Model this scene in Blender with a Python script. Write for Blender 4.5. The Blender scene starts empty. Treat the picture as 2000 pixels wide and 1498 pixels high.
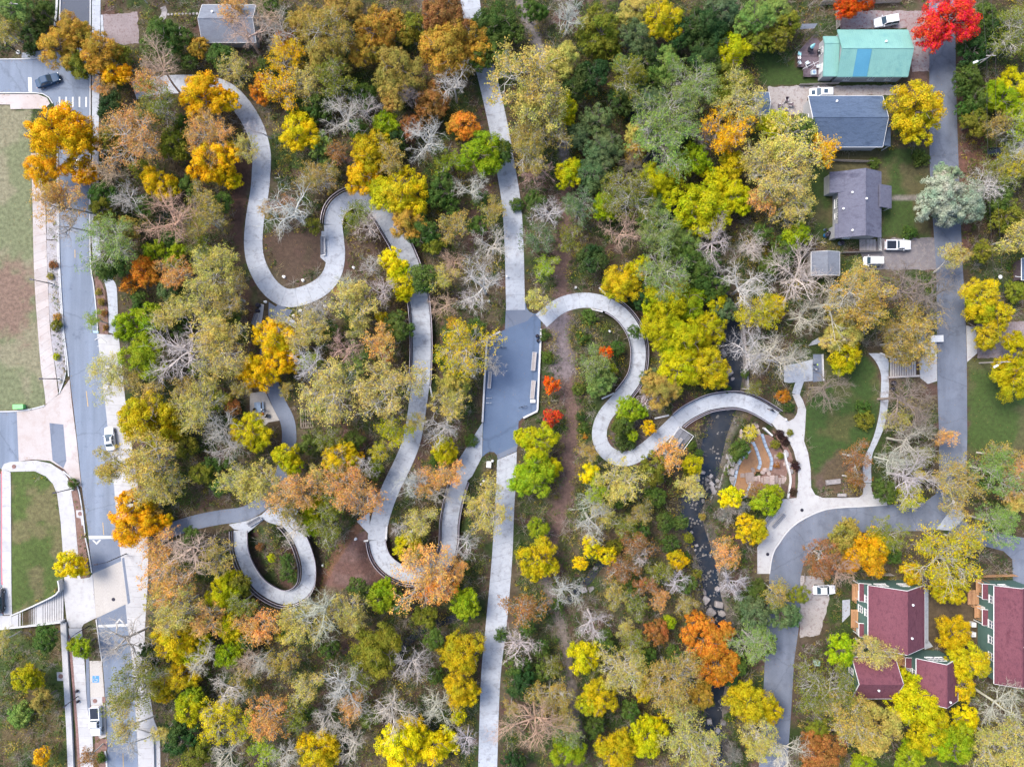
import bpy, bmesh, math, random
import numpy as np
from mathutils import Vector, Matrix

# ---------------------------------------------------------------- camera, sky, sun, exposure
SC = bpy.context.scene
COLL = SC.collection
S = 0.1                      # metres per photo pixel at ground level
H = 200.0 * 24.0 / 36.0      # camera height for a 24 mm lens seeing 200 m of ground
cam_d = bpy.data.cameras.new('drone_camera'); cam_d.lens = 24.0; cam_d.sensor_width = 36.0
cam_d.sensor_fit = 'HORIZONTAL'; cam_d.clip_start = 1.0; cam_d.clip_end = 2000.0
cam = bpy.data.objects.new('drone_camera', cam_d); COLL.objects.link(cam)
cam.location = (0, 0, H); cam.rotation_euler = (0, 0, 0)
SC.camera = cam

SUN_ELEV, SUN_AZ = 52.0, 305.0      # degrees; azimuth clockwise from the top of the photo
world = bpy.data.worlds.new('World'); SC.world = world; world.use_nodes = True
wn = world.node_tree.nodes; wl = world.node_tree.links
for n in list(wn): wn.remove(n)
sky = wn.new('ShaderNodeTexSky'); sky.sky_type = 'NISHITA'; sky.sun_disc = False
sky.sun_elevation = math.radians(SUN_ELEV); sky.sun_rotation = math.radians(SUN_AZ)
sky.air_density = 1.0; sky.dust_density = 2.5; sky.ozone_density = 1.2
bg = wn.new('ShaderNodeBackground'); bg.inputs['Strength'].default_value = 0.118
wo = wn.new('ShaderNodeOutputWorld')
wl.new(sky.outputs[0], bg.inputs[0]); wl.new(bg.outputs[0], wo.inputs[0])
sun_d = bpy.data.lights.new('sun', 'SUN'); sun_d.energy = 1.5; sun_d.angle = math.radians(26)
sun_d.color = (1.0, 0.94, 0.86)
sun = bpy.data.objects.new('sun', sun_d); COLL.objects.link(sun)
_az, _el = math.radians(SUN_AZ), math.radians(SUN_ELEV)
sdir = Vector((math.sin(_az) * math.cos(_el), math.cos(_az) * math.cos(_el), math.sin(_el)))
sun.rotation_euler = (-sdir).to_track_quat('-Z', 'Y').to_euler()
SC.view_settings.view_transform = 'Standard'; SC.view_settings.look = 'None'
SC.view_settings.gamma = 1.0; SC.view_settings.use_curve_mapping = False
SC.view_settings.exposure = 1.68

random.seed(7); RNG = np.random.default_rng(11)

# ---------------------------------------------------------------- helpers
def W(px, py, z=0.0):
    """photo pixel -> point at height z (perspective of the drone undone for that height)"""
    k = S * (H - z) / H
    return Vector(((px - 1000.0) * k, (749.0 - py) * k, z))

def link(o, parent=None, **props):
    COLL.objects.link(o)
    if parent is not None: o.parent = parent
    for k, v in props.items(): o[k] = v
    return o

def tag(o, label=None, cat=None, group=None, kind=None):
    if label: o['label'] = label
    if cat: o['category'] = cat
    if group: o['group'] = group
    if kind: o['kind'] = kind
    return o

def empty(name, loc, rz=0.0, label=None, cat=None, group=None, kind=None):
    o = bpy.data.objects.new(name, None); o.location = loc; o.rotation_euler = (0, 0, rz)
    o.empty_display_size = 0.2
    COLL.objects.link(o)
    return tag(o, label, cat, group, kind)

def copy_tree(o, parent=None):
    c = o.copy(); COLL.objects.link(c)
    if parent is not None: c.parent = parent
    for ch in o.children: copy_tree(ch, c)
    return c

def np_mesh(name, V, F, smooth=False, col=None):
    """mesh from numpy arrays: V (n,3), F (m,3 or 4)"""
    me = bpy.data.meshes.new(name)
    V = np.asarray(V, np.float32); F = np.asarray(F, np.int32)
    k = F.shape[1]
    me.vertices.add(len(V)); me.vertices.foreach_set('co', V.ravel())
    me.loops.add(F.size); me.loops.foreach_set('vertex_index', F.ravel())
    me.polygons.add(len(F)); me.polygons.foreach_set('loop_start', np.arange(0, F.size, k, dtype=np.int32))
    me.polygons.foreach_set('loop_total', np.full(len(F), k, np.int32))
    if smooth: me.polygons.foreach_set('use_smooth', np.ones(len(F), bool))
    if col is not None:
        a = me.color_attributes.new('Col', 'FLOAT_COLOR', 'POINT')
        c = np.ones((len(V), 4), np.float32); c[:, :3] = col
        a.data.foreach_set('color', c.ravel())
    me.update(calc_edges=True)
    return me

class MB:
    """collects simple shapes; build() links them as ONE mesh object"""
    def __init__(self): self.v = []; self.f = []
    def add(self, vs, fs):
        n = len(self.v); self.v += [tuple(p) for p in vs]; self.f += [tuple(i + n for i in f) for f in fs]; return self
    def box(self, c, s, rz=0.0, tilt=None):
        cx, cy, cz = c; hx, hy, hz = s[0] / 2, s[1] / 2, s[2] / 2
        m = Matrix.Rotation(rz, 3, 'Z')
        if tilt: m = m @ Matrix.Rotation(tilt[1], 3, tilt[0])
        vs = [m @ Vector((x, y, z)) + Vector(c) for x in (-hx, hx) for y in (-hy, hy) for z in (-hz, hz)]
        return self.add(vs, [(0, 1, 3, 2), (4, 6, 7, 5), (0, 4, 5, 1), (2, 3, 7, 6), (0, 2, 6, 4), (1, 5, 7, 3)])
    def tube(self, pts, rad, n=6, cap=True):
        pts = [Vector(p) for p in pts]; k = len(pts)
        if not hasattr(rad, '__len__'): rad = [rad] * k
        vs = []; fs = []
        for i, p in enumerate(pts):
            d = (pts[min(i + 1, k - 1)] - pts[max(i - 1, 0)])
            d = d.normalized() if d.length > 1e-9 else Vector((0, 0, 1))
            a = d.cross(Vector((0, 0, 1)) if abs(d.z) < 0.95 else Vector((1, 0, 0))).normalized(); b = d.cross(a)
            for j in range(n):
                t = 2 * math.pi * j / n
                vs.append(p + (a * math.cos(t) + b * math.sin(t)) * rad[i])
        for i in range(k - 1):
            for j in range(n):
                fs.append((i * n + j, i * n + (j + 1) % n, (i + 1) * n + (j + 1) % n, (i + 1) * n + j))
        if cap: fs += [tuple(range(n - 1, -1, -1)), tuple(range((k - 1) * n, k * n))]
        return self.add(vs, fs)
    def lathe(self, c, prof, n=16):
        """prof: (radius, z) from bottom to top about a vertical axis at c"""
        vs = []; fs = []
        for r, z in prof:
            for j in range(n):
                t = 2 * math.pi * j / n; vs.append((c[0] + r * math.cos(t), c[1] + r * math.sin(t), c[2] + z))
        for i in range(len(prof) - 1):
            for j in range(n): fs.append((i * n + j, i * n + (j + 1) % n, (i + 1) * n + (j + 1) % n, (i + 1) * n + j))
        fs += [tuple(range(n - 1, -1, -1)), tuple(range((len(prof) - 1) * n, len(prof) * n))]
        return self.add(vs, fs)
    def prism(self, pts, z0, z1):
        """pts: world xy polygon"""
        if sum(pts[i][0] * pts[(i + 1) % len(pts)][1] - pts[(i + 1) % len(pts)][0] * pts[i][1] for i in range(len(pts))) < 0: pts = pts[::-1]
        n = len(pts)
        vs = [(p[0], p[1], z0) for p in pts] + [(p[0], p[1], z1) for p in pts]
        fs = [tuple(range(n, 2 * n)), tuple(range(n - 1, -1, -1))] + [(i, (i + 1) % n, n + (i + 1) % n, n + i) for i in range(n)]
        return self.add(vs, fs)
    def slab(self, quad, t):
        """a plate: quad of 4 points (ccw from above), thickness t downward"""
        q = [Vector(p) for p in quad]; n = (q[1] - q[0]).cross(q[3] - q[0]).normalized() * t
        return self.add(q + [p - n for p in q], [(0, 1, 2, 3), (7, 6, 5, 4), (0, 4, 5, 1), (1, 5, 6, 2), (2, 6, 7, 3), (3, 7, 4, 0)])
    def loft(self, rings):
        n = len(rings[0]); vs = [p for r in rings for p in r]; fs = []
        for i in range(len(rings) - 1):
            for j in range(n): fs.append((i * n + j, i * n + (j + 1) % n, (i + 1) * n + (j + 1) % n, (i + 1) * n + j))
        fs += [tuple(range(n - 1, -1, -1)), tuple(range((len(rings) - 1) * n, len(rings) * n))]
        return self.add(vs, fs)
    def build(self, name, mat, parent=None, world=False, smooth=False, **props):
        me = bpy.data.meshes.new(name)
        v = self.v
        if world and parent is not None:
            o = parent.location; pp = parent.parent
            ox, oy, oz = o.x, o.y, o.z
            while pp is not None: ox += pp.location.x; oy += pp.location.y; oz += pp.location.z; pp = pp.parent
            v = [(p[0] - ox, p[1] - oy, p[2] - oz) for p in v]
        me.from_pydata([tuple(p) for p in v], [], self.f)
        if smooth: me.polygons.foreach_set('use_smooth', [True] * len(me.polygons))
        bm = bmesh.new(); bm.from_mesh(me); bmesh.ops.recalc_face_normals(bm, faces=bm.faces); bm.to_mesh(me); bm.free()
        if mat is not None: me.materials.append(mat)
        ob = bpy.data.objects.new(name, me)
        return link(ob, parent, **props)

def inst(name, me, parent, loc=(0, 0, 0), rot=(0, 0, 0), scale=(1, 1, 1)):
    o = bpy.data.objects.new(name, me); o.location = loc; o.rotation_euler = rot; o.scale = scale
    return link(o, parent)

def spline(pts, step=8.0, closed=False):
    """Catmull-Rom through 2-D points, resampled at about `step`"""
    P = [np.array(p, float) for p in pts]; n = len(P); out = []
    segs = n if closed else n - 1
    for i in range(segs):
        p1, p2 = P[i % n], P[(i + 1) % n]
        p0 = P[(i - 1) % n] if (closed or i > 0) else 2 * p1 - p2
        p3 = P[(i + 2) % n] if (closed or i + 2 < n) else 2 * p2 - p1
        m = max(2, int(np.linalg.norm(p2 - p1) / 2))
        for t in np.linspace(0, 1, m, endpoint=False):
            out.append(0.5 * ((2 * p1) + (-p0 + p2) * t + (2 * p0 - 5 * p1 + 4 * p2 - p3) * t * t + (-p0 + 3 * p1 - 3 * p2 + p3) * t ** 3))
    if not closed: out.append(P[-1])
    A = np.array(out); d = np.r_[0, np.cumsum(np.linalg.norm(np.diff(A, axis=0), axis=1))]
    k = max(2, int(round(d[-1] / step)) + 1); s = np.linspace(0, d[-1], k)
    return np.c_[np.interp(s, d, A[:, 0]), np.interp(s, d, A[:, 1])]

def normals2(A):
    T = np.gradient(A, axis=0); T /= np.linalg.norm(T, axis=1)[:, None] + 1e-9
    return np.c_[T[:, 1], -T[:, 0]]

def vnoise(x, y, seed=0):
    xi = np.floor(x).astype(np.int64); yi = np.floor(y).astype(np.int64); xf = x - xi; yf = y - yi
    def h(a, b):
        n = (a * 374761393 + b * 668265263 + seed * 982451653) & 0xffffffff
        n = ((n ^ (n >> 13)) * 1274126177) & 0xffffffff
        return ((n ^ (n >> 16)) & 0xffff) / 65535.0
    u = xf * xf * (3 - 2 * xf); v = yf * yf * (3 - 2 * yf)
    return (h(xi, yi) * (1 - u) + h(xi + 1, yi) * u) * (1 - v) + (h(xi, yi + 1) * (1 - u) + h(xi + 1, yi + 1) * u) * v

def fbm(x, y, seed=0, octv=4):
    s = 0; a = 0.5; t = 0
    for i in range(octv): s = s + a * vnoise(x * 2 ** i, y * 2 ** i, seed + i); t += a; a *= 0.5
    return s / t

def dist_poly(X, Y, pts):
    """distance of grid points to an open polyline"""
    D = np.full(X.shape, 1e9)
    for (x0, y0), (x1, y1) in zip(pts[:-1], pts[1:]):
        dx, dy = x1 - x0, y1 - y0; L = dx * dx + dy * dy + 1e-9
        t = np.clip(((X - x0) * dx + (Y - y0) * dy) / L, 0, 1)
        D = np.minimum(D, np.hypot(X - x0 - t * dx, Y - y0 - t * dy))
    return D

def inside(X, Y, poly):
    r = np.zeros(X.shape, bool); n = len(poly)
    for i in range(n):
        x0, y0 = poly[i]; x1, y1 = poly[(i + 1) % n]
        if y0 == y1: continue
        c = ((y0 > Y) != (y1 > Y)) & (X < (x1 - x0) * (Y - y0) / (y1 - y0) + x0)
        r ^= c
    return r

# ---------------------------------------------------------------- materials
def new_mat(name):
    m = bpy.data.materials.new(name); m.use_nodes = True; nt = m.node_tree
    for n in list(nt.nodes): nt.nodes.remove(n)
    out = nt.nodes.new('ShaderNodeOutputMaterial'); b = nt.nodes.new('ShaderNodeBsdfPrincipled')
    nt.links.new(b.outputs[0], out.inputs[0])
    return m, nt, b, out

def mixc(nt, fac, a, b, mode='MIX'):
    n = nt.nodes.new('ShaderNodeMix'); n.data_type = 'RGBA'; n.blend_type = mode
    for sock, v in ((n.inputs[0], fac), (n.inputs[6], a), (n.inputs[7], b)):
        if hasattr(v, 'is_linked') or hasattr(v, 'links'): nt.links.new(v, sock)
        else: sock.default_value = v if not isinstance(v, tuple) else (*v[:3], 1.0)
    return n.outputs[2]

def noise(nt, vec, scale, detail=4.0, rough=0.6):
    n = nt.nodes.new('ShaderNodeTexNoise'); n.inputs['Scale'].default_value = scale
    n.inputs['Detail'].default_value = detail; n.inputs['Roughness'].default_value = rough
    nt.links.new(vec, n.inputs['Vector']); return n.outputs[0]

def ramp(nt, val, lo, hi):
    n = nt.nodes.new('ShaderNodeMapRange'); n.clamp = True
    n.inputs[1].default_value = lo; n.inputs[2].default_value = hi; nt.links.new(val, n.inputs[0]); return n.outputs[0]

def surf(name, c1, c2, c3=None, big=0.12, fine=2.5, rough=0.85, bump=0.15, rnd=0.0, spec=0.3, stretch=None, micro=14.0, streak=None, crack=0.0, track=None):
    """mottled hard or soft surface: two big tones, a third in fine patches"""
    m, nt, b, out = new_mat(name)
    tc = nt.nodes.new('ShaderNodeTexCoord'); vec = tc.outputs['Object']
    if stretch:
        mp = nt.nodes.new('ShaderNodeMapping'); mp.inputs['Scale'].default_value = stretch; nt.links.new(vec, mp.inputs[0]); vec = mp.outputs[0]
    c = mixc(nt, ramp(nt, noise(nt, vec, big), 0.35, 0.65), c1, c2)
    if c3 is not None: c = mixc(nt, ramp(nt, noise(nt, vec, fine), 0.5, 0.68), c, c3)
    c = mixc(nt, ramp(nt, noise(nt, vec, micro, 3, 0.7), 0.25, 0.75), mixc(nt, 0.20, c, (0.0, 0.0, 0.0)), mixc(nt, 1.0, c, (1.24, 1.24, 1.24), 'MULTIPLY'))
    if streak:
        c = mixc(nt, ramp(nt, noise(nt, vec, streak[0], 5, 0.7), streak[1], streak[2]), c, streak[3])
    if track:
        mp2 = nt.nodes.new('ShaderNodeMapping'); mp2.inputs['Scale'].default_value = track; nt.links.new(tc.outputs['Object'], mp2.inputs[0])
        c = mixc(nt, ramp(nt, noise(nt, mp2.outputs[0], 1.0, 3, .5), .35, .65), mixc(nt, .14, c, (0, 0, 0)), mixc(nt, 1.0, c, (1.12, 1.12, 1.12), 'MULTIPLY'))
    if crack:
        vo = nt.nodes.new('ShaderNodeTexVoronoi'); vo.feature = 'DISTANCE_TO_EDGE'; vo.inputs['Scale'].default_value = crack
        wv = nt.nodes.new('ShaderNodeVectorMath'); wv.operation = 'ADD'; nz = nt.nodes.new('ShaderNodeTexNoise'); nz.inputs['Scale'].default_value = 1.2
        sc = nt.nodes.new('ShaderNodeVectorMath'); sc.operation = 'SCALE'; sc.inputs['Scale'].default_value = .9
        nt.links.new(tc.outputs['Object'], nz.inputs['Vector']); nt.links.new(nz.outputs['Color'], sc.inputs[0]); nt.links.new(tc.outputs['Object'], wv.inputs[0]); nt.links.new(sc.outputs[0], wv.inputs[1]); nt.links.new(wv.outputs[0], vo.inputs['Vector'])
        c = mixc(nt, ramp(nt, vo.outputs['Distance'], .0, .018), mixc(nt, .20, c, (0, 0, 0)), c)
    if rnd:
        oi = nt.nodes.new('ShaderNodeObjectInfo')
        c = mixc(nt, ramp(nt, oi.outputs['Random'], 0, 1), mixc(nt, rnd, c, (0, 0, 0)), mixc(nt, 1.0, c, (1 + rnd, 1 + rnd, 1 + rnd), 'MULTIPLY'))
    nt.links.new(c, b.inputs['Base Color']); b.inputs['Roughness'].default_value = rough
    b.inputs['Specular IOR Level'].default_value = spec
    if bump:
        bp = nt.nodes.new('ShaderNodeBump'); bp.inputs['Strength'].default_value = bump; bp.inputs['Distance'].default_value = 0.15
        nt.links.new(noise(nt, vec, micro, 5, 0.65), bp.inputs['Height']); nt.links.new(bp.outputs[0], b.inputs['Normal'])
    return m

def plain(name, c, rough=0.5, metal=0.0, spec=0.5, var=0.12, scale=3.0, coat=0.0):
    m, nt, b, out = new_mat(name)
    tc = nt.nodes.new('ShaderNodeTexCoord')
    n = noise(nt, tc.outputs['Object'], scale, 4, 0.65)
    col = mixc(nt, ramp(nt, n, 0.3, 0.7), mixc(nt, var, c, (0, 0, 0)), mixc(nt, 1.0, c, (1 + var * .5, 1 + var * .5, 1 + var * .5), 'MULTIPLY'))
    nt.links.new(col, b.inputs['Base Color']); b.inputs['Roughness'].default_value = rough
    b.inputs['Metallic'].default_value = metal; b.inputs['Specular IOR Level'].default_value = spec
    b.inputs['Coat Weight'].default_value = coat
    return m

def leafmat(name, trans=0.25, vcol=False):
    """leaf colour from the object's own colour (or a colour attribute), varied leaf by leaf and bough by bough"""
    m, nt, b, out = new_mat(name)
    if vcol:
        a = nt.nodes.new('ShaderNodeAttribute'); a.attribute_name = 'Col'; base = a.outputs['Color']
    else:
        oi = nt.nodes.new('ShaderNodeObjectInfo'); base = oi.outputs['Color']
        tc = nt.nodes.new('ShaderNodeTexCoord')
        geo0 = nt.nodes.new('ShaderNodeNewGeometry')
        n1 = noise(nt, geo0.outputs['Position'], 0.42, 3, 0.6); n2 = noise(nt, geo0.outputs['Position'], 0.13, 2, 0.5)
        base = mixc(nt, ramp(nt, n1, 0.40, 0.66), base, mixc(nt, 1.0, base, (0.66, 0.86, 0.80), 'MULTIPLY'))
        base = mixc(nt, ramp(nt, n2, 0.48, 0.70), base, mixc(nt, 0.22, base, (0.24, 0.22, 0.04)))
    geo = nt.nodes.new('ShaderNodeNewGeometry')
    r = geo.outputs['Random Per Island']
    hs = nt.nodes.new('ShaderNodeHueSaturation')
    mr = nt.nodes.new('ShaderNodeMapRange'); mr.inputs[3].default_value = 0.475; mr.inputs[4].default_value = 0.525
    mv = nt.nodes.new('ShaderNodeMapRange'); mv.inputs[3].default_value = 0.80; mv.inputs[4].default_value = 1.20
    wn2 = nt.nodes.new('ShaderNodeTexWhiteNoise'); wn2.noise_dimensions = '1D'; nt.links.new(r, wn2.inputs['W'])
    nt.links.new(r, mv.inputs[0]); nt.links.new(wn2.outputs['Value'], mr.inputs[0])
    nt.links.new(mr.outputs[0], hs.inputs['Hue']); nt.links.new(mv.outputs[0], hs.inputs['Value']); nt.links.new(base, hs.inputs['Color']); hs.inputs['Saturation'].default_value = 1.04
    nt.links.new(hs.outputs[0], b.inputs['Base Color']); b.inputs['Roughness'].default_value = 0.7; b.inputs['Specular IOR Level'].default_value = 0.25
    tr = nt.nodes.new('ShaderNodeBsdfTranslucent'); nt.links.new(hs.outputs[0], tr.inputs['Color'])
    mx = nt.nodes.new('ShaderNodeMixShader'); mx.inputs[0].default_value = trans
    nt.links.new(b.outputs[0], mx.inputs[1]); nt.links.new(tr.outputs[0], mx.inputs[2]); nt.links.new(mx.outputs[0], out.inputs[0])
    return m

def barkmat(name):
    m, nt, b, out = new_mat(name)
    oi = nt.nodes.new('ShaderNodeObjectInfo'); tc = nt.nodes.new('ShaderNodeTexCoord')
    n = noise(nt, tc.outputs['Object'], 1.6, 5, 0.7)
    c = mixc(nt, ramp(nt, n, 0.3, 0.7), mixc(nt, 1.0, oi.outputs['Color'], (0.62, 0.60, 0.58), 'MULTIPLY'), oi.outputs['Color'])
    nt.links.new(c, b.inputs['Base Color']); b.inputs['Roughness'].default_value = 0.9; b.inputs['Specular IOR Level'].default_value = 0.15
    return m

def vcolmat(name, fine=1.4, micro=7.0, bump=0.5):
    m, nt, b, out = new_mat(name)
    a = nt.nodes.new('ShaderNodeAttribute'); a.attribute_name = 'Col'; c = a.outputs['Color']
    tc = nt.nodes.new('ShaderNodeTexCoord'); vec = tc.outputs['Object']
    c = mixc(nt, ramp(nt, noise(nt, vec, fine, 6, 0.7), 0.35, 0.7), mixc(nt, 0.55, c, (0.022, 0.018, 0.013)), c)
    c = mixc(nt, ramp(nt, noise(nt, vec, micro, 4, 0.75), 0.55, 0.8), c, mixc(nt, 1.0, c, (2.1, 1.85, 1.55), 'MULTIPLY'))
    nt.links.new(c, b.inputs['Base Color']); b.inputs['Roughness'].default_value = 0.95; b.inputs['Specular IOR Level'].default_value = 0.1
    bp = nt.nodes.new('ShaderNodeBump'); bp.inputs['Strength'].default_value = bump; bp.inputs['Distance'].default_value = 0.3
    nt.links.new(noise(nt, vec, micro * 0.6, 6, 0.7), bp.inputs['Height']); nt.links.new(bp.outputs[0], b.inputs['Normal'])
    return m

M = {}
M['asphalt'] = surf('street_asphalt', (0.132, 0.162, 0.217), (0.162, 0.191, 0.246), (0.140, 0.170, 0.225), big=.06, fine=.7, rough=.8, crack=.09, track=(.55, .035, 1), streak=(.35, .60, .72, (.10, .12, .165)))
M['asphalt_dark'] = surf('fresh_asphalt', (.05, .06, .085), (.065, .075, .10), (.055, .065, .09), big=.1, rough=.75)
M['asphalt_right'] = surf('lane_asphalt', (0.106, 0.123, 0.162), (0.145, 0.162, 0.204), (0.102, 0.115, 0.149), big=.09, fine=.5, crack=.11, track=(.4, .06, 1), streak=(.30, .58, .72, (.085, .10, .135)))
M['plaza'] = surf('plaza_asphalt', (0.075, 0.110, 0.180), (0.097, 0.136, 0.211), (0.084, 0.119, 0.189), big=.13, fine=.8, crack=.05, streak=(.22, .58, .74, (.125, .165, .235)))
M['path_asphalt'] = surf('path_asphalt', (0.119, 0.141, 0.189), (0.145, 0.167, 0.216), (0.128, 0.150, 0.198), big=.2, fine=1.0, crack=.07, streak=(.4, .60, .74, (.095, .115, .16)))
M['concrete'] = surf('path_concrete', (0.304, 0.326, 0.365), (0.352, 0.374, 0.414), (0.273, 0.286, 0.317), big=.25, fine=1.2, rnd=.05, rough=.8, streak=(.55, .54, .72, (.185, .185, .20)))
M['concrete_white'] = surf('pavement_concrete', (0.348, 0.344, 0.353), (0.391, 0.387, 0.391), (0.319, 0.310, 0.315), big=.2, fine=.9, rnd=.05, streak=(.7, .66, .8, (0.306, 0.281, 0.272)))
M['concrete_warm'] = surf('apron_concrete', (0.340, 0.293, 0.276), (0.383, 0.357, 0.353), (0.323, 0.272, 0.255), big=.1, fine=.5, rnd=.08)
M['concrete_tan'] = surf('crossing_concrete', (0.365, 0.340, 0.315), (0.332, 0.310, 0.297), (0.391, 0.365, 0.340), big=.15, fine=.6, stretch=(1, .2, 1))
M['kerb'] = surf('kerb_concrete', (0.391, 0.395, 0.408), (0.451, 0.451, 0.459), big=.5, rough=.85)
M['wall_white'] = surf('wall_coping', (0.442, 0.442, 0.459), (0.510, 0.501, 0.501), (0.374, 0.365, 0.357), big=.4, fine=2)
M['gravel_pink'] = surf('pink_gravel', (0.178, 0.145, 0.145), (0.230, 0.191, 0.196), (0.145, 0.102, 0.098), big=.25, fine=2.5, micro=9, bump=.4)
M['gravel_grey'] = surf('bed_gravel', (.27, .26, .28), (.32, .305, .32), (.22, .19, .19), big=.3, fine=2.5, micro=8, bump=.4)
M['gravel_drive'] = surf('drive_gravel', (0.255, 0.230, 0.217), (0.306, 0.281, 0.272), (0.187, 0.145, 0.136), big=.2, fine=1.6, micro=7, bump=.4)
M['gravel_leafy'] = surf('leaf_strewn_drive', (0.221, 0.162, 0.157), (0.264, 0.242, 0.246), (0.178, 0.085, 0.081), big=.16, fine=1.8, micro=6, bump=.4)
M['dirt_dark'] = surf('dark_drive', (.12, .11, .12), (.16, .145, .15), (.19, .17, .165), big=.2, fine=1.2, micro=6, bump=.4)
M['orange_grit'] = surf('orange_grit', (0.221, 0.115, 0.055), (0.246, 0.140, 0.076), (0.187, 0.102, 0.060), big=.5, fine=2.5, micro=9, bump=.3)
M['mulch'] = surf('brown_mulch', (.13, .075, .06), (.17, .10, .08), (.20, .13, .11), big=.3, fine=2, micro=7, bump=.5)
M['red_paint'] = plain('red_kerb_paint', (.55, .10, .12), .6)
M['white_paint'] = plain('white_road_paint', (0.510, 0.510, 0.510), .7, var=.3, scale=4)
M['yellow_paint'] = plain('yellow_road_paint', (.50, .33, .13), .7, var=.3, scale=4)
M['blue_paint'] = plain('blue_road_paint', (.06, .22, .55), .6)
M['brick'] = surf('brick_band', (.17, .095, .085), (.22, .13, .115), (.12, .075, .07), big=1.5, fine=4)
M['metal_dark'] = plain('dark_metal', (.035, .032, .045), .45, .6)
M['rail_top'] = plain('rail_cap', (.42, .38, .42), .4, .5)
M['metal_light'] = plain('galvanised_metal', (.50, .51, .53), .4, .7)
M['white'] = plain('white_trim', (0.629, 0.629, 0.629), .5)
M['stone'] = surf('grey_stone', (0.238, 0.221, 0.221), (0.306, 0.281, 0.281), (0.187, 0.170, 0.170), big=.6, fine=2.5, rnd=.25, bump=.4, micro=6)
M['stone_pink'] = surf('terrace_stone', (0.255, 0.196, 0.178), (0.323, 0.264, 0.246), (0.212, 0.162, 0.145), big=.6, fine=2.5, rnd=.28, bump=.4, micro=6)
M['cobble'] = surf('wet_cobble', (.13, .125, .125), (.20, .19, .185), (.10, .095, .095), big=.5, fine=2.0, bump=.3, micro=6)
M['flag_blue'] = surf('bluestone', (0.221, 0.281, 0.365), (0.272, 0.332, 0.408), (0.204, 0.246, 0.315), big=.5, fine=2)
M['wood_grey'] = surf('weathered_planks', (.30, .27, .26), (.36, .33, .31), (.24, .21, .20), big=.6, fine=3, rnd=.2)
M['wood_dark'] = surf('dark_planks', (.10, .075, .09), (.13, .10, .115), (.085, .06, .075), big=.6, fine=3, rnd=.2)
M['wood_brown'] = surf('brown_lattice', (.20, .165, .135), (.24, .20, .165), (.16, .13, .11), big=.6, fine=3, rnd=.2)
M['wood_deck'] = surf('overlook_planks', (.15, .155, .18), (.19, .195, .22), (.13, .13, .15), big=.6, fine=3, rnd=.22)
M['wood_orange'] = surf('new_timber', (.38, .20, .10), (.43, .25, .13), (.30, .16, .09), big=.7, fine=3, rnd=.18)
M['tyre'] = plain('tyre_rubber', (.02, .02, .02), .8)
M['rim'] = plain('wheel_rim', (.45, .46, .48), .3, .8)
M['glass'] = plain('car_glass', (.035, .06, .085), .08, 0, .8, var=.05)
M['pane'] = plain('window_glass', (.10, .13, .16), .08, 0, .8, var=.15)
M['car_white'] = plain('white_car_paint', (0.663, 0.671, 0.697), .25, 0, .5, var=.04, coat=.6)
M['car_blue'] = plain('dark_blue_car_paint', (.025, .06, .12), .5, 0, .15, var=.05)
M['car_black'] = plain('black_car_paint', (.012, .013, .018), .2, .2, .5, var=.05, coat=.8)
M['lamp_red'] = plain('tail_lamp', (.45, .02, .02), .2)
M['lamp_clear'] = plain('head_lamp', (.70, .72, .74), .15)
M['green_siding'] = surf('green_clapboard', (0.068, 0.128, 0.115), (0.081, 0.145, 0.128), big=.4, rough=.7, bump=.05)
M['grey_siding'] = surf('grey_clapboard', (0.281, 0.293, 0.315), (0.315, 0.323, 0.340), big=.4, rough=.7, bump=.05)
M['roof_teal'] = surf('teal_metal_roof', (.135, .285, .255), (.165, .33, .295), (.125, .27, .25), big=.12, fine=.8, rough=.45, spec=.5, bump=.03, streak=(.35, .56, .74, (.10, .255, .25)))
M['roof_blue_panel'] = surf('blue_metal_roof_sheet', (0.060, 0.204, 0.306), (0.072, 0.230, 0.332), big=.3, rough=.45, bump=.03)
M['roof_slate'] = surf('slate_blue_shingles', (.062, .088, .138), (.078, .108, .165), (.052, .074, .118), big=.25, fine=2.2, stretch=(.35, 1, 1), micro=8, bump=.3, rough=.9, spec=.15, streak=(.3, .57, .72, (.03, .045, .078)))
M['roof_grey'] = surf('grey_purple_shingles', (.100, .101, .138), (.122, .124, .165), (.084, .084, .117), big=.2, fine=2.0, stretch=(.35, 1, 1), micro=8, bump=.3, rough=.9, spec=.15, streak=(.3, .57, .72, (.055, .055, .085)))
M['roof_shed'] = surf('grey_shingles', (0.145, 0.157, 0.187), (0.170, 0.187, 0.221), (0.128, 0.136, 0.162), big=.2, fine=2.0, stretch=(.4, 1, 1), micro=8, bump=.3, rough=.9, spec=.15)
M['roof_maroon'] = surf('maroon_shingles', (.118, .042, .056), (.138, .052, .066), (.092, .034, .047), big=.15, fine=2.2, stretch=(1, .5, 1), micro=9, bump=.3, rough=.9, spec=.15, streak=(.35, .57, .72, (.065, .02, .03)))
M['water'] = None
M['leaf'] = leafmat('autumn_leaf'); M['bark'] = barkmat('bark'); M['leafv'] = leafmat('undergrowth_leaf', .2, True)
M['ground'] = vcolmat('woodland_floor')
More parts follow.
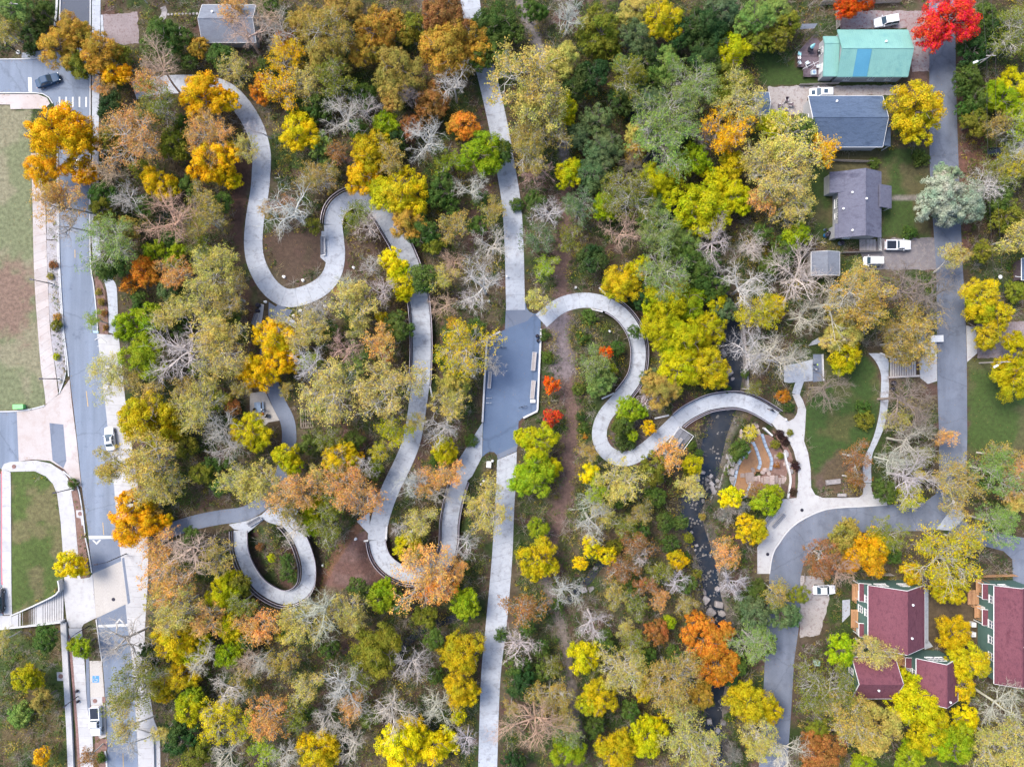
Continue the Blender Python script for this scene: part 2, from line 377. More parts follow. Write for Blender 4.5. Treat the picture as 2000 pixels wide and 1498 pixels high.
def watermat():
    m, nt, b, out = new_mat('creek_water')
    tc = nt.nodes.new('ShaderNodeTexCoord'); n = noise(nt, tc.outputs['Object'], .28, 6, .65)
    c = mixc(nt, ramp(nt, n, .35, .7), (.012, .020, .034), (.042, .042, .045))
    nt.links.new(c, b.inputs['Base Color']); b.inputs['Roughness'].default_value = .16; b.inputs['IOR'].default_value = 1.33
    bp = nt.nodes.new('ShaderNodeBump'); bp.inputs['Strength'].default_value = .25; bp.inputs['Distance'].default_value = .1
    nt.links.new(noise(nt, tc.outputs['Object'], 2.2, 4, .6), bp.inputs['Height']); nt.links.new(bp.outputs[0], b.inputs['Normal'])
    return m
M['water'] = watermat()
# ---------------------------------------------------------------- layout in photo pixels
PATH_A = [(262,178),(290,170),(330,166),(370,165),(412,168),(445,181),(470,205),(490,235),(503,265),(511,300),(510,340),(507,375),(498,430),(495,480),(503,520),(527,561),(560,582),(600,575),(632,557),(650,532),(656,500),(654,470),(651,433),(661,406),(690,389),(722,395),(745,415),(765,447),(784,480),(803,525),(816,570),(822,620),(824,670),(823,720),(820,760),(806,852),(789,900),(765,950),(748,995),(737,1040),(738,1066),(747,1090),(766,1109),(792,1121),(820,1122),(848,1113),(868,1093),(877,1060),(879,1020),(886,980),(898,938),(914,902)]
PATH_B = [(1057,627),(1080,607),(1100,595),(1125,588),(1152,587),(1183,594),(1212,612),(1233,638),(1245,668),(1247,700),(1240,736),(1216,771),(1184,808),(1172,835),(1172,860),(1184,882),(1205,894),(1228,895),(1253,883),(1280,862),(1306,838),(1333,813),(1360,797),(1388,786),(1428,781),(1455,785),(1477,794),(1496,805),(1514,817)]
PATH_C = [(470,1030),(470,1050),(472,1074),(483,1105),(505,1138),(530,1157),(557,1167),(583,1160),(600,1140),(603,1108),(597,1080),(586,1052),(568,1025),(548,1006)]
PATH_D = [(556,600),(541,622),(528,655),(522,690),(523,722),(531,752),(545,788),(560,818),(565,845),(563,880),(555,915),(541,950),(515,980),(480,1002),(430,1010),(385,1019),(345,1031),(310,1045)]
GREEN_UP = [(912,-70),(918,0),(933,80),(955,165),(974,250),(988,330),(999,400),(1004,480),(1006,560),(1007,606)]
DIRT_UP = [(1008,-60),(1022,20),(1045,75),(1070,140),(1088,210),(1100,290),(1106,360)]
DIRT_MID = [(1106,360),(1104,440),(1098,520),(1096,590),(1094,650),(1105,730),(1115,800),(1113,880),(1105,950),(1088,1020),(1070,1085),(1066,1130)]
DIRT_LOW = [(1066,1130),(1082,1180),(1098,1240),(1108,1300),(1118,1360),(1128,1440)]
CREEK = [(1240,-60),(1250,180),(1275,330),(1335,460),(1395,550),(1430,640),(1436,720),(1424,790),(1402,850),(1390,905),(1382,945),(1354,985),(1355,1015),(1372,1060),(1387,1110),(1397,1170),(1412,1240),(1410,1310),(1399,1380),(1398,1440),(1405,1600)]
BROOK_1 = [(745,1310),(790,1260),(830,1228),(880,1212),(935,1200)]
BROOK_2 = [(1110,1178),(1148,1138),(1170,1108),(1200,1085)]

def sub(path, a, b, step=6.0):
    A = spline(path, step)
    i = int(np.argmin(np.hypot(*(A - np.array(a)).T))); j = int(np.argmin(np.hypot(*(A - np.array(b)).T)))
    return A[i:j + 1]
RAISED = [sub(PATH_A, (651, 436), (822, 748)), sub(PATH_A, (737, 1056), (898, 936)), sub(PATH_B, (1186, 595), (1214, 773)),
          sub(PATH_B, (1324, 820), (1514, 817)), sub(PATH_C, (470, 1036), (557, 1015))]
PLAZA = [(988,603),(1026,588),(1028,601),(1034,609),(1043,613),(1056,611),(1056,643),(1049,801),(1022,816),(1013,823),(1011,870),(1009,881),(972,897),(971,889),(965,883),(956,882),(949,886),(942,892),(944,824),(952,661),(977,648),(986,644)]

def sm(x): x = np.clip(x, 0, 1); return x * x * (3 - 2 * x)

_GA = None
def ground_z(X, Y):
    global _GA
    if _GA is None: _GA = (spline(PATH_D, 12), spline(PATH_A[:22], 12))
    """ground height in metres at photo pixel X, Y (arrays)"""
    X = np.asarray(X, float); Y = np.asarray(Y, float)
    D = dist_poly(X, Y, CREEK) * (1 + .35 * sm((Y - 990) / 60)); z = -2.1 * (1 - sm((D - 12) / 32))
    # hollow of the stone terrace
    e = np.hypot((X - 1478) / 62, (Y - 902) / 82); z = np.minimum(z, -1.5 * (1 - sm((e - .72) / .38)))
    for b in (BROOK_1, BROOK_2):
        z = np.minimum(z, -1.0 * (1 - sm((dist_poly(X, Y, b) - 3) / 20)))
    guard = np.minimum(dist_poly(X, Y, _GA[0]), dist_poly(X, Y, _GA[1]))
    guard = np.minimum(guard, dist_poly(X, Y, [(985, 580), (1000, 700), (985, 860), (985, 960), (968, 1100), (950, 1300)]) - 45)
    keep = sm((guard - 16) / 22)
    for k, A in enumerate(RAISED):
        if k == 3: continue
        d = dist_poly(X, Y, A[6:-6]); z = np.minimum(z, -1.7 * (1 - sm((d - 22) / 30)) * keep)
    # bank that carries the parking lot above the long stairs
    z = z + np.where((Y < 1224) & (X < 135), 1.36 * sm((Y - 915) / 270) * sm((122 - X) / 85), 0)
    return z

def gz1(px, py): return float(ground_z(np.array([px]), np.array([py]))[0])

HARD = []        # pixel outlines of everything paved, for keeping plants off it

def ragged(pts, amp=2.5, step=4.0, seed=0):
    """an outline with a worn, uneven edge"""
    out = []; n = len(pts); r = random.Random(seed or int(pts[0][0]))
    for i in range(n):
        a, c = np.array(pts[i], float), np.array(pts[(i + 1) % n], float); k = max(1, int(np.linalg.norm(c - a) / step))
        for t in range(k):
            q = a + (c - a) * t / k; w = vnoise(np.array([q[0] / 9.0]), np.array([q[1] / 9.0]), 3)[0] - .5; w2 = vnoise(np.array([q[0] / 9.0]), np.array([q[1] / 9.0]), 9)[0] - .5
            out.append((q[0] + amp * (2 * w + r.uniform(-.4, .4)), q[1] + amp * (2 * w2 + r.uniform(-.4, .4))))
    return out

def poly(name, pts, top, mat, bottom=-0.35, label=None, cat=None, kind='structure', hard=True, parent=None, zf=None):
    if name in ('gravel_lot', 'bed_gravel') or (name == 'driveway' and mat is not M['asphalt_right']): pts = ragged(pts, 2.0 if name != 'bed_gravel' else 1.0)
    b = MB(); w = [W(x, y, 0) for x, y in pts]
    b.prism([(p.x, p.y) for p in w], bottom, top)
    o = b.build(name, mat, parent)
    if parent is None: tag(o, label, cat, kind=kind)
    if hard: HARD.append(pts)
    return o

def ribbon_outline(A, w):
    N = normals2(A); return [tuple(p) for p in A + N * w / 2] + [tuple(p) for p in (A - N * w / 2)[::-1]]

def strip(name, pts, w, top, mat, bottom=-0.3, parent=None, kind='structure', step=10, label=None, cat=None, hard=False, closed=False):
    """a band of width w (pixels) along a line: kerbs, paint, low walls"""
    A = spline(pts, step, closed) if len(pts) > 2 else np.array(pts, float)
    N = normals2(A); L = A + N * w / 2; R = A - N * w / 2; b = MB()
    rings = []
    for l, r in zip(L, R):
        l = W(*l); r = W(*r)
        rings.append([(l.x, l.y, bottom), (l.x, l.y, top), (r.x, r.y, top), (r.x, r.y, bottom)])
    b.loft(rings); o = b.build(name, mat, parent, world=parent is not None)
    if parent is None: tag(o, label, cat, kind=kind)
    if hard: HARD.append(ribbon_outline(A, w))
    return o

def edge_slabs(name, L, R, length, top, mat, root=None, bottom=None, gap=.25, label=None, zf=None, fine=5.0, thick=.22, hard=True):
    """paving between two edges cut into slabs, each an object of its own"""
    L = np.asarray(L, float); R = np.asarray(R, float)
    dl = np.linalg.norm(np.diff((L + R) / 2, axis=0), axis=1); s = np.r_[0, np.cumsum(dl)]; tot = s[-1]
    n = max(1, int(round(tot / length))); cuts = np.linspace(0, tot, n + 1)
    if root is None: root = empty(name, (0, 0, 0), kind='structure')
    def at(A, t): return np.array([np.interp(t, s, A[:, 0]), np.interp(t, s, A[:, 1])])
    for i in range(n):
        a, c = cuts[i] + gap / 2, cuts[i + 1] - gap / 2; k = max(2, int((c - a) / fine) + 1); rings = []
        for t in np.linspace(a, c, k):
            l = at(L, t); r = at(R, t)
            zl = top + (float(zf(l[0], l[1])) if zf else 0); zr = top + (float(zf(r[0], r[1])) if zf else 0)
            l = W(*l); r = W(*r)
            rings.append([(l.x, l.y, zl - thick), (l.x, l.y, zl), (r.x, r.y, zr), (r.x, r.y, zr - thick)])
        MB().loft(rings).build('slab', mat, root, world=True)
    if hard: HARD.append([tuple(p) for p in L] + [tuple(p) for p in R[::-1]])
    return root

def path_slabs(name, A, w, length, top, mat, **kw):
    N = normals2(A)
    if not hasattr(w, '__len__'): w = np.full(len(A), float(w))
    return edge_slabs(name, A + N * w[:, None] / 2, A - N * w[:, None] / 2, length, top, mat, **kw)

def resample(P, n):
    P = spline(P, 4.0) if len(P) > 2 else np.array(P, float)
    d = np.r_[0, np.cumsum(np.linalg.norm(np.diff(P, axis=0), axis=1))]; s = np.linspace(0, d[-1], n)
    return np.c_[np.interp(s, d, P[:, 0]), np.interp(s, d, P[:, 1])]

# ---------------------------------------------------------------- paving
Z_AS, Z_CO = 0.03, 0.075
ST_L = [(120,-70),(120,0),(118,45),(113,90),(112,150),(112,220),(112,300),(115,400),(117,500),(123,600),(126,650),(133,700),(137,740),(150,850),(160,950),(167,1000),(173,1048),(190,1211),(200,1288),(206,1365),(209,1445),(213,1570)]
ST_R = [(178,-70),(177,60),(176,300),(176,500),(183,560),(189,620),(196,700),(207,800),(218,900),(223,950),(228,1000),(231,1048),(237,1098),(248,1211),(257,1288),(267,1431),(272,1570)]
poly('road', spline(ST_L, 20).tolist() + spline(ST_R, 20).tolist()[::-1], Z_AS, M['asphalt'])
poly('road', [(-70,118),(40,118),(72,116),(97,110),(109,96),(116,70),(150,70),(150,240),(110,240),(106,205),(96,189),(78,181),(-70,181)], Z_AS + .004, M['asphalt'])
poly('road', [(119.5,-70),(119,40),(114,86),(176,86),(176.5,40),(177.5,-70)], Z_AS + .009, M['asphalt_dark'])
poly('parking_lot', [(-70,806),(33,804),(37,902),(14,905),(4,915),(-70,915)], Z_AS, M['asphalt'])
edge_slabs('parking_lot', [(-70,925),(-70,1000),(-70,1100),(-70,1205)], [(2,925),(6,1000),(11,1100),(16,1205)], 80, .03, M['asphalt'], zf=gz1, thick=.5)
# crossing table and its dark ramps
poly('crossing', [(182,1120),(238,1095),(249,1178),(188,1207)], Z_AS + .05, M['concrete_tan'])
poly('crossing_ramp', [(174,1054),(232,1054),(237,1093),(181,1118)], Z_AS + .008, M['path_asphalt'])
poly('crossing_ramp', [(189,1209),(249.5,1180),(254,1219),(191,1219)], Z_AS + .008, M['path_asphalt'])
# left pavement, driveway apron, bed, corner pavements
edge_slabs('pavement', resample([(61,300),(64,400),(66,500),(69,570),(74,640),(80,715),(86,755),(90,790)], 40), resample([(84,300),(89,400),(92,500),(96,600),(99,650),(106,705),(111,742),(114,770)], 40), 16, Z_CO, M['concrete_warm'])
poly('driveway_apron', [(33,802),(62,798),(90,791),(98,781),(115,771),(136,741),(141,790),(150,860),(157,930),(160,952),(150,945),(125,916),(98,900),(65,897),(37,901)], .05, M['concrete_warm'])
poly('driveway_band', [(97,826),(124,829),(130,900),(124,914),(103,899)], .056, M['path_asphalt'], hard=False)
poly('pavement', [(-70,185),(74,185),(92,192),(98,203),(88,213),(21,214),(20,205),(-70,203)], Z_CO, M['concrete_warm'])
poly('pavement', [(43,104),(60,103),(80,100),(94,95),(97,105),(80,111),(60,114),(43,114)], Z_CO, M['concrete'])
poly('bed_gravel', [(91,470),(113,470),(114,520),(120,600),(124,650),(129,695),(130,722),(125,745),(116,768),(112,742),(106,703),(99,648),(96,600)], .045, M['gravel_grey'], hard=False)
poly('bed_gravel', [(90,380),(111,380),(112.5,468),(91.5,468)], .045, M['gravel_grey'], hard=False)
poly('bed_gravel', [(134,926),(148,946),(157,980),(163,1030),(169,1080),(176,1125),(158,1133),(151,1060),(146,1000),(137,955)], .045, M['mulch'], hard=False)
edge_slabs('pavement', [(4,916),(5,1000),(10,1080),(14,1140),(18,1196)], [(21,922),(24,1000),(29,1080),(32,1140),(34,1196)], 17, .075, M['concrete_white'], zf=gz1, thick=.5)
poly('pavement', [(3,916),(8,906),(20,902),(70,899),(99,905),(124,921),(133,934),(139,955),(146,1000),(151,1060),(158,1130),(176,1127),(181,1120),(188,1206),(164,1218),(160,1225),(136,1225),(131,1211),(124,1152),(126,1130),(123,1075),(119,1020),(112,965),(104,945),(90,930),(68,920),(21,921)], Z_CO, M['concrete_white'])
edge_slabs('red_kerb_line', [(2.2,920),(4.2,980),(7.2,1040),(11.2,1110),(13.2,1138)], [(3.8,920),(5.8,980),(8.8,1040),(12.8,1110),(14.8,1138)], 400, .10, M['red_paint'], zf=gz1, hard=False)
edge_slabs('pavement', resample([(134,1226),(141,1300),(146,1380),(151,1440),(157,1560)], 24), resample([(160,1226),(166,1300),(171,1380),(181,1440),(184,1560)], 24), 18, Z_CO, M['concrete_white'])
poly('parking_bay', [(175,1290),(199,1290),(205,1365),(208,1438),(196,1442),(184,1425),(177,1365)], .06, M['concrete_tan'])
poly('gutter_band', [(168,1285),(174,1285),(176,1365),(178,1400),(172,1400),(169,1340)], .05, M['path_asphalt'])
strip('brick_edging', [(135,1240),(141,1300),(146,1365),(151,1430),(155,1500),(157,1560)], 5, .085, M['brick'], hard=True)
poly('bed_gravel', [(186,1430),(208,1446),(210,1560),(185,1560)], .04, M['mulch'], hard=False)
for q in ([(200,1360),(206,1360),(206.5,1372),(200.5,1372)], [(205,1442),(209,1442),(210,1462),(205.5,1462)]):
    poly('brick_apron', q, .095, M['brick'])
# right pavement of the street
edge_slabs('pavement', resample([(180,-60),(180,80),(180,300),(180,480),(194,530),(207,560),(212,600),(213,650)], 90), resample([(197,-60),(196,80),(193,300),(197,500),(215,540),(227,556),(230,600),(231,655)], 90), 18, Z_CO, M['concrete'])
edge_slabs('pavement', resample([(190,652),(196,700),(207,800),(218,900),(223,950),(232,1050),(237.5,1098),(248.5,1211),(257.5,1288),(267.5,1431),(272.5,1560)], 80), resample([(232,655),(237,700),(245,780),(256,860),(270,950),(288,1050),(289,1130),(286,1185),(283,1250),(288,1310),(300,1400),(312,1440),(314,1560)], 80), 20, Z_CO, M['concrete_white'])
poly('pavement_band', [(238.5,1090),(243,1088),(255,1176),(250,1180)], Z_CO + .006, M['path_asphalt'], hard=False)
poly('bed_gravel', [(185,543),(192,540),(205,570),(211,610),(212,650),(206,664),(196,655),(190,620)], .05, M['mulch'], hard=False)
poly('driveway', [(200,30),(268,24),(272,85),(240,90),(204,80)], .035, M['gravel_pink'])
poly('pavement', [(197,30),(201,30),(204,80),(198,80)], Z_CO, M['concrete'])
# kerbs
for line, wd in (([(112.5,200),(113,300),(115.5,400),(116.5,500),(122,600),(125.5,650),(132,700),(135,735)], 2.2), ([(112,200),(112.3,300),(113,400),(114,500),(119.5,600),(123,650),(128,690),(130,718),(126,742),(116,769)], 1.8),
                 ([(178,-70),(177,60),(177,300),(177,500),(184,560),(190,620),(191.5,650)], 2.0), ([(118.5,-70),(118.5,0),(117,45)], 2.2),
                 ([(-70,182.5),(60,182.5),(80,183),(95,190),(104,203)], 2.0), ([(-70,116.5),(40,116.5),(72,114.5),(96,108)], 2.0),
                 ([(124,920),(140,934),(152,950),(158,975),(163,1010),(167,1045)], 2.2), ([(167.5,1050),(174,1080),(180,1118)], 2.2), ([(188.5,1209),(194,1250),(200,1290)], 2.0),
                 ([(186,664),(190,656),(197,660),(208,669)], 1.6), ([(-70,804),(-10,804),(30,803),(62,799),(88,792)], 2.4), ([(110,-60),(112,0),(110,30),(108,52)], 4.0), ([(206,1466),(209,1490),(211,1560)], 3.0)):
    strip('kerb', line, wd, .17, M['kerb'], step=14)
# road paint
def paint(name, pts, z, mat=None): return poly(name, pts, z, mat or M['white_paint'], bottom=z - .02, hard=False)
paint('speed_table_line', [(173,1046),(231,1046),(232,1051.5),(174,1052.5)], .048)
paint('speed_table_line', [(191,1220),(249,1217.5),(249.5,1223),(192,1225)], .048)
paint('chevron_mark', [(180,1054.5),(184,1054.5),(188.5,1059.5),(193.5,1054),(198,1054),(189,1063.5)], .048)
paint('chevron_mark', [(225,1217),(233.5,1207),(243,1216.5),(239,1216.5),(233.5,1211),(229.5,1216.8)], .048)
paint('stop_line', [(55,152),(62,152),(63,180),(56,180)], .048)
for x in (115, 128, 141, 154, 167): paint('crosswalk_bar', [(x,190),(x + 3,190),(x + 3,210),(x,210)], .052)
paint('centre_dash', [(168,764),(169.3,764),(172.8,794),(171.5,794)], .048, M['yellow_paint'])
paint('centre_dash', [(146,488),(147.2,488),(147.4,504),(146.2,504)], .048, M['yellow_paint'])
paint('centre_dash', [(239.6,1470),(241,1470),(242,1498),(240.6,1498)], .048, M['yellow_paint'])
paint('centre_dash', [(200.5,1020),(201.6,1020),(203.5,1044),(202.3,1044)], .048, M['yellow_paint'])
for y in (676, 757, 834, 1425): paint('bay_tick', [(np.interp(y, [652, 800, 1431], [190, 207, 267]) - 3, y), (np.interp(y, [652, 800, 1431], [190, 207, 267]) + 1.5, y), (np.interp(y, [652, 800, 1431], [190, 207, 267]) + 1.5, y + 1), (np.interp(y, [652, 800, 1431], [190, 207, 267]) - 3, y + 1)], .08)
# wheelchair parking mark: blue square, white figure
acc = empty('accessible_parking_mark', W(187.5, 1325.5, .066), kind='structure')
cx, cy = W(187.5, 1325.5).xy
b = MB(); b.box((cx, cy, .066), (1.3, 1.3, .01)); b.build('mark_square', M['blue_paint'], acc, world=True)
b = MB()
arc = [(cx - .04 + .36 * math.cos(t), cy - .12 + .36 * math.sin(t), .076) for t in np.linspace(math.radians(150), math.radians(390), 18)]
b.tube(arc, .055, 4); b.tube([(cx - .1, cy + .3, .076), (cx - .08, cy, .076), (cx + .2, cy - .02, .076), (cx + .3, cy - .42, .076)], .06, 4); b.box((cx - .1, cy + .47, .076), (.18, .18, .01))
b.build('wheelchair_figure', M['white_paint'], acc, world=True)

# greenway, plaza, footpaths
path_slabs('greenway', spline(GREEN_UP, 8), 37, 30, Z_CO, M['concrete'])
edge_slabs('greenway', resample([(971,898),(969,950),(966,1000),(960,1098),(947,1238),(939,1331),(934,1498),(932,1570)], 80), resample([(1009.5,882),(1007,950),(1004,1000),(1000,1098),(990,1215),(977,1331),(971,1498),(969,1570)], 80), 24, Z_CO, M['concrete'])
pl = poly('plaza', PLAZA, .055, M['plaza'])
poly('plaza_patch', [(988.5,604),(1026,588.5),(1027,601),(1034,609.5),(1043,613.5),(1030,627),(986.5,643)], .06, M['path_asphalt'], hard=False)
poly('plaza_patch', [(972,896.5),(1009,880.5),(1011,869),(971,887.5)], .06, M['path_asphalt'], hard=False)
path_slabs('footpath', sub(PATH_A, (262,178), (651,436)), 36, 26, Z_CO, M['concrete'])
path_slabs('footpath', sub(PATH_A, (822,748), (737,1056)), 35, 28, Z_CO, M['concrete'])
path_slabs('footpath', sub(PATH_B, (1057,627), (1186,595)), np.linspace(33, 28, len(sub(PATH_B, (1057,627), (1186,595)))), 28, Z_CO, M['concrete'])
path_slabs('footpath', sub(PATH_B, (1214,773), (1324,820)), 29, 26, Z_CO, M['concrete'])
poly('path_landing', [(943,824),(941.5,892),(922,930),(907,944),(890,930),(893,902)], Z_CO - .012, M['concrete'])
poly('path_landing', [(628,452),(640,452),(640,516),(626,503)], Z_CO - .01, M['concrete'])
poly('path_landing', [(697,1018),(722,1000),(722,1044)], Z_CO - .01, M['concrete'])
path_slabs('asphalt_path', spline(PATH_D, 8), 28, 400, .055, M['path_asphalt'])
poly('path_landing', [(525,590),(540,600),(572,606),(547,641),(524,625)], .05, M['path_asphalt'])
poly('path_landing', [(447,1024),(482,1017),(511,1005),(528,989),(560,984),(582,998),(566,1030),(545,1026),(522,1019),(516,1014),(484,1040),(457,1033)], Z_CO - .01, M['concrete'])
poly('picnic_pad', [(518,764),(530,790),(546,821),(524,825),(512,838),(489,830),(488,768)], Z_CO, M['concrete_tan'])
poly('bench_pad', [(509,594),(516,595),(513,618),(508,642),(496,642),(502,614)], Z_CO, M['concrete_white'])
poly('path_landing', [(564,618),(579,630),(578,642),(556,629)], Z_CO, M['concrete'])
# right-hand footpaths, forecourt, lane
poly('forecourt', [(1521,808),(1540,823),(1551,817),(1557,806),(1558,796),(1554,786),(1547,770),(1561,770),(1568,782),(1574,800),(1572,840),(1570,861),(1578,884),(1583,916),(1584,952),(1592,966),(1607,972),(1645,972),(1678,971),(1685,965),(1687,944),(1702,944),(1702,957),(1706,967),(1716,970),(1732,970),(1732,985),(1683,988.5),(1647,990),(1614,994),(1586,1004),(1557,1020),(1535,1040),(1521,1060),(1512,1073),(1506,1092),(1502,1120),(1479,1120),(1479,1068),(1490,1050),(1499,1036),(1495,1024),(1513,1003),(1525,990),(1528,975),(1556,972),(1559,940),(1558,912),(1550,880),(1538,856),(1518,840),(1506,825)], Z_CO, M['concrete_white'])
path_slabs('footpath', spline([(1554,770),(1558,757),(1563,742)], 8), 15, 22, Z_CO - .01, M['concrete'])
poly('path_landing', [(1578,676),(1586,667),(1598,660),(1614,658),(1610,667),(1596,672)], Z_CO - .01, M['concrete'])
edge_slabs('footpath', resample([(1687,943),(1685,914),(1690,889),(1701,866),(1710,840),(1718,802),(1720,767),(1721,736),(1717,719),(1708,703),(1696,690)], 50), resample([(1702,943),(1701,914),(1704,886),(1713,866),(1726,835),(1732,805),(1736,767),(1735,738),(1735,719),(1735,703),(1722,690)], 50), 20, Z_CO, M['concrete'])
LANE = [(1732,986),(1683,989.5),(1647,991),(1614,995),(1586,1005),(1557,1021),(1536,1041),(1522,1061),(1513,1074),(1507,1093),(1503,1121),(1498,1200),(1495,1260),(1492,1330),(1488,1400),(1478,1570),(1532,1570),(1545,1390),(1551,1290),(1562,1211),(1563,1130),(1568,1105),(1580,1080),(1605,1055),(1650,1040),(1740,1038),(1810,1036),(1850,1030),(1876,1008),(1887,965),(1889,850),(1888,700),(1885,600),(1880,520),(1876,430),(1872,320),(1868,200),(1866,90),(1867,-70),(1815,-70),(1815,90),(1815,250),(1816,330),(1822,430),(1828,520),(1830,600),(1830,660),(1831,760),(1834,850),(1834,930),(1827,965),(1805,981)]
poly('road', LANE, Z_AS, M['asphalt_right'])
poly('driveway', [(1868,1002),(1900,1030),(1940,1040),(2070,1062),(2070,1150),(1979,1150),(1977,1092),(1960,1076),(1930,1068),(1890,1062),(1850,1044)], Z_AS - .006, M['asphalt_right'])
poly('driveway_apron', [(1864,984),(1886,1008),(1860,1036),(1828,1034)], .05, M['concrete'])
poly('driveway_apron', [(1887,636),(1906,640),(1908,690),(1889,707)], .05, M['concrete_white'])
poly('driveway', [(1906,632),(2070,622),(2070,698),(1909,700)], .02, M['gravel_pink'])
poly('driveway', [(1638,22),(1815,22),(1815,140),(1782,140),(1772,56),(1640,57)], .02, M['gravel_leafy'])
poly('driveway', [(1500,170),(1760,166),(1752,186),(1578,190),(1578,226),(1500,226)], .02, M['gravel_drive'])
poly('driveway', [(1680,492),(1722,466),(1826,464),(1829,528),(1690,526)], .02, M['dirt_dark'])
poly('gravel_lot', [(1563,1122),(1605,1128),(1620,1165),(1602,1240),(1562,1244)], .02, M['gravel_drive'])
poly('parking_pad', [(1793,672),(1829,666),(1830,744),(1812,750),(1797,738)], Z_CO, M['concrete_white'])
strip('kerb', [(1732,985.5),(1683,988.8),(1647,990.5),(1614,994.5),(1586,1004.5),(1557,1020.5),(1535.5,1040.5),(1521.5,1060.5),(1512.5,1073.5),(1506.5,1092.5),(1502.5,1120)], 2.0, .17, M['kerb'])
# gravel and grit of the stone terrace, stepping down to the creek
poly('terrace_floor', [(1489,848),(1497,872),(1508,898),(1506,918),(1512,925),(1543,932),(1538,908),(1531,884),(1508,851)], -.25, M['mulch'], bottom=-2)
poly('terrace_floor', [(1473,864),(1482,886),(1487,906),(1481,922),(1505,920),(1508,898),(1497,872),(1489,848)], -.60, M['orange_grit'], bottom=-2)
poly('terrace_floor', [(1469,880),(1447,905),(1438,940),(1433,962),(1455,972),(1469,946),(1481,922),(1487,906),(1482,886),(1473,864)], -.95, M['orange_grit'], bottom=-2.2)
poly('terrace_floor', [(1470,946),(1505,920),(1543,932),(1540,972),(1500,985),(1460,972)], -.5, M['mulch'], bottom=-2)
poly('planting_bed', [(1508,840),(1530,858),(1545,885),(1553,915),(1553,972),(1541,972),(1545,932),(1534,884)], .05, M['mulch'], hard=False)

# ---------------------------------------------------------------- ground sheet
def axis(lo, hi, step, far):
    a = np.arange(lo, hi + step / 2, step); g = np.geomspace(step * 4, far, 14)
    return np.r_[(lo - g)[::-1], a, hi + g]
gx = axis(-107, 107, .5, 260); gy = axis(-82, 82, .5, 260)
GX, GY = np.meshgrid(gx, gy); PX = GX / S + 1000; PY = 749 - GY / S
GZ = ground_z(PX, PY)
NX, NY = PX / 40.0, PY / 40.0
rough_ = fbm(NX * 3, NY * 3, 5)
C = np.zeros(PX.shape + (3,))
def cmix(w, c): 
    global C
    C = C * (1 - w[..., None]) + np.array(c) * w[..., None]
C[:] = (.082, .062, .040)  # woodland floor base lowered so the ground colour carries deep canopy shade
n1, n2, n3 = fbm(NX, NY, 1), fbm(NX * .8, NY * .8, 21), fbm(NX * 1.3, NY * 1.3, 31)
cmix(sm((n1 - .43) / .14), (.042, .066, .020))
cmix(sm((n2 - .52) / .14), (.125, .10, .066))
cmix(sm((n3 - .60) / .12), (.11, .066, .054))
def area(pts, c, soft=14, amt=1.0, c2=None, sc=1.0, seed=3):
    """paint a kind of ground over an outline, its edge ragged"""
    x0, x1 = min(p[0] for p in pts) - 30, max(p[0] for p in pts) + 30; y0, y1 = min(p[1] for p in pts) - 30, max(p[1] for p in pts) + 30
    sel = (PX > x0) & (PX < x1) & (PY > y0) & (PY < y1)
    d = np.zeros(PX.shape); ins = inside(PX[sel], PY[sel], pts); dd = dist_poly(PX[sel], PY[sel], list(pts) + [pts[0]])
    sd = np.where(ins, dd, -dd) + (rough_[sel] - .5) * soft * 1.6
    d[sel] = sm(sd / soft + .5) * amt
    col = np.array(c)
    cmix(d, c)
    if c2 is not None: cmix(d * sm((fbm(NX * sc, NY * sc, seed) - .46) / .14), c2)
def trail(line, w, c, soft=8):
    d = dist_poly(PX, PY, spline(line, 14)) + (rough_ - .5) * soft * 2; cmix(1 - sm((d - w / 2) / soft), c)
GR, DG, DRY, BR = (.070, .105, .030), (.045, .085, .022), (.135, .125, .065), (.115, .082, .055)
area([(-900,203),(20,205),(22,214),(60,216),(62,380),(66,500),(74,640),(86,755),(90,790),(50,800),(-900,804)], (.185, .205, .115), 4, 1, (.25, .235, .155), .75, 8)
area([(-900,470),(60,520),(66,600),(40,660),(-900,640)], (.225, .15, .12), 40, .95)
area([(20,918),(68,918),(90,929),(104,944),(112,962),(119,1020),(124,1075),(126,1130),(123,1155),(34,1200)], (.085, .125, .035), 3, 1, (.155, .145, .07), 1.0, 9)
area([(-900,1222),(122,1212),(128,1330),(136,1500),(140,2300),(-900,2300)], (.075, .11, .032), 6, 1, (.125, .095, .05), 1.1, 12)
area([(1574,795),(1570,861),(1580,884),(1586,916),(1588,955),(1612,936),(1655,925),(1688,885),(1700,862),(1710,838),(1716,800),(1719,765),(1714,720),(1690,695),(1650,690),(1608,692),(1600,760)], DG, 6, 1, (.085, .095, .035), .9, 14)
area([(1640,880),(1685,890),(1690,960),(1640,968),(1600,965),(1588,930)], BR, 14, .9, (.13, .09, .08), 1, 15)
area([(1890,705),(1960,698),(2900,690),(2900,1000),(1892,1000)], (.06, .10, .026), 10, 1, (.10, .105, .045), .8, 16)
area([(1892,880),(2900,870),(2900,1060),(1892,1020)], BR, 30, .8)
area([(1555,300),(1612,290),(1745,288),(1813,290),(1816,466),(1722,466),(1640,490),(1600,475),(1565,450)], (.048, .082, .022), 10, 1, (.10, .092, .045), .8, 17)
area([(1465,80),(1545,90),(1556,135),(1602,158),(1752,158),(1752,168),(1480,168)], (.045, .080, .02), 5, 1)
area([(1590,28),(1632,28),(1632,72),(1590,72)], (.055, .08, .03), 6, 1)
area([(1770,60),(1816,60),(1816,190),(1776,190)], (.14, .085, .075), 10, .9)
area([(1866,100),(1885,100),(1895,500),(1878,480)], (.16, .085, .07), 14, .9)
area([(1885,235),(1925,235),(1950,330),(1880,340)], (.16, .08, .06), 20, .9)
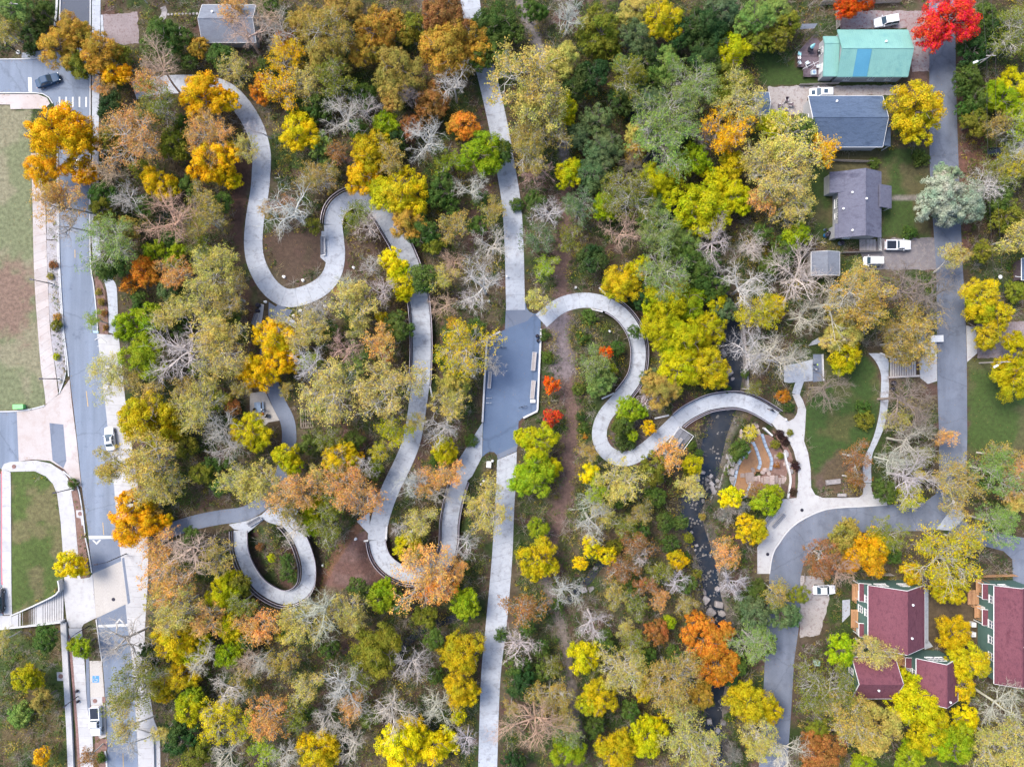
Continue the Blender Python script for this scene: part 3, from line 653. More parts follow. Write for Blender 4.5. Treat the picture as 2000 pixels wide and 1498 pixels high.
area([(1900,500),(1965,500),(1960,580),(1905,580)], (.07, .085, .035), 14, .9)
area([(1560,1245),(1700,1300),(1650,1400),(1550,1400)], (.085, .062, .05), 20, .9)
area([(1805,1140),(1945,1120),(1935,1280),(1870,1290),(1810,1260)], (.12, .088, .055), 14, 1, (.095, .07, .045), 1.5, 18)
area([(1880,1068),(1960,1078),(1978,1095),(1978,1122),(1900,1128)], (.07, .055, .04), 5, 1)
area([(700,1022),(722,1042),(728,1092),(770,1138),(690,1150),(622,1145),(640,1105),(676,1052)], (.15, .085, .075), 8, 1, (.175, .11, .10), 1.8, 19)
area([(360,50),(400,90),(400,150),(270,150),(270,20),(360,20)], (.075, .07, .035), 10, .9)
area([(440,290),(470,280),(492,330),(478,430),(470,520),(500,600),(490,640),(455,560)], (.11, .062, .05), 12, .9)
area([(515,460),(560,560),(632,520),(628,440),(560,420)], (.095, .062, .05), 12, .8)
area([(680,440),(760,440),(790,500),(760,600),(660,600)], (.10, .06, .05), 14, .7)
area([(1020,820),(1060,820),(1060,1000),(1010,1000)], (.07, .075, .035), 12, .8)
area([(940,900),(968,900),(966,990),(935,980)], (.10, .085, .055), 8, .9)
area([(1115,590),(1200,600),(1228,660),(1228,720),(1190,770),(1130,770)], (.06, .072, .032), 14, .9)
area([(1190,840),(1225,800),(1290,845),(1240,880),(1200,880)], (.12, .095, .09), 8, .9)
area([(1200,1000),(1340,1010),(1370,1110),(1380,1230),(1200,1240),(1180,1120)], (.125, .095, .068), 26, .8, (.06, .075, .03), 1.2, 20)
area([(1010,1130),(1062,1130),(1100,1330),(1010,1340)], (.05, .066, .028), 16, .8)
trail(DIRT_UP, 15, (.24, .215, .21)); trail(DIRT_MID, 22, (.165, .105, .09), 15); trail(DIRT_LOW, 14, (.215, .18, .16), 8)
trail([(1080,610),(1092,650),(1100,720)], 34, (.20, .165, .175), 12)
trail([(655,820),(685,852),(720,870),(765,872)], 11, (.17, .095, .085), 5)
trail([(610,1155),(640,1110),(672,1060),(700,1030)], 14, (.18, .095, .06), 5)
trail([(1742,388),(1780,388),(1815,388)], 5, (.22, .20, .185), 3)
# pebbly creek bed
dcr = dist_poly(PX, PY, CREEK); cmix(1 - sm((dcr - 24) / 16), (.11, .10, .09)); cmix((1 - sm((dcr - 10) / 22)) * sm((fbm(NX * 2, NY * 2, 44) - .5) / .1), (.20, .18, .17))
ny, nx = PX.shape
idx = np.arange(nx * ny).reshape(ny, nx)
F = np.stack([idx[:-1, :-1], idx[:-1, 1:], idx[1:, 1:], idx[1:, :-1]], -1).reshape(-1, 4)
me = np_mesh('ground', np.stack([GX, GY, GZ], -1).reshape(-1, 3), F, True, C.reshape(-1, 3)); me.materials.append(M['ground'])
tag(link(bpy.data.objects.new('ground', me)), kind='structure')
def water(name, line, w, z):
    A = spline(line, 10); N = normals2(A); L = A + N * w / 2; R = A - N * w / 2
    V = []; 
    for l, r in zip(L, R):
        for q in (l, (l + r) / 2, r): p = W(*q); V.append((p.x, p.y, z))
    F = [(3 * i + j, 3 * i + 3 + j, 3 * i + 4 + j, 3 * i + 1 + j) for i in range(len(A) - 1) for j in (0, 1)]
    me = np_mesh(name, np.array(V), np.array(F)); me.materials.append(M['water']); tag(link(bpy.data.objects.new(name, me)), kind='structure')
water('creek_water', CREEK, 60, -1.6); water('brook_water', BROOK_1, 20, -.86); water('brook_water', BROOK_2, 22, -.86)
# ---------------------------------------------------------------- bridges and railings
def outward(p, n, s):
    a = W(*p); b_ = W(*(np.array(p) + n * s)); d = (b_ - a); return d.normalized()
_post = None
def railing(A, w, side, parent, z0=Z_CO):
    global _post
    if _post is None:
        b = MB(); b.tube([(0, 0, -.15), (0, .30, 1.12)], .035, 5); _post = b.build('post', M['metal_dark']).data
        bpy.data.objects.remove(bpy.data.objects['post'])
    N = normals2(A); r = empty('railing', parent.location); r.parent = parent; r.location = (0, 0, 0)
    pts = [p + n * side * (w / 2 + .6) for p, n in zip(A, N)]; outs = [outward(p, n, side) for p, n in zip(A, N)]
    base = [W(*p) for p in pts]
    def line(h, lean): return [(q.x + o.x * lean, q.y + o.y * lean, z0 + h) for q, o in zip(base, outs)]
    MB().tube(line(1.12, .30), .06, 6).build('top_rail', M['rail_top'], r, world=True)
    MB().tube(line(.40, .11), .05, 5).build('lower_rail', M['rail_top'], r, world=True)
    b = MB()
    for k in range(7): b.tube(line(.50 + .085 * k, .13 + .023 * k), .020, 4)
    b.build('infill_cables', M['metal_dark'], r, world=True)
    MB().tube(line(-.05, -.04), .10, 4).build('edge_beam', M['metal_dark'], r, world=True)
    d = np.r_[0, np.cumsum(np.linalg.norm(np.diff(A, axis=0), axis=1))]
    for t in np.arange(2, d[-1] - 1, 14):
        i = int(np.argmin(abs(d - t))); q, o = base[i], outs[i]
        loc = Vector((q.x, q.y, z0)) - parent.location
        inst('post', _post, r, loc, (0, 0, math.atan2(o.y, o.x) - math.pi / 2))
    return r
def bridge(A, w, label, rails=(1, -1)):
    p0 = W(*A[0]); root = empty('footbridge', (p0.x, p0.y, 0), label=label, cat='footbridge')
    root['group'] = 'railed ramps of the winding footpath'
    path_slabs('footbridge', A, w, 24, Z_CO + .003, M['concrete'], root=root, thick=.3)
    for s in rails: railing(A, w, s, root)
    d = np.r_[0, np.cumsum(np.linalg.norm(np.diff(A, axis=0), axis=1))]
    for t in np.arange(45, d[-1] - 30, 70):
        i = int(np.argmin(abs(d - t))); q = W(*A[i]); g = gz1(*A[i])
        if g < -.5: MB().lathe((q.x, q.y, 0), [(.28, g - .3), (.28, -.42), (.9, -.26)], 10).build('pier', M['stone'], root, world=True)
    return root
bridge(RAISED[0], 36, 'long curved concrete ramp with dark railings left of the plaza')
bridge(RAISED[1], 31, 'U-shaped concrete ramp with railings joining the plaza from lower left')
bridge(RAISED[2], 28, 'C-shaped railed concrete ramp right of the plaza')
bridge(RAISED[3], 28, 'arched concrete footbridge with railings crossing the creek')
bridge(RAISED[4], 27, 'oval railed concrete ramp loop below the asphalt path')

def wall_thing(name, pts, w, top, label, mat=None, bottom=-.8, cat='wall', group=None):
    o = strip(name, pts, w, top, mat or M['wall_white'], bottom=bottom, kind='thing', hard=True); tag(o, label, cat, group); return o
wall_thing('low_wall', [(977,648),(951.5,662),(951.4,663),(946.5,745),(942.5,824)], 3.4, .55, 'white angled low wall along the left edge of the plaza')
wall_thing('low_wall', [(1056.5,643),(1052.5,730),(1049.5,801),(1048,803),(1022,816)], 3.4, .55, 'white angled low wall along the right edge of the plaza')
for p, l in ((((803,748),(795,768)), 'white wing wall left of the long ramp lower end'), (((840,754),(845,777)), 'white wing wall right of the long ramp lower end'),
             (((1170,562),(1189,582)), 'white wing wall above the C-shaped ramp upper end'), (((1154,604),(1177,609)), 'white wing wall below the C-shaped ramp upper end'),
             (((1175,779),(1199,768)), 'white wing wall left of the C-shaped ramp lower end'), (((1210,808),(1218,794)), 'short white wing wall behind the lime tree inside the hairpin'),
             (((1278,817),(1306,811)), 'white wing wall left of the creek footbridge'), (((711,1056),(720,1055)), 'tiny white wing wall left of the U-shaped ramp'),
             (((756,1027),(754,1056)), 'white wing wall inside the U-shaped ramp'), (((1508,851),(1492,836)), 'white wing wall at the right end of the creek footbridge')):
    wall_thing('wing_wall', list(p), 3, .32, l, group='white wing walls at the ramp ends')
wall_thing('retaining_wall', [(0,1224),(60,1218),(128,1210)], 3, 1.5, 'white coping wall along the bottom of the long stairs', bottom=-.5)
wall_thing('retaining_wall', [(126,1214),(130,1290),(134,1360),(138,1430),(143,1560)], 11, .45, 'broad pale concrete retaining wall left of the brick strip', M['concrete_white'], bottom=-.5)
wall_thing('retaining_wall', [(30,1198),(80,1176),(122,1153),(122,1130)], 2.4, 1.45, 'white slanted coping along the top of the long stairs', bottom=-.5)
wall_thing('planter_wall', [(271,1424),(290,1430),(300,1442),(302,1560)], 4, .5, 'pale angled planter wall beside the street at the bottom', M['concrete_white'])
wall_thing('retaining_wall', [(1452,636),(1458,700),(1462,760),(1466,790)], 4, .0, 'mossy stone retaining wall on the right bank of the creek', M['stone'], bottom=-2.4)

# long stairs of the left bank: each tread a slab
stair = empty('long_stairs', W(85, 1190, 0), label='wide pale concrete stairs rising left from the crossing', cat='stairs')
xs = list(np.linspace(125, 89, 10)) + list(np.linspace(76, 46, 9))
z = .075
for i, x in enumerate(xs):
    xn = xs[i + 1] if i + 1 < len(xs) else 32
    z += 1.30 / len(xs)
    yt = lambda q: np.interp(q, [34, 122, 128], [1200, 1154, 1152]); yb = lambda q: np.interp(q, [32, 128], [1221, 1209])
    pts = [W(x - .35, yt(x)), W(xn, yt(xn)), W(xn, yb(xn)), W(x - .35, yb(x))]
    MB().prism([(p.x, p.y) for p in pts], -.4, z).build('tread', M['concrete_white'], stair, world=True)
    e = [W(x - .15, yt(x)), W(x - .15, yb(x))]
    MB().tube([(e[0].x, e[0].y, z - .10), (e[1].x, e[1].y, z - .10)], .05, 4).build('nosing', M['metal_dark'], stair, world=True)
HARD.append([(30, 1200), (124, 1152), (130, 1212), (-5, 1226), (-70, 1226), (-70, 1198)])
edge_slabs('pavement', [(-70,1198),(33,1197.5)], [(-70,1224),(33,1221)], 20, 1.40, M['concrete_white'], thick=1.4)
# timber steps on the right
tst = empty('timber_steps', W(1760, 718, 0), label='pale timber steps between the footpath and the parking pad', cat='steps')
for i, x in enumerate(np.linspace(1738, 1783, 11)):
    a, c = W(x, 701 + (0 if x < 1760 else 5)), W(x + 3.6, 735)
    MB().prism([(a.x, a.y), (c.x, a.y), (c.x, c.y), (a.x, c.y)], -.3, .06 + .03 * i).build('tread', M['concrete_tan'], tst, world=True)
    d = W(x + 4.0, 735)
    MB().tube([(d.x, a.y, .10 + .03 * i), (d.x, c.y, .10 + .03 * i)], .055, 4).build('riser_board', M['wood_dark'], tst, world=True)
HARD.append([(1734, 698), (1790, 698), (1790, 738), (1734, 738)])
wall_thing('low_wall', [(1734,737),(1796,734)], 3.4, .45, 'white low wall below the timber steps', M['wood_grey'])
wall_thing('low_wall', [(1718,690),(1748,702)], 3, .4, 'white slanted low wall above the timber steps')

# wooden overlook
ov = empty('wooden_overlook', W(1328, 857, 0), label='dark plank overlook deck with pale railing beside the creek', cat='deck')
q = [np.array(p, float) for p in ((1326,834),(1352,851),(1331,879),(1307,864))]
for i in range(12):
    t0, t1 = i / 12 + .006, (i + 1) / 12 - .006
    quad = [q[3] + (q[2] - q[3]) * t0, q[3] + (q[2] - q[3]) * t1, q[0] + (q[1] - q[0]) * t1, q[0] + (q[1] - q[0]) * t0]
    MB().prism([tuple(W(*p).xy) for p in quad], -.05, .05).build('plank', M['wood_deck'], ov, world=True)
b = MB()
cor = [q[0], q[1], q[2], q[3]]
def P3(p, z): v = W(*p); return (v.x, v.y, z)
b.tube([P3(q[0], 1.1), P3(q[1], 1.1), P3(q[2], 1.1)], .07, 5); b.build('top_rail', M['white'], ov, world=True)
b = MB()
for k in range(5): b.tube([P3(q[0], .25 + .17 * k), P3(q[1], .25 + .17 * k), P3(q[2], .25 + .17 * k)], .02, 4)
b.build('infill_cables', M['metal_dark'], ov, world=True)
for a_, c_ in ((q[0], q[1]), (q[1], q[2])):
    for t in (0, .33, .66, 1):
        p = a_ + (c_ - a_) * t; MB().tube([P3(p, -1.6), P3(p, 1.1)], .04, 5).build('post', M['metal_dark'], ov, world=True)
strip('kerb', [(1326,833),(1306.5,864.5)], 2, .12, M['wall_white'])
HARD.append([tuple(p) for p in q])

# ---------------------------------------------------------------- furniture
def bench(px, py, L, wd, rz, label, mat='wood_grey', back=False, group=None, z=Z_CO):
    r = empty('bench', (*W(px, py).xy, z), rz, label, 'bench', group)
    n = max(3, int(wd / .13))
    for i in range(n):
        y = -wd / 2 + (i + .5) * wd / n
        MB().box((0, y, .44), (L, wd / n - .02, .05)).build('seat_slat', M[mat], r)
    for x in (-L * .42, L * .42): MB().box((x, 0, .21), (.08, wd * .85, .41)).build('leg', M['metal_light'], r)
    b = MB()
    for y in (-wd / 2 - .03, wd / 2 + .03): b.box((0, y, .45), (L + .1, .05, .07))
    for x in (-L / 2 - .03, L / 2 + .03): b.box((x, 0, .45), (.05, wd - .02, .07))
    b.build('frame', M['metal_light'], r)
    if back:
        for k in range(3): MB().box((0, wd / 2 + .10 + .03 * k, .60 + .13 * k), (L, .04, .11)).build('back_slat', M[mat], r)
    return r
bench(1042.5, 706, 3.5, .75, math.radians(85), 'upper of two long metal-framed benches along the plaza right wall', 'wood_grey')
bench(1040.5, 761, 3.5, .75, math.radians(85), 'lower of two long metal-framed benches along the plaza right wall', 'wood_grey')
bench(956.5, 742, 3.2, .55, math.radians(86), 'pale wooden bench along the plaza left wall', 'wood_grey')
bench(501.5, 624, 2.2, .55, math.radians(72), 'grey bench on the pale pad beside two dark bins', 'wood_deck', True)
bench(499, 1018, 2.9, .6, math.radians(30), 'dark slatted bench at the top of the oval ramp loop', 'wood_deck', True)
bench(633, 481, 3.6, .55, math.radians(91), 'dark slatted bench beside the small inner bend of the left path', 'wood_deck', True)
bench(1325, 864, 1.9, .5, math.radians(55), 'grey bench on the wooden overlook', 'wood_grey')
bench(1519, 1016, 3.4, .5, math.radians(48), 'long dark bench nearest the road bend on the forecourt', 'wood_deck')
bench(1499, 1013, 2.8, .9, math.radians(50), 'long grey bench under the green tree at the forecourt edge', 'wood_deck')
for px, py, l in ((1642, 966, 'small white-topped bench at the forecourt back edge'),): bench(px, py, 1.6, .5, 0, l, 'wood_grey')
def bin_(px, py, r_, mat, label, h=.95, z=Z_CO):
    o = empty('litter_bin', (*W(px, py).xy, z), 0, label, 'bin')
    MB().lathe((0, 0, 0), [(r_ * .85, 0), (r_, .1), (r_, h - .1), (r_ * .96, h - .05)], 14).build('bin_body', M[mat], o, smooth=True)
    MB().lathe((0, 0, 0), [(r_ * 1.05, h - .05), (r_ * 1.05, h), (r_ * .6, h + .10), (r_ * .55, h + .10), (r_ * .5, h - .02)], 14).build('rim', M['metal_dark'], o, smooth=True)
M['bin_blue'] = plain('blue_bin', (.03, .20, .48), .4); M['bin_grey'] = plain('blue_grey_bin', (.16, .24, .36), .4); M['cyan'] = plain('cyan_fabric', (.30, .66, .72), .8); M['bin_teal'] = plain('teal_bin', (.04, .16, .22), .5)
bin_(1049, 657, .34, 'bin_grey', 'dark-rimmed round bin nearer the top along the plaza right wall')
bin_(1050.5, 666, .30, 'bin_blue', 'bright blue round bin along the plaza right wall')
bin_(506.5, 597, .42, 'metal_dark', 'larger black round bin on the bench pad')
bin_(505.5, 608, .36, 'metal_dark', 'smaller black round bin on the bench pad')
bin_(1741.5, 748, .42, 'metal_dark', 'large black bin below the timber steps')
bin_(1740, 759, .30, 'metal_dark', 'small black bin below the timber steps')
bin_(1266, 893, .38, 'bin_teal', 'teal bin beside the hairpin of the right path')
bin_(1611, 461, .45, 'bin_blue', 'blue bin beside the grey-roofed house')
bin_(1615, 457, .32, 'white', 'white bin behind the blue bin beside the grey-roofed house')
bin_(1609, 450, .22, 'bin_grey', 'small grey bin above the blue bin by the grey-roofed house')
bin_(1640, 476, .48, 'bin_grey', 'grey round barrel below the grey-roofed house')
def box_thing(name, px, py, s, rz, mat, label, cat, z=0, lid=True):
    o = empty(name, (*W(px, py).xy, z), rz, label, cat)
    MB().box((0, 0, s[2] / 2), s).build('cabinet_body', M[mat], o)
    if lid: MB().box((0, 0, s[2] + .04), (s[0] + .1, s[1] + .1, .07)).build('lid', M[mat], o)
    for y in (-1, 1): MB().box((s[0] * .5 + .012, y * s[1] * .22, s[2] * .5), (.02, s[1] * .4, s[2] * .8)).build('door', M[mat], o)
    return o
M['box_green'] = plain('pale_green_box', (.30, .42, .36), .5); M['lime'] = plain('lime_plastic', (.16, .55, .16), .5)
box_thing('utility_box', 955, 906, (1.1, .8, .9), 1.5, 'white', 'white utility box on the grass below the plaza', 'utility box')
box_thing('utility_box', 41, 794, (1.9, .8, .8), .02, 'lime', 'bright green box at the field corner by the driveway', 'box')
box_thing('utility_box', 1592.5, 1292, (1.0, .9, .8), 0, 'box_green', 'pale green transformer box beside the lower maroon house', 'utility box')
box_thing('recycling_skip', 1793, 660, (1.2, 1.0, 1.0), 0, 'bin_blue', 'blue skip above the parking pad', 'skip')
box_thing('utility_box', 1790, 669, (1.2, .6, .9), 0, 'white', 'white box beside the blue skip above the parking pad', 'box')
box_thing('storage_box', 1826, 662, (2.3, 1.2, .7), .04, 'white', 'pale leaf-strewn flat container at the road edge', 'container')
box_thing('utility_box', 1896.5, 1217, (.8, .8, .8), 0, 'white', 'upper white air unit beside the right maroon house', 'air unit')
box_thing('utility_box', 1896, 1236, (.8, .8, .8), 0, 'white', 'lower white air unit beside the right maroon house', 'air unit')
box_thing('utility_box', 1040.5, 783.5, (.9, .5, .5), 0, 'white', 'two-lidded white chest at the foot of the lower plaza bench', 'chest')
def rack(px, py, label):
    r = empty('bike_rack', (*W(px, py).xy, Z_CO), 0, label, 'bike rack')
    pts = [(-.42, 0, 0), (-.42, 0, .62)] + [(-.42 * math.cos(t), 0, .62 + .2 * math.sin(t)) for t in np.linspace(.3, math.pi - .3, 7)] + [(.42, 0, .62), (.42, 0, 0)]
    MB().tube(pts, .035, 6).build('hoop', M['metal_light'], r)
    for x in (-.42, .42): MB().lathe((x, 0, 0), [(.09, 0), (.09, .03)], 8).build('foot_plate', M['metal_light'], r)
rack(955, 777.5, 'upper of two metal bike hoops on the plaza'); rack(954.5, 787, 'lower of two metal bike hoops on the plaza')
def path_light(px, py, label):
    g = gz1(px, py); r = empty('path_light', (*W(px, py).xy, g), 0, label, 'path light', 'small white lights beside the paths')
    MB().lathe((0, 0, 0), [(.28, 0), (.28, .06), (.07, .08), (.07, .55)], 10).build('stem', M['metal_light'], r)
    MB().lathe((0, 0, 0), [(.16, .55), (.20, .60), (.20, .68), (.05, .74)], 10).build('lamp_head', M['white'], r)
for x, y, l in ((555,541,'left of two in the hollow of the left S-bend'),(592,548,'right of two in the hollow of the left S-bend'),(519,590,'at the asphalt path junction, left side'),(587,607,'at the asphalt path junction, right side'),(574,617,'on the slope right of the asphalt path junction'),
                (635,598,'below the left S-bend'),(691,523,'between the left path and the long ramp'),(741,922,'left of the path below the long ramp'),(945,939,'on the grass below the plaza, upper'),(940,945,'on the grass below the plaza, lower'),(948,963,'on the grass below the white utility box'),(962,900,'just above the white utility box'),
                (1191,647,'inside the C-shaped ramp'),(1208,856,'inside the hairpin of the right path'),(1124,562,'above the right path near the dirt trail'),(792,1176,'below the U-shaped ramp'),(695,1052,'on the mulch fan left of the U-shaped ramp'),(627,1107,'right of the oval ramp loop'),(990,541,'on the upper greenway'),(1533,819,'at the right end of the creek footbridge'),(915,585,'left of the greenway under bare trees'),(955,589,'beside the greenway above the plaza')):
    path_light(x, y, 'small white path light ' + l)

def street_lamp(px, py, h, arm, label, ring=True, col='metal_dark', curved=False):
    g = gz1(px, py); r = empty('street_lamp', (*W(px, py).xy, g), 0, label, 'street lamp', 'street lamps')
    if ring: MB().lathe((0, 0, 0), [(.42, 0), (.42, .16), (.30, .18)], 16).build('footing', M['concrete_white'], r)
    MB().tube([(0, 0, .1), (0, 0, h * .5), (0, 0, h)], [.11, .09, .07], 8).build('pole', M[col], r)
    ax, ay = arm; n = 7
    pts = [(ax * t, ay * t, h - .1 + (.5 * math.sin(t * 1.57) if curved else .05 * t)) for t in np.linspace(0, 1, n)]
    MB().tube(pts, .05, 6).build('arm', M[col], r)
    e = pts[-1]; a = math.atan2(ay, ax)
    MB().box((e[0], e[1], e[2]), (.75, .30, .12), a).build('lamp_head', M['white' if col != 'metal_dark' else 'metal_dark'], r)
street_lamp(103, 555, 5.2, (-.5, .1), 'dark street lamp on a white ring beside the left pavement')
street_lamp(117, 740, 5.0, (-.3, 0), 'dark street lamp in the gravel bed above the driveway')
street_lamp(142, 954, 4.6, (-.5, -.1), 'dark street lamp below the driveway apron')
street_lamp(247, 1081, 6.5, (-1.8, -.3), 'dark curved street lamp right of the raised crossing', False, curved=True)
street_lamp(176, 1221, 4.6, (-.8, -.9), 'dark curved street lamp below the raised crossing', False, curved=True)
street_lamp(153, 1359, 3.6, (-.3, -.3), 'dark lamp beside the brick strip above the white pickup', False)
street_lamp(36, 103, 3.4, (-.2, .3), 'dark lamp on a white ring above the side street')
def utility_pole(px, py, h, label, arm=None):
    r = empty('utility_pole', (*W(px, py).xy, 0), 0, label, 'utility pole', 'utility poles')
    MB().tube([(0, 0, -.3), (0, 0, h)], [.15, .10], 8).build('pole', M['wood_grey'], r)
    MB().box((0, 0, h - .5), (1.8, .1, .12)).build('crossarm', M['wood_grey'], r)
    if arm:
        MB().tube([(0, 0, h - 1.2), (arm[0], arm[1], h - .8)], .05, 6).build('lamp_arm', M['metal_light'], r)
        MB().box((arm[0], arm[1], h - .85), (.9, .35, .15), math.atan2(arm[1], arm[0])).build('lamp_head', M['white'], r)
    return r
utility_pole(80, 50, 8.0, 'pale slanting utility pole at the top left corner')
utility_pole(1876, 150, 9.0, 'utility pole with white lamp arm beside the upper right road', (-2.6, -1.0))
utility_pole(1913, 709, 7.6, 'utility pole with white lamp beside the right road driveway', (-1.6, -.8))
def wire(a, c, label):
    p, q = Vector(a), Vector(c); pts = [p.lerp(q, t) + Vector((0, 0, -1.2 * 4 * t * (1 - t))) for t in np.linspace(0, 1, 14)]
    o = MB().tube(pts, .018, 4).build('power_line', M['metal_dark']); tag(o, label, 'power line', 'power lines along the right road')
pa, pb = W(1876, 150), W(1913, 709)
for dx, l in ((-.8, 'left'), (.8, 'right')):
    wire((pa.x + dx, pa.y, 8.6), (pb.x + dx, pb.y, 7.2), l + ' strand of the power line along the right road')
    wire((pa.x + dx, pa.y, 8.6), (pa.x + dx - 1, pa.y + 45, 8.6), l + ' strand of the power line above the lamp pole')
sg = empty('street_name_sign', W(79, 78, 0), 0, 'green and white street sign under the trees at the junction', 'sign')
MB().tube([(0, 0, 0), (0, 0, 2.9)], .04, 6).build('post', M['metal_light'], sg)
M['sign_green'] = plain('green_sign', (.05, .42, .36), .4)
MB().box((-.1, .25, 2.9), (1.0, .45, .05), .1, ('X', .5)).build('name_plate', M['sign_green'], sg); MB().lathe((.35, -.1, 2.3), [(.34, 0), (.36, .03), (.34, .05)], 8).build('stop_plate', M['white'], sg)
sg = empty('road_sign', W(203, 650, 0), 0, 'pale blue-white sign in the bed right of the street', 'sign')
MB().tube([(0, 0, 0), (0, 0, 2.2)], .04, 6).build('post', M['metal_light'], sg); M['sign_pale'] = plain('pale_sign', (.45, .62, .70), .4)
MB().box((-.3, 0, 2.1), (1.0, .4, .05), 0, ('X', .5)).build('sign_plate', M['sign_pale'], sg)
def disc(name, px, py, r_, z, mat, label):
    o = empty(name, (*W(px, py).xy, z), 0, kind='structure')
    MB().lathe((0, 0, 0), [(r_, 0), (r_, .012), (r_ * .9, .016)], 20).build('cover_ring', M[mat], o); MB().lathe((0, 0, .0), [(r_ * .78, .012), (r_ * .78, .022)], 18).build('cover_plate', M['brick' if mat == 'brick' else 'metal_dark'], o)
for x, y, r_, z, m_ in ((28, 911, .42, .1, 'brick'), (157, 1003, .42, .1, 'brick'), (186, 1368, .42, .08, 'brick'), (222, 1170, .35, .095, 'metal_dark'), (1566, 996, .33, .09, 'metal_dark'), (1499, 1082, .33, .09, 'metal_dark'), (119, 1320, .45, .06, 'brick')):
    disc('manhole_cover', x, y, r_, z, m_, '')
poly('manhole_pad', [(149,996),(163,996),(166,1024),(160,1026),(158,1012),(150,1010)], .09, M['concrete_white']); poly('manhole_pad', [(177,1361),(199,1361),(200,1376),(178,1376)], .07, M['concrete_white']); poly('manhole_pad', [(111,1312),(127,1312),(128,1329),(112,1329)], .05, M['concrete_white'])
for x, y, l in ((152, 1348, 'upper'), (154, 1368, 'lower')):
    o = empty('bollard', (*W(x, y).xy, Z_CO), 0, l + ' dark round bollard beside the brick strip', 'bollard', 'bollards on the left pavement')
    MB().lathe((0, 0, 0), [(.28, 0), (.28, .4), (.22, .55), (.1, .62)], 12).build('bollard_post', M['metal_dark'], o, smooth=True); MB().lathe((0, 0, 0), [(.36, 0), (.36, .05)], 12).build('base_plate', M['metal_light'], o)
# picnic table and trellis platform
pt = empty('picnic_table', (*W(508, 795).xy, Z_CO), math.radians(95), 'blue-grey picnic table on the pad beside the asphalt path', 'picnic table')
for i in range(5): MB().box((0, -.36 + .18 * i, .75), (2.0, .165, .04)).build('top_slat', M['bin_grey'], pt)
for y in (-.75, .75): MB().box((0, y, .44), (2.0, .28, .04)).build('seat', M['bin_grey'], pt)
for x in (-.7, .7):
    MB().tube([(x, -.75, 0), (x, .2, .74)], .04, 4).tube([(x, .75, 0), (x, -.2, .74)], .04, 4).tube([(x, -.8, .41), (x, .8, .41)], .04, 4).build('leg', M['metal_dark'], pt)
tp = empty('trellis_platform', W(600, 818, 0), math.radians(2), 'pale square lattice platform right of the asphalt path', 'platform')
for x in np.linspace(-1.15, 1.15, 6): MB().box((x, 0, .32), (.16, 3.5, .06)).build('slat', M['wood_brown'], tp)
for y in np.linspace(-1.7, 1.7, 5): MB().box((0, y, .25), (2.5, .14, .08)).build('joist', M['wood_brown'], tp)
for x in (-1.1, 1.1):
    for y in (-1.6, 1.6): MB().box((x, y, .1), (.12, .12, .3)).build('post', M['wood_brown'], tp)

# ---------------------------------------------------------------- stones
def stone_mesh(seed, flat=.7):
    r = random.Random(seed); bm = bmesh.new(); bmesh.ops.create_icosphere(bm, subdivisions=1, radius=1.0)
    for v in bm.verts:
        v.co *= r.uniform(.78, 1.12); v.co.z = max(-.6, min(.62, v.co.z)) * flat; v.co.x = max(-.82, min(.82, v.co.x)); v.co.y = max(-.82, min(.82, v.co.y))
    me = bpy.data.meshes.new('stone'); bm.to_mesh(me); bm.free(); return me
def block_mesh(seed):
    r = random.Random(seed); bm = bmesh.new(); bmesh.ops.create_cube(bm, size=2.0)
    bmesh.ops.bevel(bm, geom=list(bm.edges), offset=.22, segments=1, affect='EDGES')
    for v in bm.verts: v.co += Vector((r.uniform(-.1, .1), r.uniform(-.1, .1), r.uniform(-.08, .08)))
    me = bpy.data.meshes.new('block'); bm.to_mesh(me); bm.free(); return me
STONES = [stone_mesh(i) for i in range(6)]; BLOCKS = [block_mesh(i) for i in range(6)]
STONES_P = [m.copy() for m in STONES]; BLOCKS_P = [m.copy() for m in BLOCKS]
for m in STONES + BLOCKS: m.materials.append(M['stone'])
for m in STONES_P + BLOCKS_P: m.materials.append(M['stone_pink'])
BOULD = []
def boulder(px, py, rx, ry, rz, zt, label, group='boulders in the creek bed', meshes=None):
    meshes = meshes or (STONES + BLOCKS + BLOCKS)
    o = bpy.data.objects.new('boulder', random.choice(meshes)); p = W(px, py, zt)
    o.location = (p.x, p.y, zt); o.rotation_euler = (random.uniform(-.15, .15), random.uniform(-.15, .15), math.radians(rz)); o.scale = (rx * S, ry * S, min(rx, ry) * S * .9)
    link(o); BOULD.append((px, py, o)); tag(o, label, 'boulder', group)
lab = 'pale grey boulder in the shallow creek below the footbridge'
for x, y, a, c in ((1401,938,5,5),(1381,937,6,5),(1372,923,4,7),(1390,945,4,5),(1392,955,4,7),(1369,968,6,4),(1373,978,6,4),(1358,930,5,5),(1361,936,5,5),(1363,962,6,5),(1391,974,6,4),(1396,962,5,4),(1388,930,4,3)): boulder(x, y, a, c, random.uniform(0, 180), -1.45, lab)
lab2 = 'grey boulder in the upper creek beside the yellow trees'
for x, y, a, c in ((1421,728,8,7),(1431,740,5,4),(1412,690,5,9),(1408,700,4,8)): boulder(x, y, a, c, 30, -1.45, lab2, 'boulders in the upper creek')
lab3 = 'grey boulder beside the creek left of the orange tree'
for x, y, a, c in ((1377,1171,8,7),(1387,1196,9,8),(1375,1156,5,8),(1383,1226,7,9),(1410,1198,8,9),(1413,1245,9,8),(1424,1240,7,7),(1401,1150,6,6),(1404,1180,6,8),(1390,1214,5,5),(1397,1052,6,5),(1402,1044,5,4)): boulder(x, y, a, c, random.uniform(0, 90), -1.4, lab3, 'boulders along the lower creek')
lab4 = 'grey boulder in the creek at the bottom of the photo'
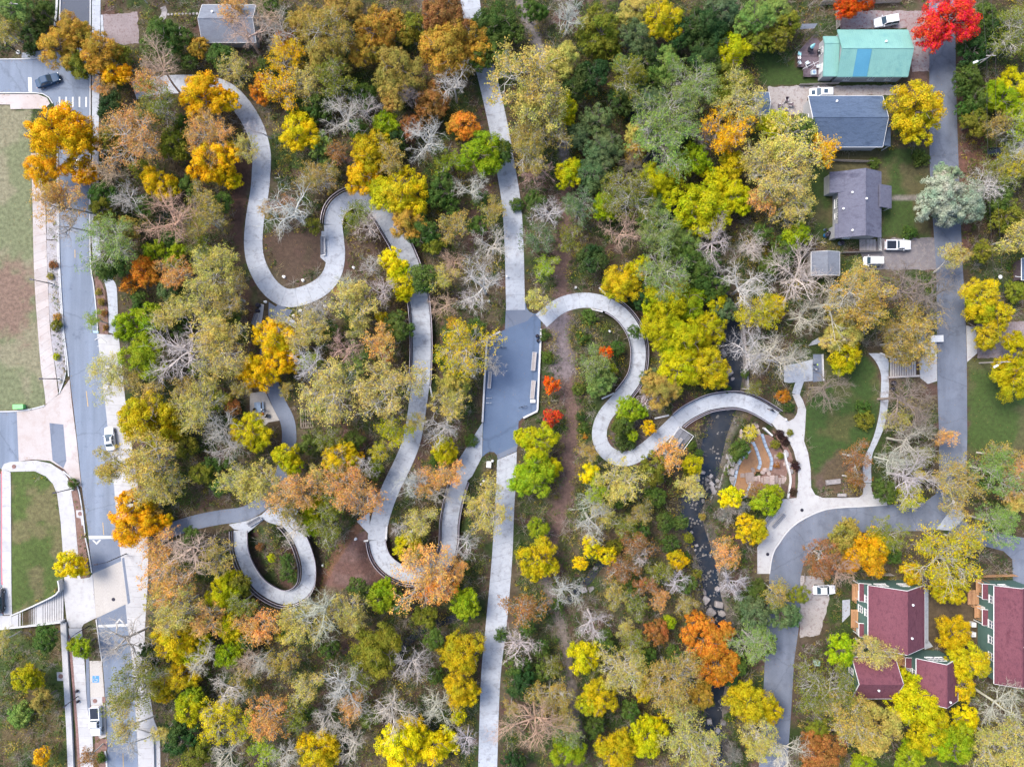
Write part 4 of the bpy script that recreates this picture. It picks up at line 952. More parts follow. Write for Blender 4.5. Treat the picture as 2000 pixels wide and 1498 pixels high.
for x, y, a, c in ((1423,1418,8,8),(1402,1426,7,6),(1390,1432,7,6),(1412,1410,5,5),(1385,1408,5,5),(1400,1445,6,5)): boulder(x, y, a, c, random.uniform(0, 90), -1.4, lab4, 'boulders at the bottom of the creek')
lab5 = 'small pale rock on the creek margin beside the brushy slope'
for x, y in ((1348,1012),(1343,1026),(1360,1065),(1358,1074),(1350,1040)): boulder(x, y, 3.2, 2.4, random.uniform(0, 90), -1.3, lab5, 'small pale rocks on the creek margin')
lab6 = 'dark boulder beside the small brook pool'
for x, y in ((1155,1150),(1163,1110),(1140,1152)): boulder(x, y, 6, 5, 20, -.6, lab6, 'dark boulders by the small brook')
terr = empty('stone_terrace', W(1480, 910, -1.5), 0, 'stepped stone terrace with orange grit beside the creek', 'terrace')
def tblock(px, py, wx, wy, rz, zt, meshes, h=.45, nm='stone'):
    p = W(px, py, zt); o = bpy.data.objects.new(nm, random.choice(meshes)); o.parent = terr
    o.location = Vector((p.x, p.y, zt - h * .5)) - terr.location; o.rotation_euler = (0, 0, math.radians(rz)); o.scale = (wx * S / 2, wy * S / 2, h / 2); link(o)
def z7(x, y): return 1330 + x / 8.32, 880 + y / 8.32
for x0, x1, y0, y1, zz in ((1050,1200,350,520,-.55),(1195,1255,420,500,-.5),(1255,1297,405,512,-.48),(1300,1342,430,535,-.44),(1345,1440,415,545,-.40),(1440,1527,400,560,-.34),(1530,1582,400,535,-.28),(1585,1630,440,560,-.24),(1635,1688,430,545,-.18),(1690,1752,430,690,-.15),(1480,1545,540,620,-.4),(1545,1680,570,670,-.35),(1240,1450,548,585,-.55),(1070,1170,490,545,-.7)):
    x, y = z7((x0 + x1) / 2, (y0 + y1) / 2); tblock(x, y, (x1 - x0) / 8.32 - .4, (y1 - y0) / 8.32 - .4, random.uniform(-5, 5), zz, BLOCKS_P, .6)
for x0, x1, y0, y1, zz in ((1290,1390,310,400,-.2),(1395,1480,330,420,-.15),(1620,1715,375,440,-.05),(1140,1222,265,372,-.5),(1535,1600,250,340,-.15),(1600,1700,300,370,-.1)):
    x, y = z7((x0 + x1) / 2, (y0 + y1) / 2); tblock(x, y, (x1 - x0) / 8.32, (y1 - y0) / 8.32, random.uniform(-30, 30), zz, STONES_P, .7)
for x, y, w_, h_, rz in ((735,290,70,160,-15),(795,180,55,110,-15),(845,215,60,110,-12),(908,265,60,110,-18),(690,440,70,120,-20),(765,365,65,110,-28),(838,350,70,120,-15),(740,500,65,120,-25),(822,490,100,140,-20),(650,560,55,130,-20),(705,580,60,130,-22),(760,640,70,110,-20),(640,660,50,110,-15),(765,100,50,90,-10),(820,110,50,80,-15)):
    X_, Y_ = z7(x, y); tblock(X_, Y_, w_ / 8.32, h_ / 8.32, rz, -.9 + (x - 690) * .0022, BLOCKS, .8)
for x, y, w_, h_, rz in ((1453,815,5,26,5),(1462,830,6,20,8),(1471,812,7,18,20),(1477,830,7,16,30),(1483,845,6,14,20),(1448,850,5,24,3),(1466,850,7,14,10),(1461,796,6,16,4)):
    tblock(x, y, w_, h_, rz, -.75, BLOCKS_P, .9)
for k, (ln, zt) in enumerate((([(1469,880),(1458,891),(1447,905),(1441,925),(1438,940),(1433,957)], -.80), ([(1473,864),(1478,875),(1482,886),(1487,906),(1481,921)], -.45), ([(1469,946),(1464,958),(1458,971)], -.6), ([(1489,848),(1493,860),(1497,872),(1508,898),(1506,918)], -.10))):
    A = spline(ln, .5); d = np.r_[0, np.cumsum(np.linalg.norm(np.diff(A, axis=0), axis=1))]
    for t in np.arange(0, d[-1] - 4, 9.5):
        m_ = (d >= t) & (d <= min(t + 9.2, d[-1])); Aa = A[m_]
        if len(Aa) < 2: continue
        N = normals2(Aa); rings = []
        for p, n in zip(Aa, N):
            l, r_ = W(*(p + n * 2.4)), W(*(p - n * 2.4)); rings.append([(l.x, l.y, zt - 1), (l.x, l.y, zt), (r_.x, r_.y, zt), (r_.x, r_.y, zt - 1)])
        MB().loft(rings).build('coping_stone', M['flag_blue'], terr, world=True)
for row, (y0, x0, x1, zz) in enumerate(((951, 1476, 1540, -.55), (961, 1468, 1538, -.7), (919, 1489, 1506, -.45), (928, 1446, 1466, -.85), (893, 1512, 1528, -.2), (905, 1514, 1532, -.2))):
    x = x0
    while x < x1:
        w_ = random.uniform(5, 10); tblock(x + w_ / 2, y0 + random.uniform(-1.2, 1.2), w_ - .5, random.uniform(6.5, 9), random.uniform(-9, 9), zz + random.uniform(-.06, .06), BLOCKS_P, .6); x += w_
wall_thing('low_wall', [(1531,884),(1536,905),(1543,932),(1541,955),(1538,972)], 3.4, .38, 'white curved low wall above the stone terrace')
for x, y, a, c in ((1536,886,5,10),(1541,908,6,8),(1545,920,5,7)): boulder(x, y, a, c, 20, .2, 'pale blue-grey rock in the planting bed above the terrace', 'rocks in the planting bed', STONES)
wall_thing('garden_bench', [(1612,942),(1626,940.5),(1640,939)], 9, .45, 'pale stone slab seat at the foot of the oval lawn', M['stone'], -.1, 'stone seat')

def rank_labels():
    """boulders of one kind: told apart by their order along the water"""
    num = ['topmost', 'second from top', 'third from top', 'fourth from top', 'fifth from top', 'sixth from top', 'seventh from top', 'eighth from top', 'ninth from top', 'tenth from top', 'eleventh from top', 'twelfth from top']
    g = {}
    for x, y, o in BOULD: g.setdefault(o['label'], []).append((y, x, o))
    for l, a in g.items():
        a.sort(key=lambda q: q[:2])
        for i, (y, x, o) in enumerate(a): o['label'] = l + ', ' + ('lowest' if i == len(a) - 1 else num[i])
rank_labels()

# cobbles washed along the creek bed: too many to count
def cobbles():
    A = spline(CREEK, 3.0); rng = np.random.default_rng(6); V = []; F = []; N = normals2(A)
    base = np.array([(1, 0, 0), (.3, .9, 0), (-.8, .6, 0), (-.9, -.5, 0), (.2, -1, 0), (0, 0, .6), (.1, .1, -.5)])
    for k in range(2600):
        i = rng.integers(0, len(A)); off = rng.normal() * 17; p = A[i] + N[i] * off
        if abs(off) > 38 or p[1] < 600 or vnoise(np.array([p[0] / 16]), np.array([p[1] / 16]), 5)[0] < (.48 if 920 < p[1] < 990 or 1140 < p[1] < 1240 or p[1] > 1390 else .68): continue
        g = gz1(p[0], p[1]); r = rng.uniform(.10, .34) * (1.5 if rng.random() < .12 else 1); w = W(p[0], p[1]); t = rng.uniform(0, 6.28); c, s_ = math.cos(t), math.sin(t)
        b = base * rng.uniform(.75, 1.2, (7, 1)) * r; b = np.c_[b[:, 0] * c - b[:, 1] * s_, b[:, 0] * s_ + b[:, 1] * c, b[:, 2]] + np.array([w.x, w.y, max(g, -1.68) + r * .25])
        n = len(V); V += b.tolist(); F += [(n + a, n + (a + 1) % 5, n + 5) for a in range(5)] + [(n + (a + 1) % 5, n + a, n + 6) for a in range(5)]
    me = np_mesh('creek_cobbles', np.array(V), np.array(F)); me.materials.append(M['cobble']); tag(link(bpy.data.objects.new('creek_cobbles', me)), 'grey cobbles and gravel washed along the creek bed', 'cobbles', kind='stuff')
cobbles()
# ---------------------------------------------------------------- houses
def house(name, label, rect, ze, rise, axis, wall, roof, over=.4, t=.5, windows=(), vents=(), cat='house', z0=0.0, trim='white', ribs=False):
    """rect: eaves outline in photo pixels (x0, x1, y0, y1); ridge along world x or y"""
    a, c = W(rect[0], rect[3], ze), W(rect[1], rect[2], ze); X0, X1, Y0, Y1 = a.x, c.x, a.y, c.y
    root = empty(name, ((X0 + X1) / 2, (Y0 + Y1) / 2, z0), 0, label, cat)
    sw = axis == 'y'                                   # work in (u along ridge, v across)
    U0, U1, V0, V1 = (Y0, Y1, X0, X1) if sw else (X0, X1, Y0, Y1)
    Vr = V0 + (V1 - V0) * t; zr = ze + rise
    def P(u, v, z): return Vector((v, u, z)) if sw else Vector((u, v, z))
    def zroof(v): return ze + rise * ((v - V0) / (Vr - V0) if v <= Vr else (V1 - v) / (V1 - Vr))
    b = MB(); th = .16
    ring = lambda u: [P(u, V0, ze), P(u, Vr, zr), P(u, V1, ze), P(u, V1, ze - th), P(u, Vr, zr - th), P(u, V0, ze - th)]
    b.loft([ring(U0), ring(U1)]); rf = b.build('roof', M[roof], root, world=True)
    MB().tube([P(U0 - .02, Vr, zr - .02), P(U1 + .02, Vr, zr - .02)], .10, 6).build('ridge_cap', M[roof], rf, world=True)
    if ribs:
        b = MB()
        for u in np.arange(U0 + .3, U1 - .1, .41):
            for v0, v1 in ((V0, Vr), (V1, Vr)): b.tube([P(u, v0, zroof(v0) + .01), P(u, v1 if v1 != Vr else Vr, zr + .01)], .022, 4)
        b.build('roof_seams', M[roof], rf, world=True)
    u0, u1, v0, v1 = U0 + over, U1 - over, V0 + over, V1 - over
    b = MB(); ring = lambda u: [P(u, v0, z0), P(u, v1, z0), P(u, v1, zroof(v1) - th - .01), P(u, Vr, zr - th - .01), P(u, v0, zroof(v0) - th - .01)]
    b.loft([ring(u0), ring(u1)]); b.build('wall', M[wall], root, world=True)
    for v in (V0, V1):
        s_ = -1 if v == V0 else 1
        MB().tube([P(U0, v + s_ * .03, ze - .08), P(U1, v + s_ * .03, ze - .08)], .085, 4).build('gutter', M[trim], root, world=True)
    for u in (U0, U1):
        s_ = -1 if u == U0 else 1; uu = u + s_ * .035
        b = MB()
        for va, za, vb, zb in ((V0, ze, Vr, zr), (Vr, zr, V1, ze)):
            b.add([P(uu - .03, va, za + .03), P(uu + .03, va, za + .03), P(uu + .03, vb, zb + .03), P(uu - .03, vb, zb + .03), P(uu - .03, va, za - .22), P(uu + .03, va, za - .22), P(uu + .03, vb, zb - .22), P(uu - .03, vb, zb - .22)],
                  [(0, 1, 2, 3), (4, 7, 6, 5), (0, 4, 5, 1), (2, 6, 7, 3), (0, 3, 7, 4), (1, 5, 6, 2)])
        b.build('bargeboard', M[trim], root, world=True)
    for side, f, zc, w_, h_, kind in windows:
        if side in 'WE': x = (X0 + over if side == 'W' else X1 - over); y = Y0 + (Y1 - Y0) * f; ax = 'y'; s_ = -1 if side == 'W' else 1
        else: y = (Y0 + over if side == 'S' else Y1 - over); x = X0 + (X1 - X0) * f; ax = 'x'; s_ = -1 if side == 'S' else 1
        def bx(b, du, dz, w, h, off, d):
            if ax == 'y': b.box((x + s_ * off, y + du, zc + dz), (d, w, h))
            else: b.box((x + du, y + s_ * off, zc + dz), (w, d, h))
        if kind == 'door':
            b = MB(); bx(b, 0, 0, w_, h_, .03, .08); dr = b.build('door', M['white'], root, world=True)
            b = MB(); bx(b, w_ * .38, 0, .08, .08, .09, .06); b.build('handle', M['metal_dark'], dr, world=True); continue
        b = MB()
        for du in (-w_ / 2, 0, w_ / 2): bx(b, du, 0, .10 if du else .06, h_ + .1, .05, .12)
        for dz in (-h_ / 2, 0, h_ / 2): bx(b, 0, dz, w_ + .1, .10 if dz else .06, .055, .115)
        fr = b.build('window', M['white'], root, world=True)
        b = MB(); bx(b, 0, 0, w_, h_, .02, .05); b.build('pane', M['pane'], fr, world=True)
        b = MB(); bx(b, 0, -h_ / 2 - .1, w_ + .3, .07, .09, .2); b.build('sill', M['white'], fr, world=True)
    for vx, vy in vents:
        p = W(vx, vy, ze + rise * .6); vv = p.x if sw else p.y; zz = zroof(min(max(vv, V0), V1))
        MB().lathe((p.x, p.y, zz), [(.16, -.1), (.16, .25), (.22, .27), (.22, .33), (.05, .40)], 10).build('roof_vent', M['white'], rf, world=True)
    HARD.append([(rect[0], rect[2]), (rect[1], rect[2]), (rect[1], rect[3]), (rect[0], rect[3])])
    root['zr'] = zr; return root, rf, P, zroof, (U0, U1, V0, V1, Vr, zr)

def lean_to(root, rect, z_hi, z_lo, low, roof, wall=None, name='porch_roof', z0=0.0, posts=False, trim='white'):
    """single slope roof attached to a house; low: side of the low eave (W/E/N/S); rect in pixels at z_lo"""
    a, c = W(rect[0], rect[3], z_lo), W(rect[1], rect[2], z_lo); X0, X1, Y0, Y1 = a.x, c.x, a.y, c.y
    zz = {'W': (z_lo, z_hi, z_hi, z_lo), 'E': (z_hi, z_lo, z_lo, z_hi), 'S': (z_lo, z_lo, z_hi, z_hi), 'N': (z_hi, z_hi, z_lo, z_lo)}[low]
    q = [(X0, Y0, zz[0]), (X1, Y0, zz[1]), (X1, Y1, zz[2]), (X0, Y1, zz[3])]
    pr = MB().slab(q, .14).build(name, M[roof], root, world=True)
    b = MB()
    for i in range(4): b.tube([Vector(q[i]) + Vector((0, 0, -.05)), Vector(q[(i + 1) % 4]) + Vector((0, 0, -.05))], .075, 4)
    b.build('porch_trim', M[trim], root, world=True)
    if wall:
        o = .18; MB().loft([[(X0 + o, Y0 + o, z0), (X1 - o, Y0 + o, z0), (X1 - o, Y1 - o, z0), (X0 + o, Y1 - o, z0)], [(X0 + o, Y0 + o, zz[0] - .2), (X1 - o, Y0 + o, zz[1] - .2), (X1 - o, Y1 - o, zz[2] - .2), (X0 + o, Y1 - o, zz[3] - .2)]]).build('porch_wall', M[wall], root, world=True)
    if posts:
        for x, y, z in q:
            if z == z_lo: MB().box((x + (.15 if x == X0 else -.15), y + (.15 if y == Y0 else -.15), (z_lo + z0) / 2 - .1), (.14, .14, z_lo - z0 - .1)).build('porch_post', M['white'], root, world=True)
    HARD.append([(rect[0], rect[2]), (rect[1], rect[2]), (rect[1], rect[3]), (rect[0], rect[3])])
    return pr

# teal-roofed house with its deck
hr, rf, P, zf_, (U0, U1, V0, V1, Vr, zr) = house('teal_roof_house', 'grey house with a teal metal roof and one blue roof strip', (1636,1773,59,150), 3.3, 1.9, 'x', 'grey_siding', 'roof_teal', ribs=True,
      windows=(('S', .2, 1.7, 1.0, 1.2, 'w'), ('S', .55, 1.7, 1.0, 1.2, 'w'), ('S', .8, 1.7, 1.0, 1.2, 'w')), vents=((1729,83),), trim='roof_teal')
ua, ub = W(1665, 150, 3.3).x, W(1693, 150, 3.3).x
MB().slab([P(ua, V0 - .02, zf_(V0) + .045), P(ub, V0 - .02, zf_(V0) + .045), P(ub, Vr - .12, zr + .03), P(ua, Vr - .12, zr + .03)], .03).build('blue_roof_strip', M['roof_blue_panel'], rf, world=True, label='blue strip on the teal roof')
hr2, *_ = house('teal_roof_annex', 'lower teal-roofed annex between the deck and the teal house', (1608,1636,72,149), 2.9, .75, 'x', 'grey_siding', 'roof_teal', over=.25, t=.78, ribs=True,
      windows=(('W', .72, 1.6, 1.3, 1.3, 'w'), ('W', .28, 1.25, 1.6, 2.0, 'door')), trim='roof_teal')
dk = empty('wooden_deck', W(1578, 115, 0), 0, 'dark brown plank deck at the left end of the teal house', 'deck')
DKP = [(1585,76),(1593,76),(1600,84),(1606,86),(1606,153),(1567,153),(1567,134),(1556,133),(1555,107),(1567,94)]
for k, y in enumerate(np.arange(77, 153, 1.9)):
    xs_ = []
    for i in range(len(DKP)):
        (xa, ya), (xb, yb) = DKP[i], DKP[(i + 1) % len(DKP)]
        if (ya <= y) != (yb <= y): xs_.append(xa + (y - ya) * (xb - xa) / (yb - ya))
    if len(xs_) >= 2:
        a, c = W(min(xs_), y), W(max(xs_), y + 1.75); MB().box(((a.x + c.x) / 2, (a.y + c.y) / 2, .45), (c.x - a.x, a.y - c.y, .06)).build('plank', M['wood_dark'], dk, world=True)
b = MB()
for (xa, ya), (xb, yb) in zip(DKP[4:] + DKP[:1], DKP[5:] + DKP[:2]):
    b.tube([P3((xa, ya), 1.3), P3((xb, yb), 1.3)], .06, 4); b.tube([P3((xa, ya), .8), P3((xb, yb), .8)], .03, 4)
b.build('deck_rail', M['wood_dark'], dk, world=True)
for xa, ya in DKP[4:] + DKP[:1]: MB().tube([P3((xa, ya), 0), P3((xa, ya), 1.35)], .06, 4).build('post', M['wood_dark'], dk, world=True)
HARD.append(DKP)
M['seat_pale'] = plain('pale_cushion', (.42, .50, .55), .8)
def chair(px, py, rz, label, z, mat='seat_pale', group='chairs on the dark deck'):
    r = empty('garden_chair', (*W(px, py, z).xy, z), rz, label, 'chair', group)
    MB().box((0, 0, .40), (.60, .58, .10)).build('seat', M[mat], r); MB().box((-.30, 0, .68), (.09, .58, .56), 0, ('Y', -.2)).build('backrest', M[mat], r)
    for y in (-.31, .31): MB().box((0, y, .56), (.55, .06, .05)).build('armrest', M['white'], r)
    for x in (-.25, .25):
        for y in (-.25, .25): MB().box((x, y, .18), (.05, .05, .36)).build('leg', M['white'], r)
chair(1560, 108.5, 0, 'pale blue chair at the upper left corner of the dark deck', .48, 'cyan'); chair(1560, 125, .5, 'pale chair at the lower left corner of the dark deck', .48)
chair(1574.5, 125.5, 2.2, 'pale chair in the middle of the dark deck', .48); chair(1596, 132, 3.1, 'pale rounded chair against the annex wall on the dark deck', .48)
def round_table(px, py, r_, z, label, mat='metal_dark'):
    o = empty('round_table', (*W(px, py, z).xy, z), 0, label, 'table'); MB().lathe((0, 0, 0), [(r_, .70), (r_, .74), (r_ * .97, .76)], 16).build('table_top', M[mat], o); MB().lathe((0, 0, 0), [(.3, 0), (.28, .03), (.05, .06), (.05, .70)], 10).build('pedestal', M['metal_dark'], o)
round_table(1558.5, 116.5, .32, .48, 'small pale round table between two chairs on the dark deck', 'white'); round_table(1580, 100, .55, .48, 'dark round table under the closed parasol')
pu = empty('closed_parasol', (*W(1581, 98, .5).xy, .48), .6, 'closed cyan and white parasol on the dark deck', 'parasol')
MB().tube([(0, 0, 0), (0, 0, 2.5)], .03, 6).build('pole', M['white'], pu); MB().lathe((0, 0, 0), [(.30, 1.05), (.38, 1.2), (.30, 1.7), (.16, 2.2), (.04, 2.5)], 8).build('folded_canopy', M['cyan'], pu); MB().lathe((0, 0, 0), [(.28, 0), (.28, .08)], 12).build('foot', M['metal_dark'], pu)
gb = empty('barbecue', (*W(1597, 105, .5).xy, .48), 0, 'black round barbecue against the annex wall', 'barbecue')
MB().lathe((0, 0, 0), [(.1, .5), (.42, .65), (.48, .85), (.40, 1.05), (.1, 1.15)], 14).build('kettle', M['car_black'], gb, smooth=True)
for t_ in (0, 2.1, 4.2): MB().tube([(.35 * math.cos(t_), .35 * math.sin(t_), 0), (.2 * math.cos(t_), .2 * math.sin(t_), .65)], .03, 5).build('leg', M['metal_dark'], gb)
spa = empty('square_planter', (*W(1587.5, 144, .5).xy, .48), .05, 'pale square fire table on the lower part of the deck', 'fire table')
MB().box((0, 0, .3), (.85, .9, .6)).build('table_base', M['seat_pale'], spa); MB().lathe((0, 0, .6), [(.30, 0), (.30, .05), (.22, .06)], 14).build('burner_bowl', M['bin_grey'], spa)
ln = empty('clothes_line', (*W(1580, 133, 1.5).xy, .48), 0, 'white crossed drying rack poles over the lower deck', 'drying rack')
for x in (-.9, .7): MB().tube([(x, 0, 0), (x, 0, 1.9)], .03, 5).build('post', M['white'], ln); 
b = MB().tube([(-1.5, -.6, 1.9), (1.6, .9, 1.9)], .035, 5).tube([(-1.05, .35, 1.9), (-.7, -.45, 1.9)], .035, 5).tube([(.45, .75, 1.9), (.8, -.05, 1.9)], .035, 5); b.build('rail', M['white'], ln)
# slate-blue house
h3, rf3, *_ = house('slate_roof_house', 'long house with slate-blue shingle roof beside the gravel drive', (1579,1724,188,287), 3.4, 2.0, 'x', 'grey_siding', 'roof_slate', windows=(('W', .62, 1.9, 1.3, 1.4, 'w'), ('W', .25, 1.9, 1.0, 1.3, 'w')), vents=((1637,196),))
lean_to(h3, (1722,1739,238,286), 3.55, 2.9, 'E', 'roof_slate', posts=True, trim='roof_slate')
# grey-purple house and its wings
h4, rf4, *_ = house('grey_shingle_house', 'grey-purple shingled house with wings left and right', (1638,1721,336,464), 3.3, 2.1, 'y', 'grey_siding', 'roof_grey', trim='roof_grey', windows=(('W', .55, 1.8, 1.6, 1.3, 'w'), ('W', .36, 1.8, .9, 1.2, 'w'), ('S', .3, 1.7, 1.2, 1.2, 'w')), vents=((1665,376),(1651,406),(1665,450),(1687,391)))
lean_to(h4, (1621,1645,337,377), 3.75, 2.95, 'W', 'roof_grey', 'grey_siding', 'wing_roof', trim='roof_grey'); lean_to(h4, (1631,1644,438,465), 3.65, 3.0, 'W', 'roof_grey', 'grey_siding', 'wing_roof', trim='roof_grey')
lean_to(h4, (1712,1741,364,407), 4.0, 2.75, 'E', 'roof_grey', None, 'porch_roof', posts=True, trim='roof_grey')
pd = empty('patio_deck', W(1693, 480, 0), 0, 'grey-brown plank patio below the grey-purple house', 'deck')
for i in range(15):
    x = 1678 + i * 2.1; a, c = W(x, 468), W(x + 1.95, 490); MB().box(((a.x + c.x) / 2, (a.y + c.y) / 2, .12), (c.x - a.x, a.y - c.y, .08)).build('plank', M['wood_grey'], pd, world=True)
HARD.append([(1678,468),(1710,468),(1710,490),(1678,490)])
def fence(pts, h, mat, label, gap=2.2, board=.16, rails=True):
    A = spline(pts, gap) if len(pts) > 2 else np.array([np.array(pts[0]) + (np.array(pts[1]) - np.array(pts[0])) * t for t in np.linspace(0, 1, max(2, int(math.dist(*pts) / gap)))])
    p0 = W(*A[0]); r = empty('fence', (p0.x, p0.y, 0), 0, label, 'fence'); me = None
    for i, p in enumerate(A):
        q = W(*p); nx_ = A[min(i + 1, len(A) - 1)] - A[max(i - 1, 0)]
        if me is None:
            o = MB().box((0, 0, h / 2), (board, .03, h)).build('board', M[mat], r); me = o.data; o.location = (q.x - p0.x, q.y - p0.y, 0)
        else: o = inst('board', me, r, (q.x - p0.x, q.y - p0.y, 0))
        o.rotation_euler = (0, 0, math.atan2(-nx_[1], nx_[0]))
    for z in (.3, h - .25): MB().tube([P3(p, z) for p in A], .04, 4).build('rail', M[mat], r, world=True)
    return r
fence([(1641,495),(1719,492)], 1.3, 'wood_grey', 'pale thin fence along the drive below the grey-purple house'); fence([(1714,466),(1716,492)], 1.2, 'white', 'white slatted fence at the end of the patio')
fence([(1632,20),(1633,58)], 1.8, 'wood_grey', 'grey board fence left of the teal house'); fence([(1600,12),(1755,6)], 1.8, 'wood_grey', 'grey board fence behind the red tree at the top')
fence([(1697,1119),(1737,1119)], 1.8, 'wood_grey', 'brown wooden fence above the main maroon house'); fence([(1910,1123),(1978,1121)], 1.5, 'wood_orange', 'brown wooden fence above the right maroon house')
fence([(1612,315),(1700,318)], 1.2, 'wood_grey', 'low dark fence between the two blue and grey houses'); fence([(1560,168),(1636,165)], .9, 'wood_grey', 'low grey fence above the parked white car')
# sheds
house('shed', 'grey weathered shed under bare branches beside the dark drive', (1585,1640,492,538), 2.3, .9, 'y', 'wood_grey', 'roof_shed', over=.2, cat='shed')
house('shed', 'small slate-blue shed at the end of the gravel drive', (1474,1502,181,224), 2.5, .7, 'x', 'grey_siding', 'roof_slate', over=.2, cat='shed', windows=(('N', .4, 1.5, .8, .8, 'w'),))
house('grey_roof_outbuilding', 'pale grey shingled outbuilding at the top left', (395,500,10,83), 3.0, 1.8, 'x', 'grey_siding', 'roof_shed', cat='shed', vents=((415,24),))
hs, *_ = house('shed', 'dark blue shed cut by the right edge of the photo', (1996,2070,505,547), 2.6, .6, 'y', 'wood_dark', 'roof_slate', over=.2, cat='shed')
wl_ = [P3((1990,541), 2.3), P3((1982,544), 2.5), P3((1972,545), 2.5), P3((1964,544), 2.5)]
MB().tube(wl_, .06, 6).build('lamp_arm', M['white'], hs, world=True); e = W(1954, 541, 2.5); MB().lathe((e.x, e.y, 2.4), [(.1, 0), (.35, .05), (.37, .10), (.1, .2)], 14).build('lamp_dish', M['white'], hs, world=True)
lt = empty('lean_to_shelter', W(1570, 62, 0), 0, 'pale grey tarp shelter above the dark deck', 'shelter')
MB().slab([P3((1551,67), 1.7), P3((1583,65), 1.7), P3((1588,57), 2.0), P3((1558,58), 2.0)], .05).build('tarp', M['roof_shed'], lt, world=True)
for p in ((1553,66),(1582,64),(1586,58),(1559,59)): MB().tube([P3(p, 0), P3(p, 1.75)], .04, 5).build('post', M['wood_grey'], lt, world=True)
# maroon-roofed green houses
WN = lambda *fs: tuple(('W', f, z, 1.2, 1.4, 'w') for f in fs for z in (1.7, 4.1))
h5, rf5, *_ = house('maroon_roof_house', 'largest green house with maroon roof beside the gravel lot', (1696,1806,1143,1264), 5.2, 3.6, 'y', 'green_siding', 'roof_maroon', windows=WN(.52, .74) + (('N', .3, 4.0, 2.0, 1.4, 'w'), ('N', .7, 3.9, 1.6, 1.4, 'w'), ('W', .12, 1.1, 1.0, 2.1, 'door')), vents=((1779,1179),(1776,1243)))
for y0, y1 in ((1139,1174),(1217,1243)): lean_to(h5, (1678,1699,y0,y1), 3.2, 2.6, 'W', 'roof_maroon', posts=True)
h6, rf6, *_ = house('maroon_roof_house', 'lower left green house with maroon roof and dark south slope', (1664,1748,1283,1364), 5.2, 2.8, 'x', 'green_siding', 'roof_maroon', windows=(('W', .35, 2.0, .9, 1.3, 'w'), ('W', .4, 4.2, 1.1, 1.4, 'w'), ('W', .62, 4.2, 1.1, 1.4, 'w')), vents=((1715,1347),))
h7, rf7, *_ = house('maroon_roof_house', 'lower middle green house with maroon roof behind yellow trees', (1790,1871,1286,1368), 5.2, 2.9, 'y', 'green_siding', 'roof_maroon', windows=(('W', .6, 2.2, .8, .9, 'w'), ('W', .6, 4.2, .9, 1.6, 'w'), ('N', .42, 4.6, 1.6, 1.5, 'w'), ('N', .62, 4.6, 1.6, 1.5, 'w')), vents=((1852,1368),))
lean_to(h7, (1769,1792,1284,1304), 3.3, 2.7, 'W', 'roof_maroon', posts=True)
h8, rf8, *_ = house('maroon_roof_house', 'right green house with maroon roof cut by the photo edge', (1942,2022,1144,1335), 5.2, 1.9, 'y', 'green_siding', 'roof_maroon', windows=(('W', .84, 4.2, 1.3, 1.5, 'w'), ('W', .58, 4.0, 1.3, 1.5, 'w'), ('W', .42, 4.0, 1.3, 1.5, 'w'), ('W', .70, 1.1, 1.0, 2.1, 'door'), ('W', .25, 4.0, 1.3, 1.5, 'w'), ('N', .35, 4.0, 1.2, 1.3, 'w')), vents=((1997,1262),))
for y0, y1 in ((1140,1170),(1190,1221)): lean_to(h8, (1919,1940,y0,y1), 3.3, 2.7, 'W', 'roof_maroon', posts=True)
def timber_deck(rect, z, label, rail='W'):
    x0, x1, y0, y1 = rect; r = empty('timber_deck', W((x0 + x1) / 2, (y0 + y1) / 2, 0), 0, label, 'deck')
    n = max(3, int((x1 - x0) / 1.8))
    for i in range(n):
        a, c = W(x0 + (x1 - x0) * i / n, y1, z), W(x0 + (x1 - x0) * (i + .92) / n, y0, z); MB().box(((a.x + c.x) / 2, (a.y + c.y) / 2, z), (c.x - a.x, c.y - a.y, .06)).build('plank', M['wood_orange'], r, world=True)
    b = MB(); cs = [(x0, y0), (x0, y1)] if rail == 'W' else [(x0, y0), (x1, y0)]
    for h in (.35, .65, .95): b.tube([P3(p, z + h) for p in cs], .04, 4)
    b.build('rail', M['wood_orange'], r, world=True)
    for p in ((x0, y0), (x0, y1), (x1, y0), (x1, y1)): MB().tube([P3(p, 0), P3(p, z + 1.0)], .06, 4).build('post', M['wood_orange'], r, world=True)
    HARD.append([(x0, y0), (x1, y0), (x1, y1), (x0, y1)])
timber_deck((1906,1917,1131,1157), 1.2, 'orange timber porch deck at the top left of the right maroon house'); timber_deck((1890,1912,1152,1180), .9, 'pale timber deck left of the right maroon house')
timber_deck((1903,1915,1182,1206), 1.0, 'small orange timber deck under the lower porch of the right maroon house'); timber_deck((1664,1677,1140,1172), .8, 'orange timber porch at the upper porch of the largest maroon house')
timber_deck((1662,1676,1190,1225), .8, 'orange timber steps at the lower porch of the largest maroon house'); timber_deck((1752,1768,1280,1300), 1.5, 'orange timber balcony between the two lower maroon houses'); timber_deck((1630,1641,1276,1296), .8, 'orange timber porch beside the lower left maroon house')
poly('path_pad', [(1645,1172),(1660,1170),(1660,1200),(1645,1215)], .04, M['concrete']); poly('footpath', [(1806,1150),(1813,1150),(1813,1250),(1822,1262),(1806,1268)], .05, M['concrete'])
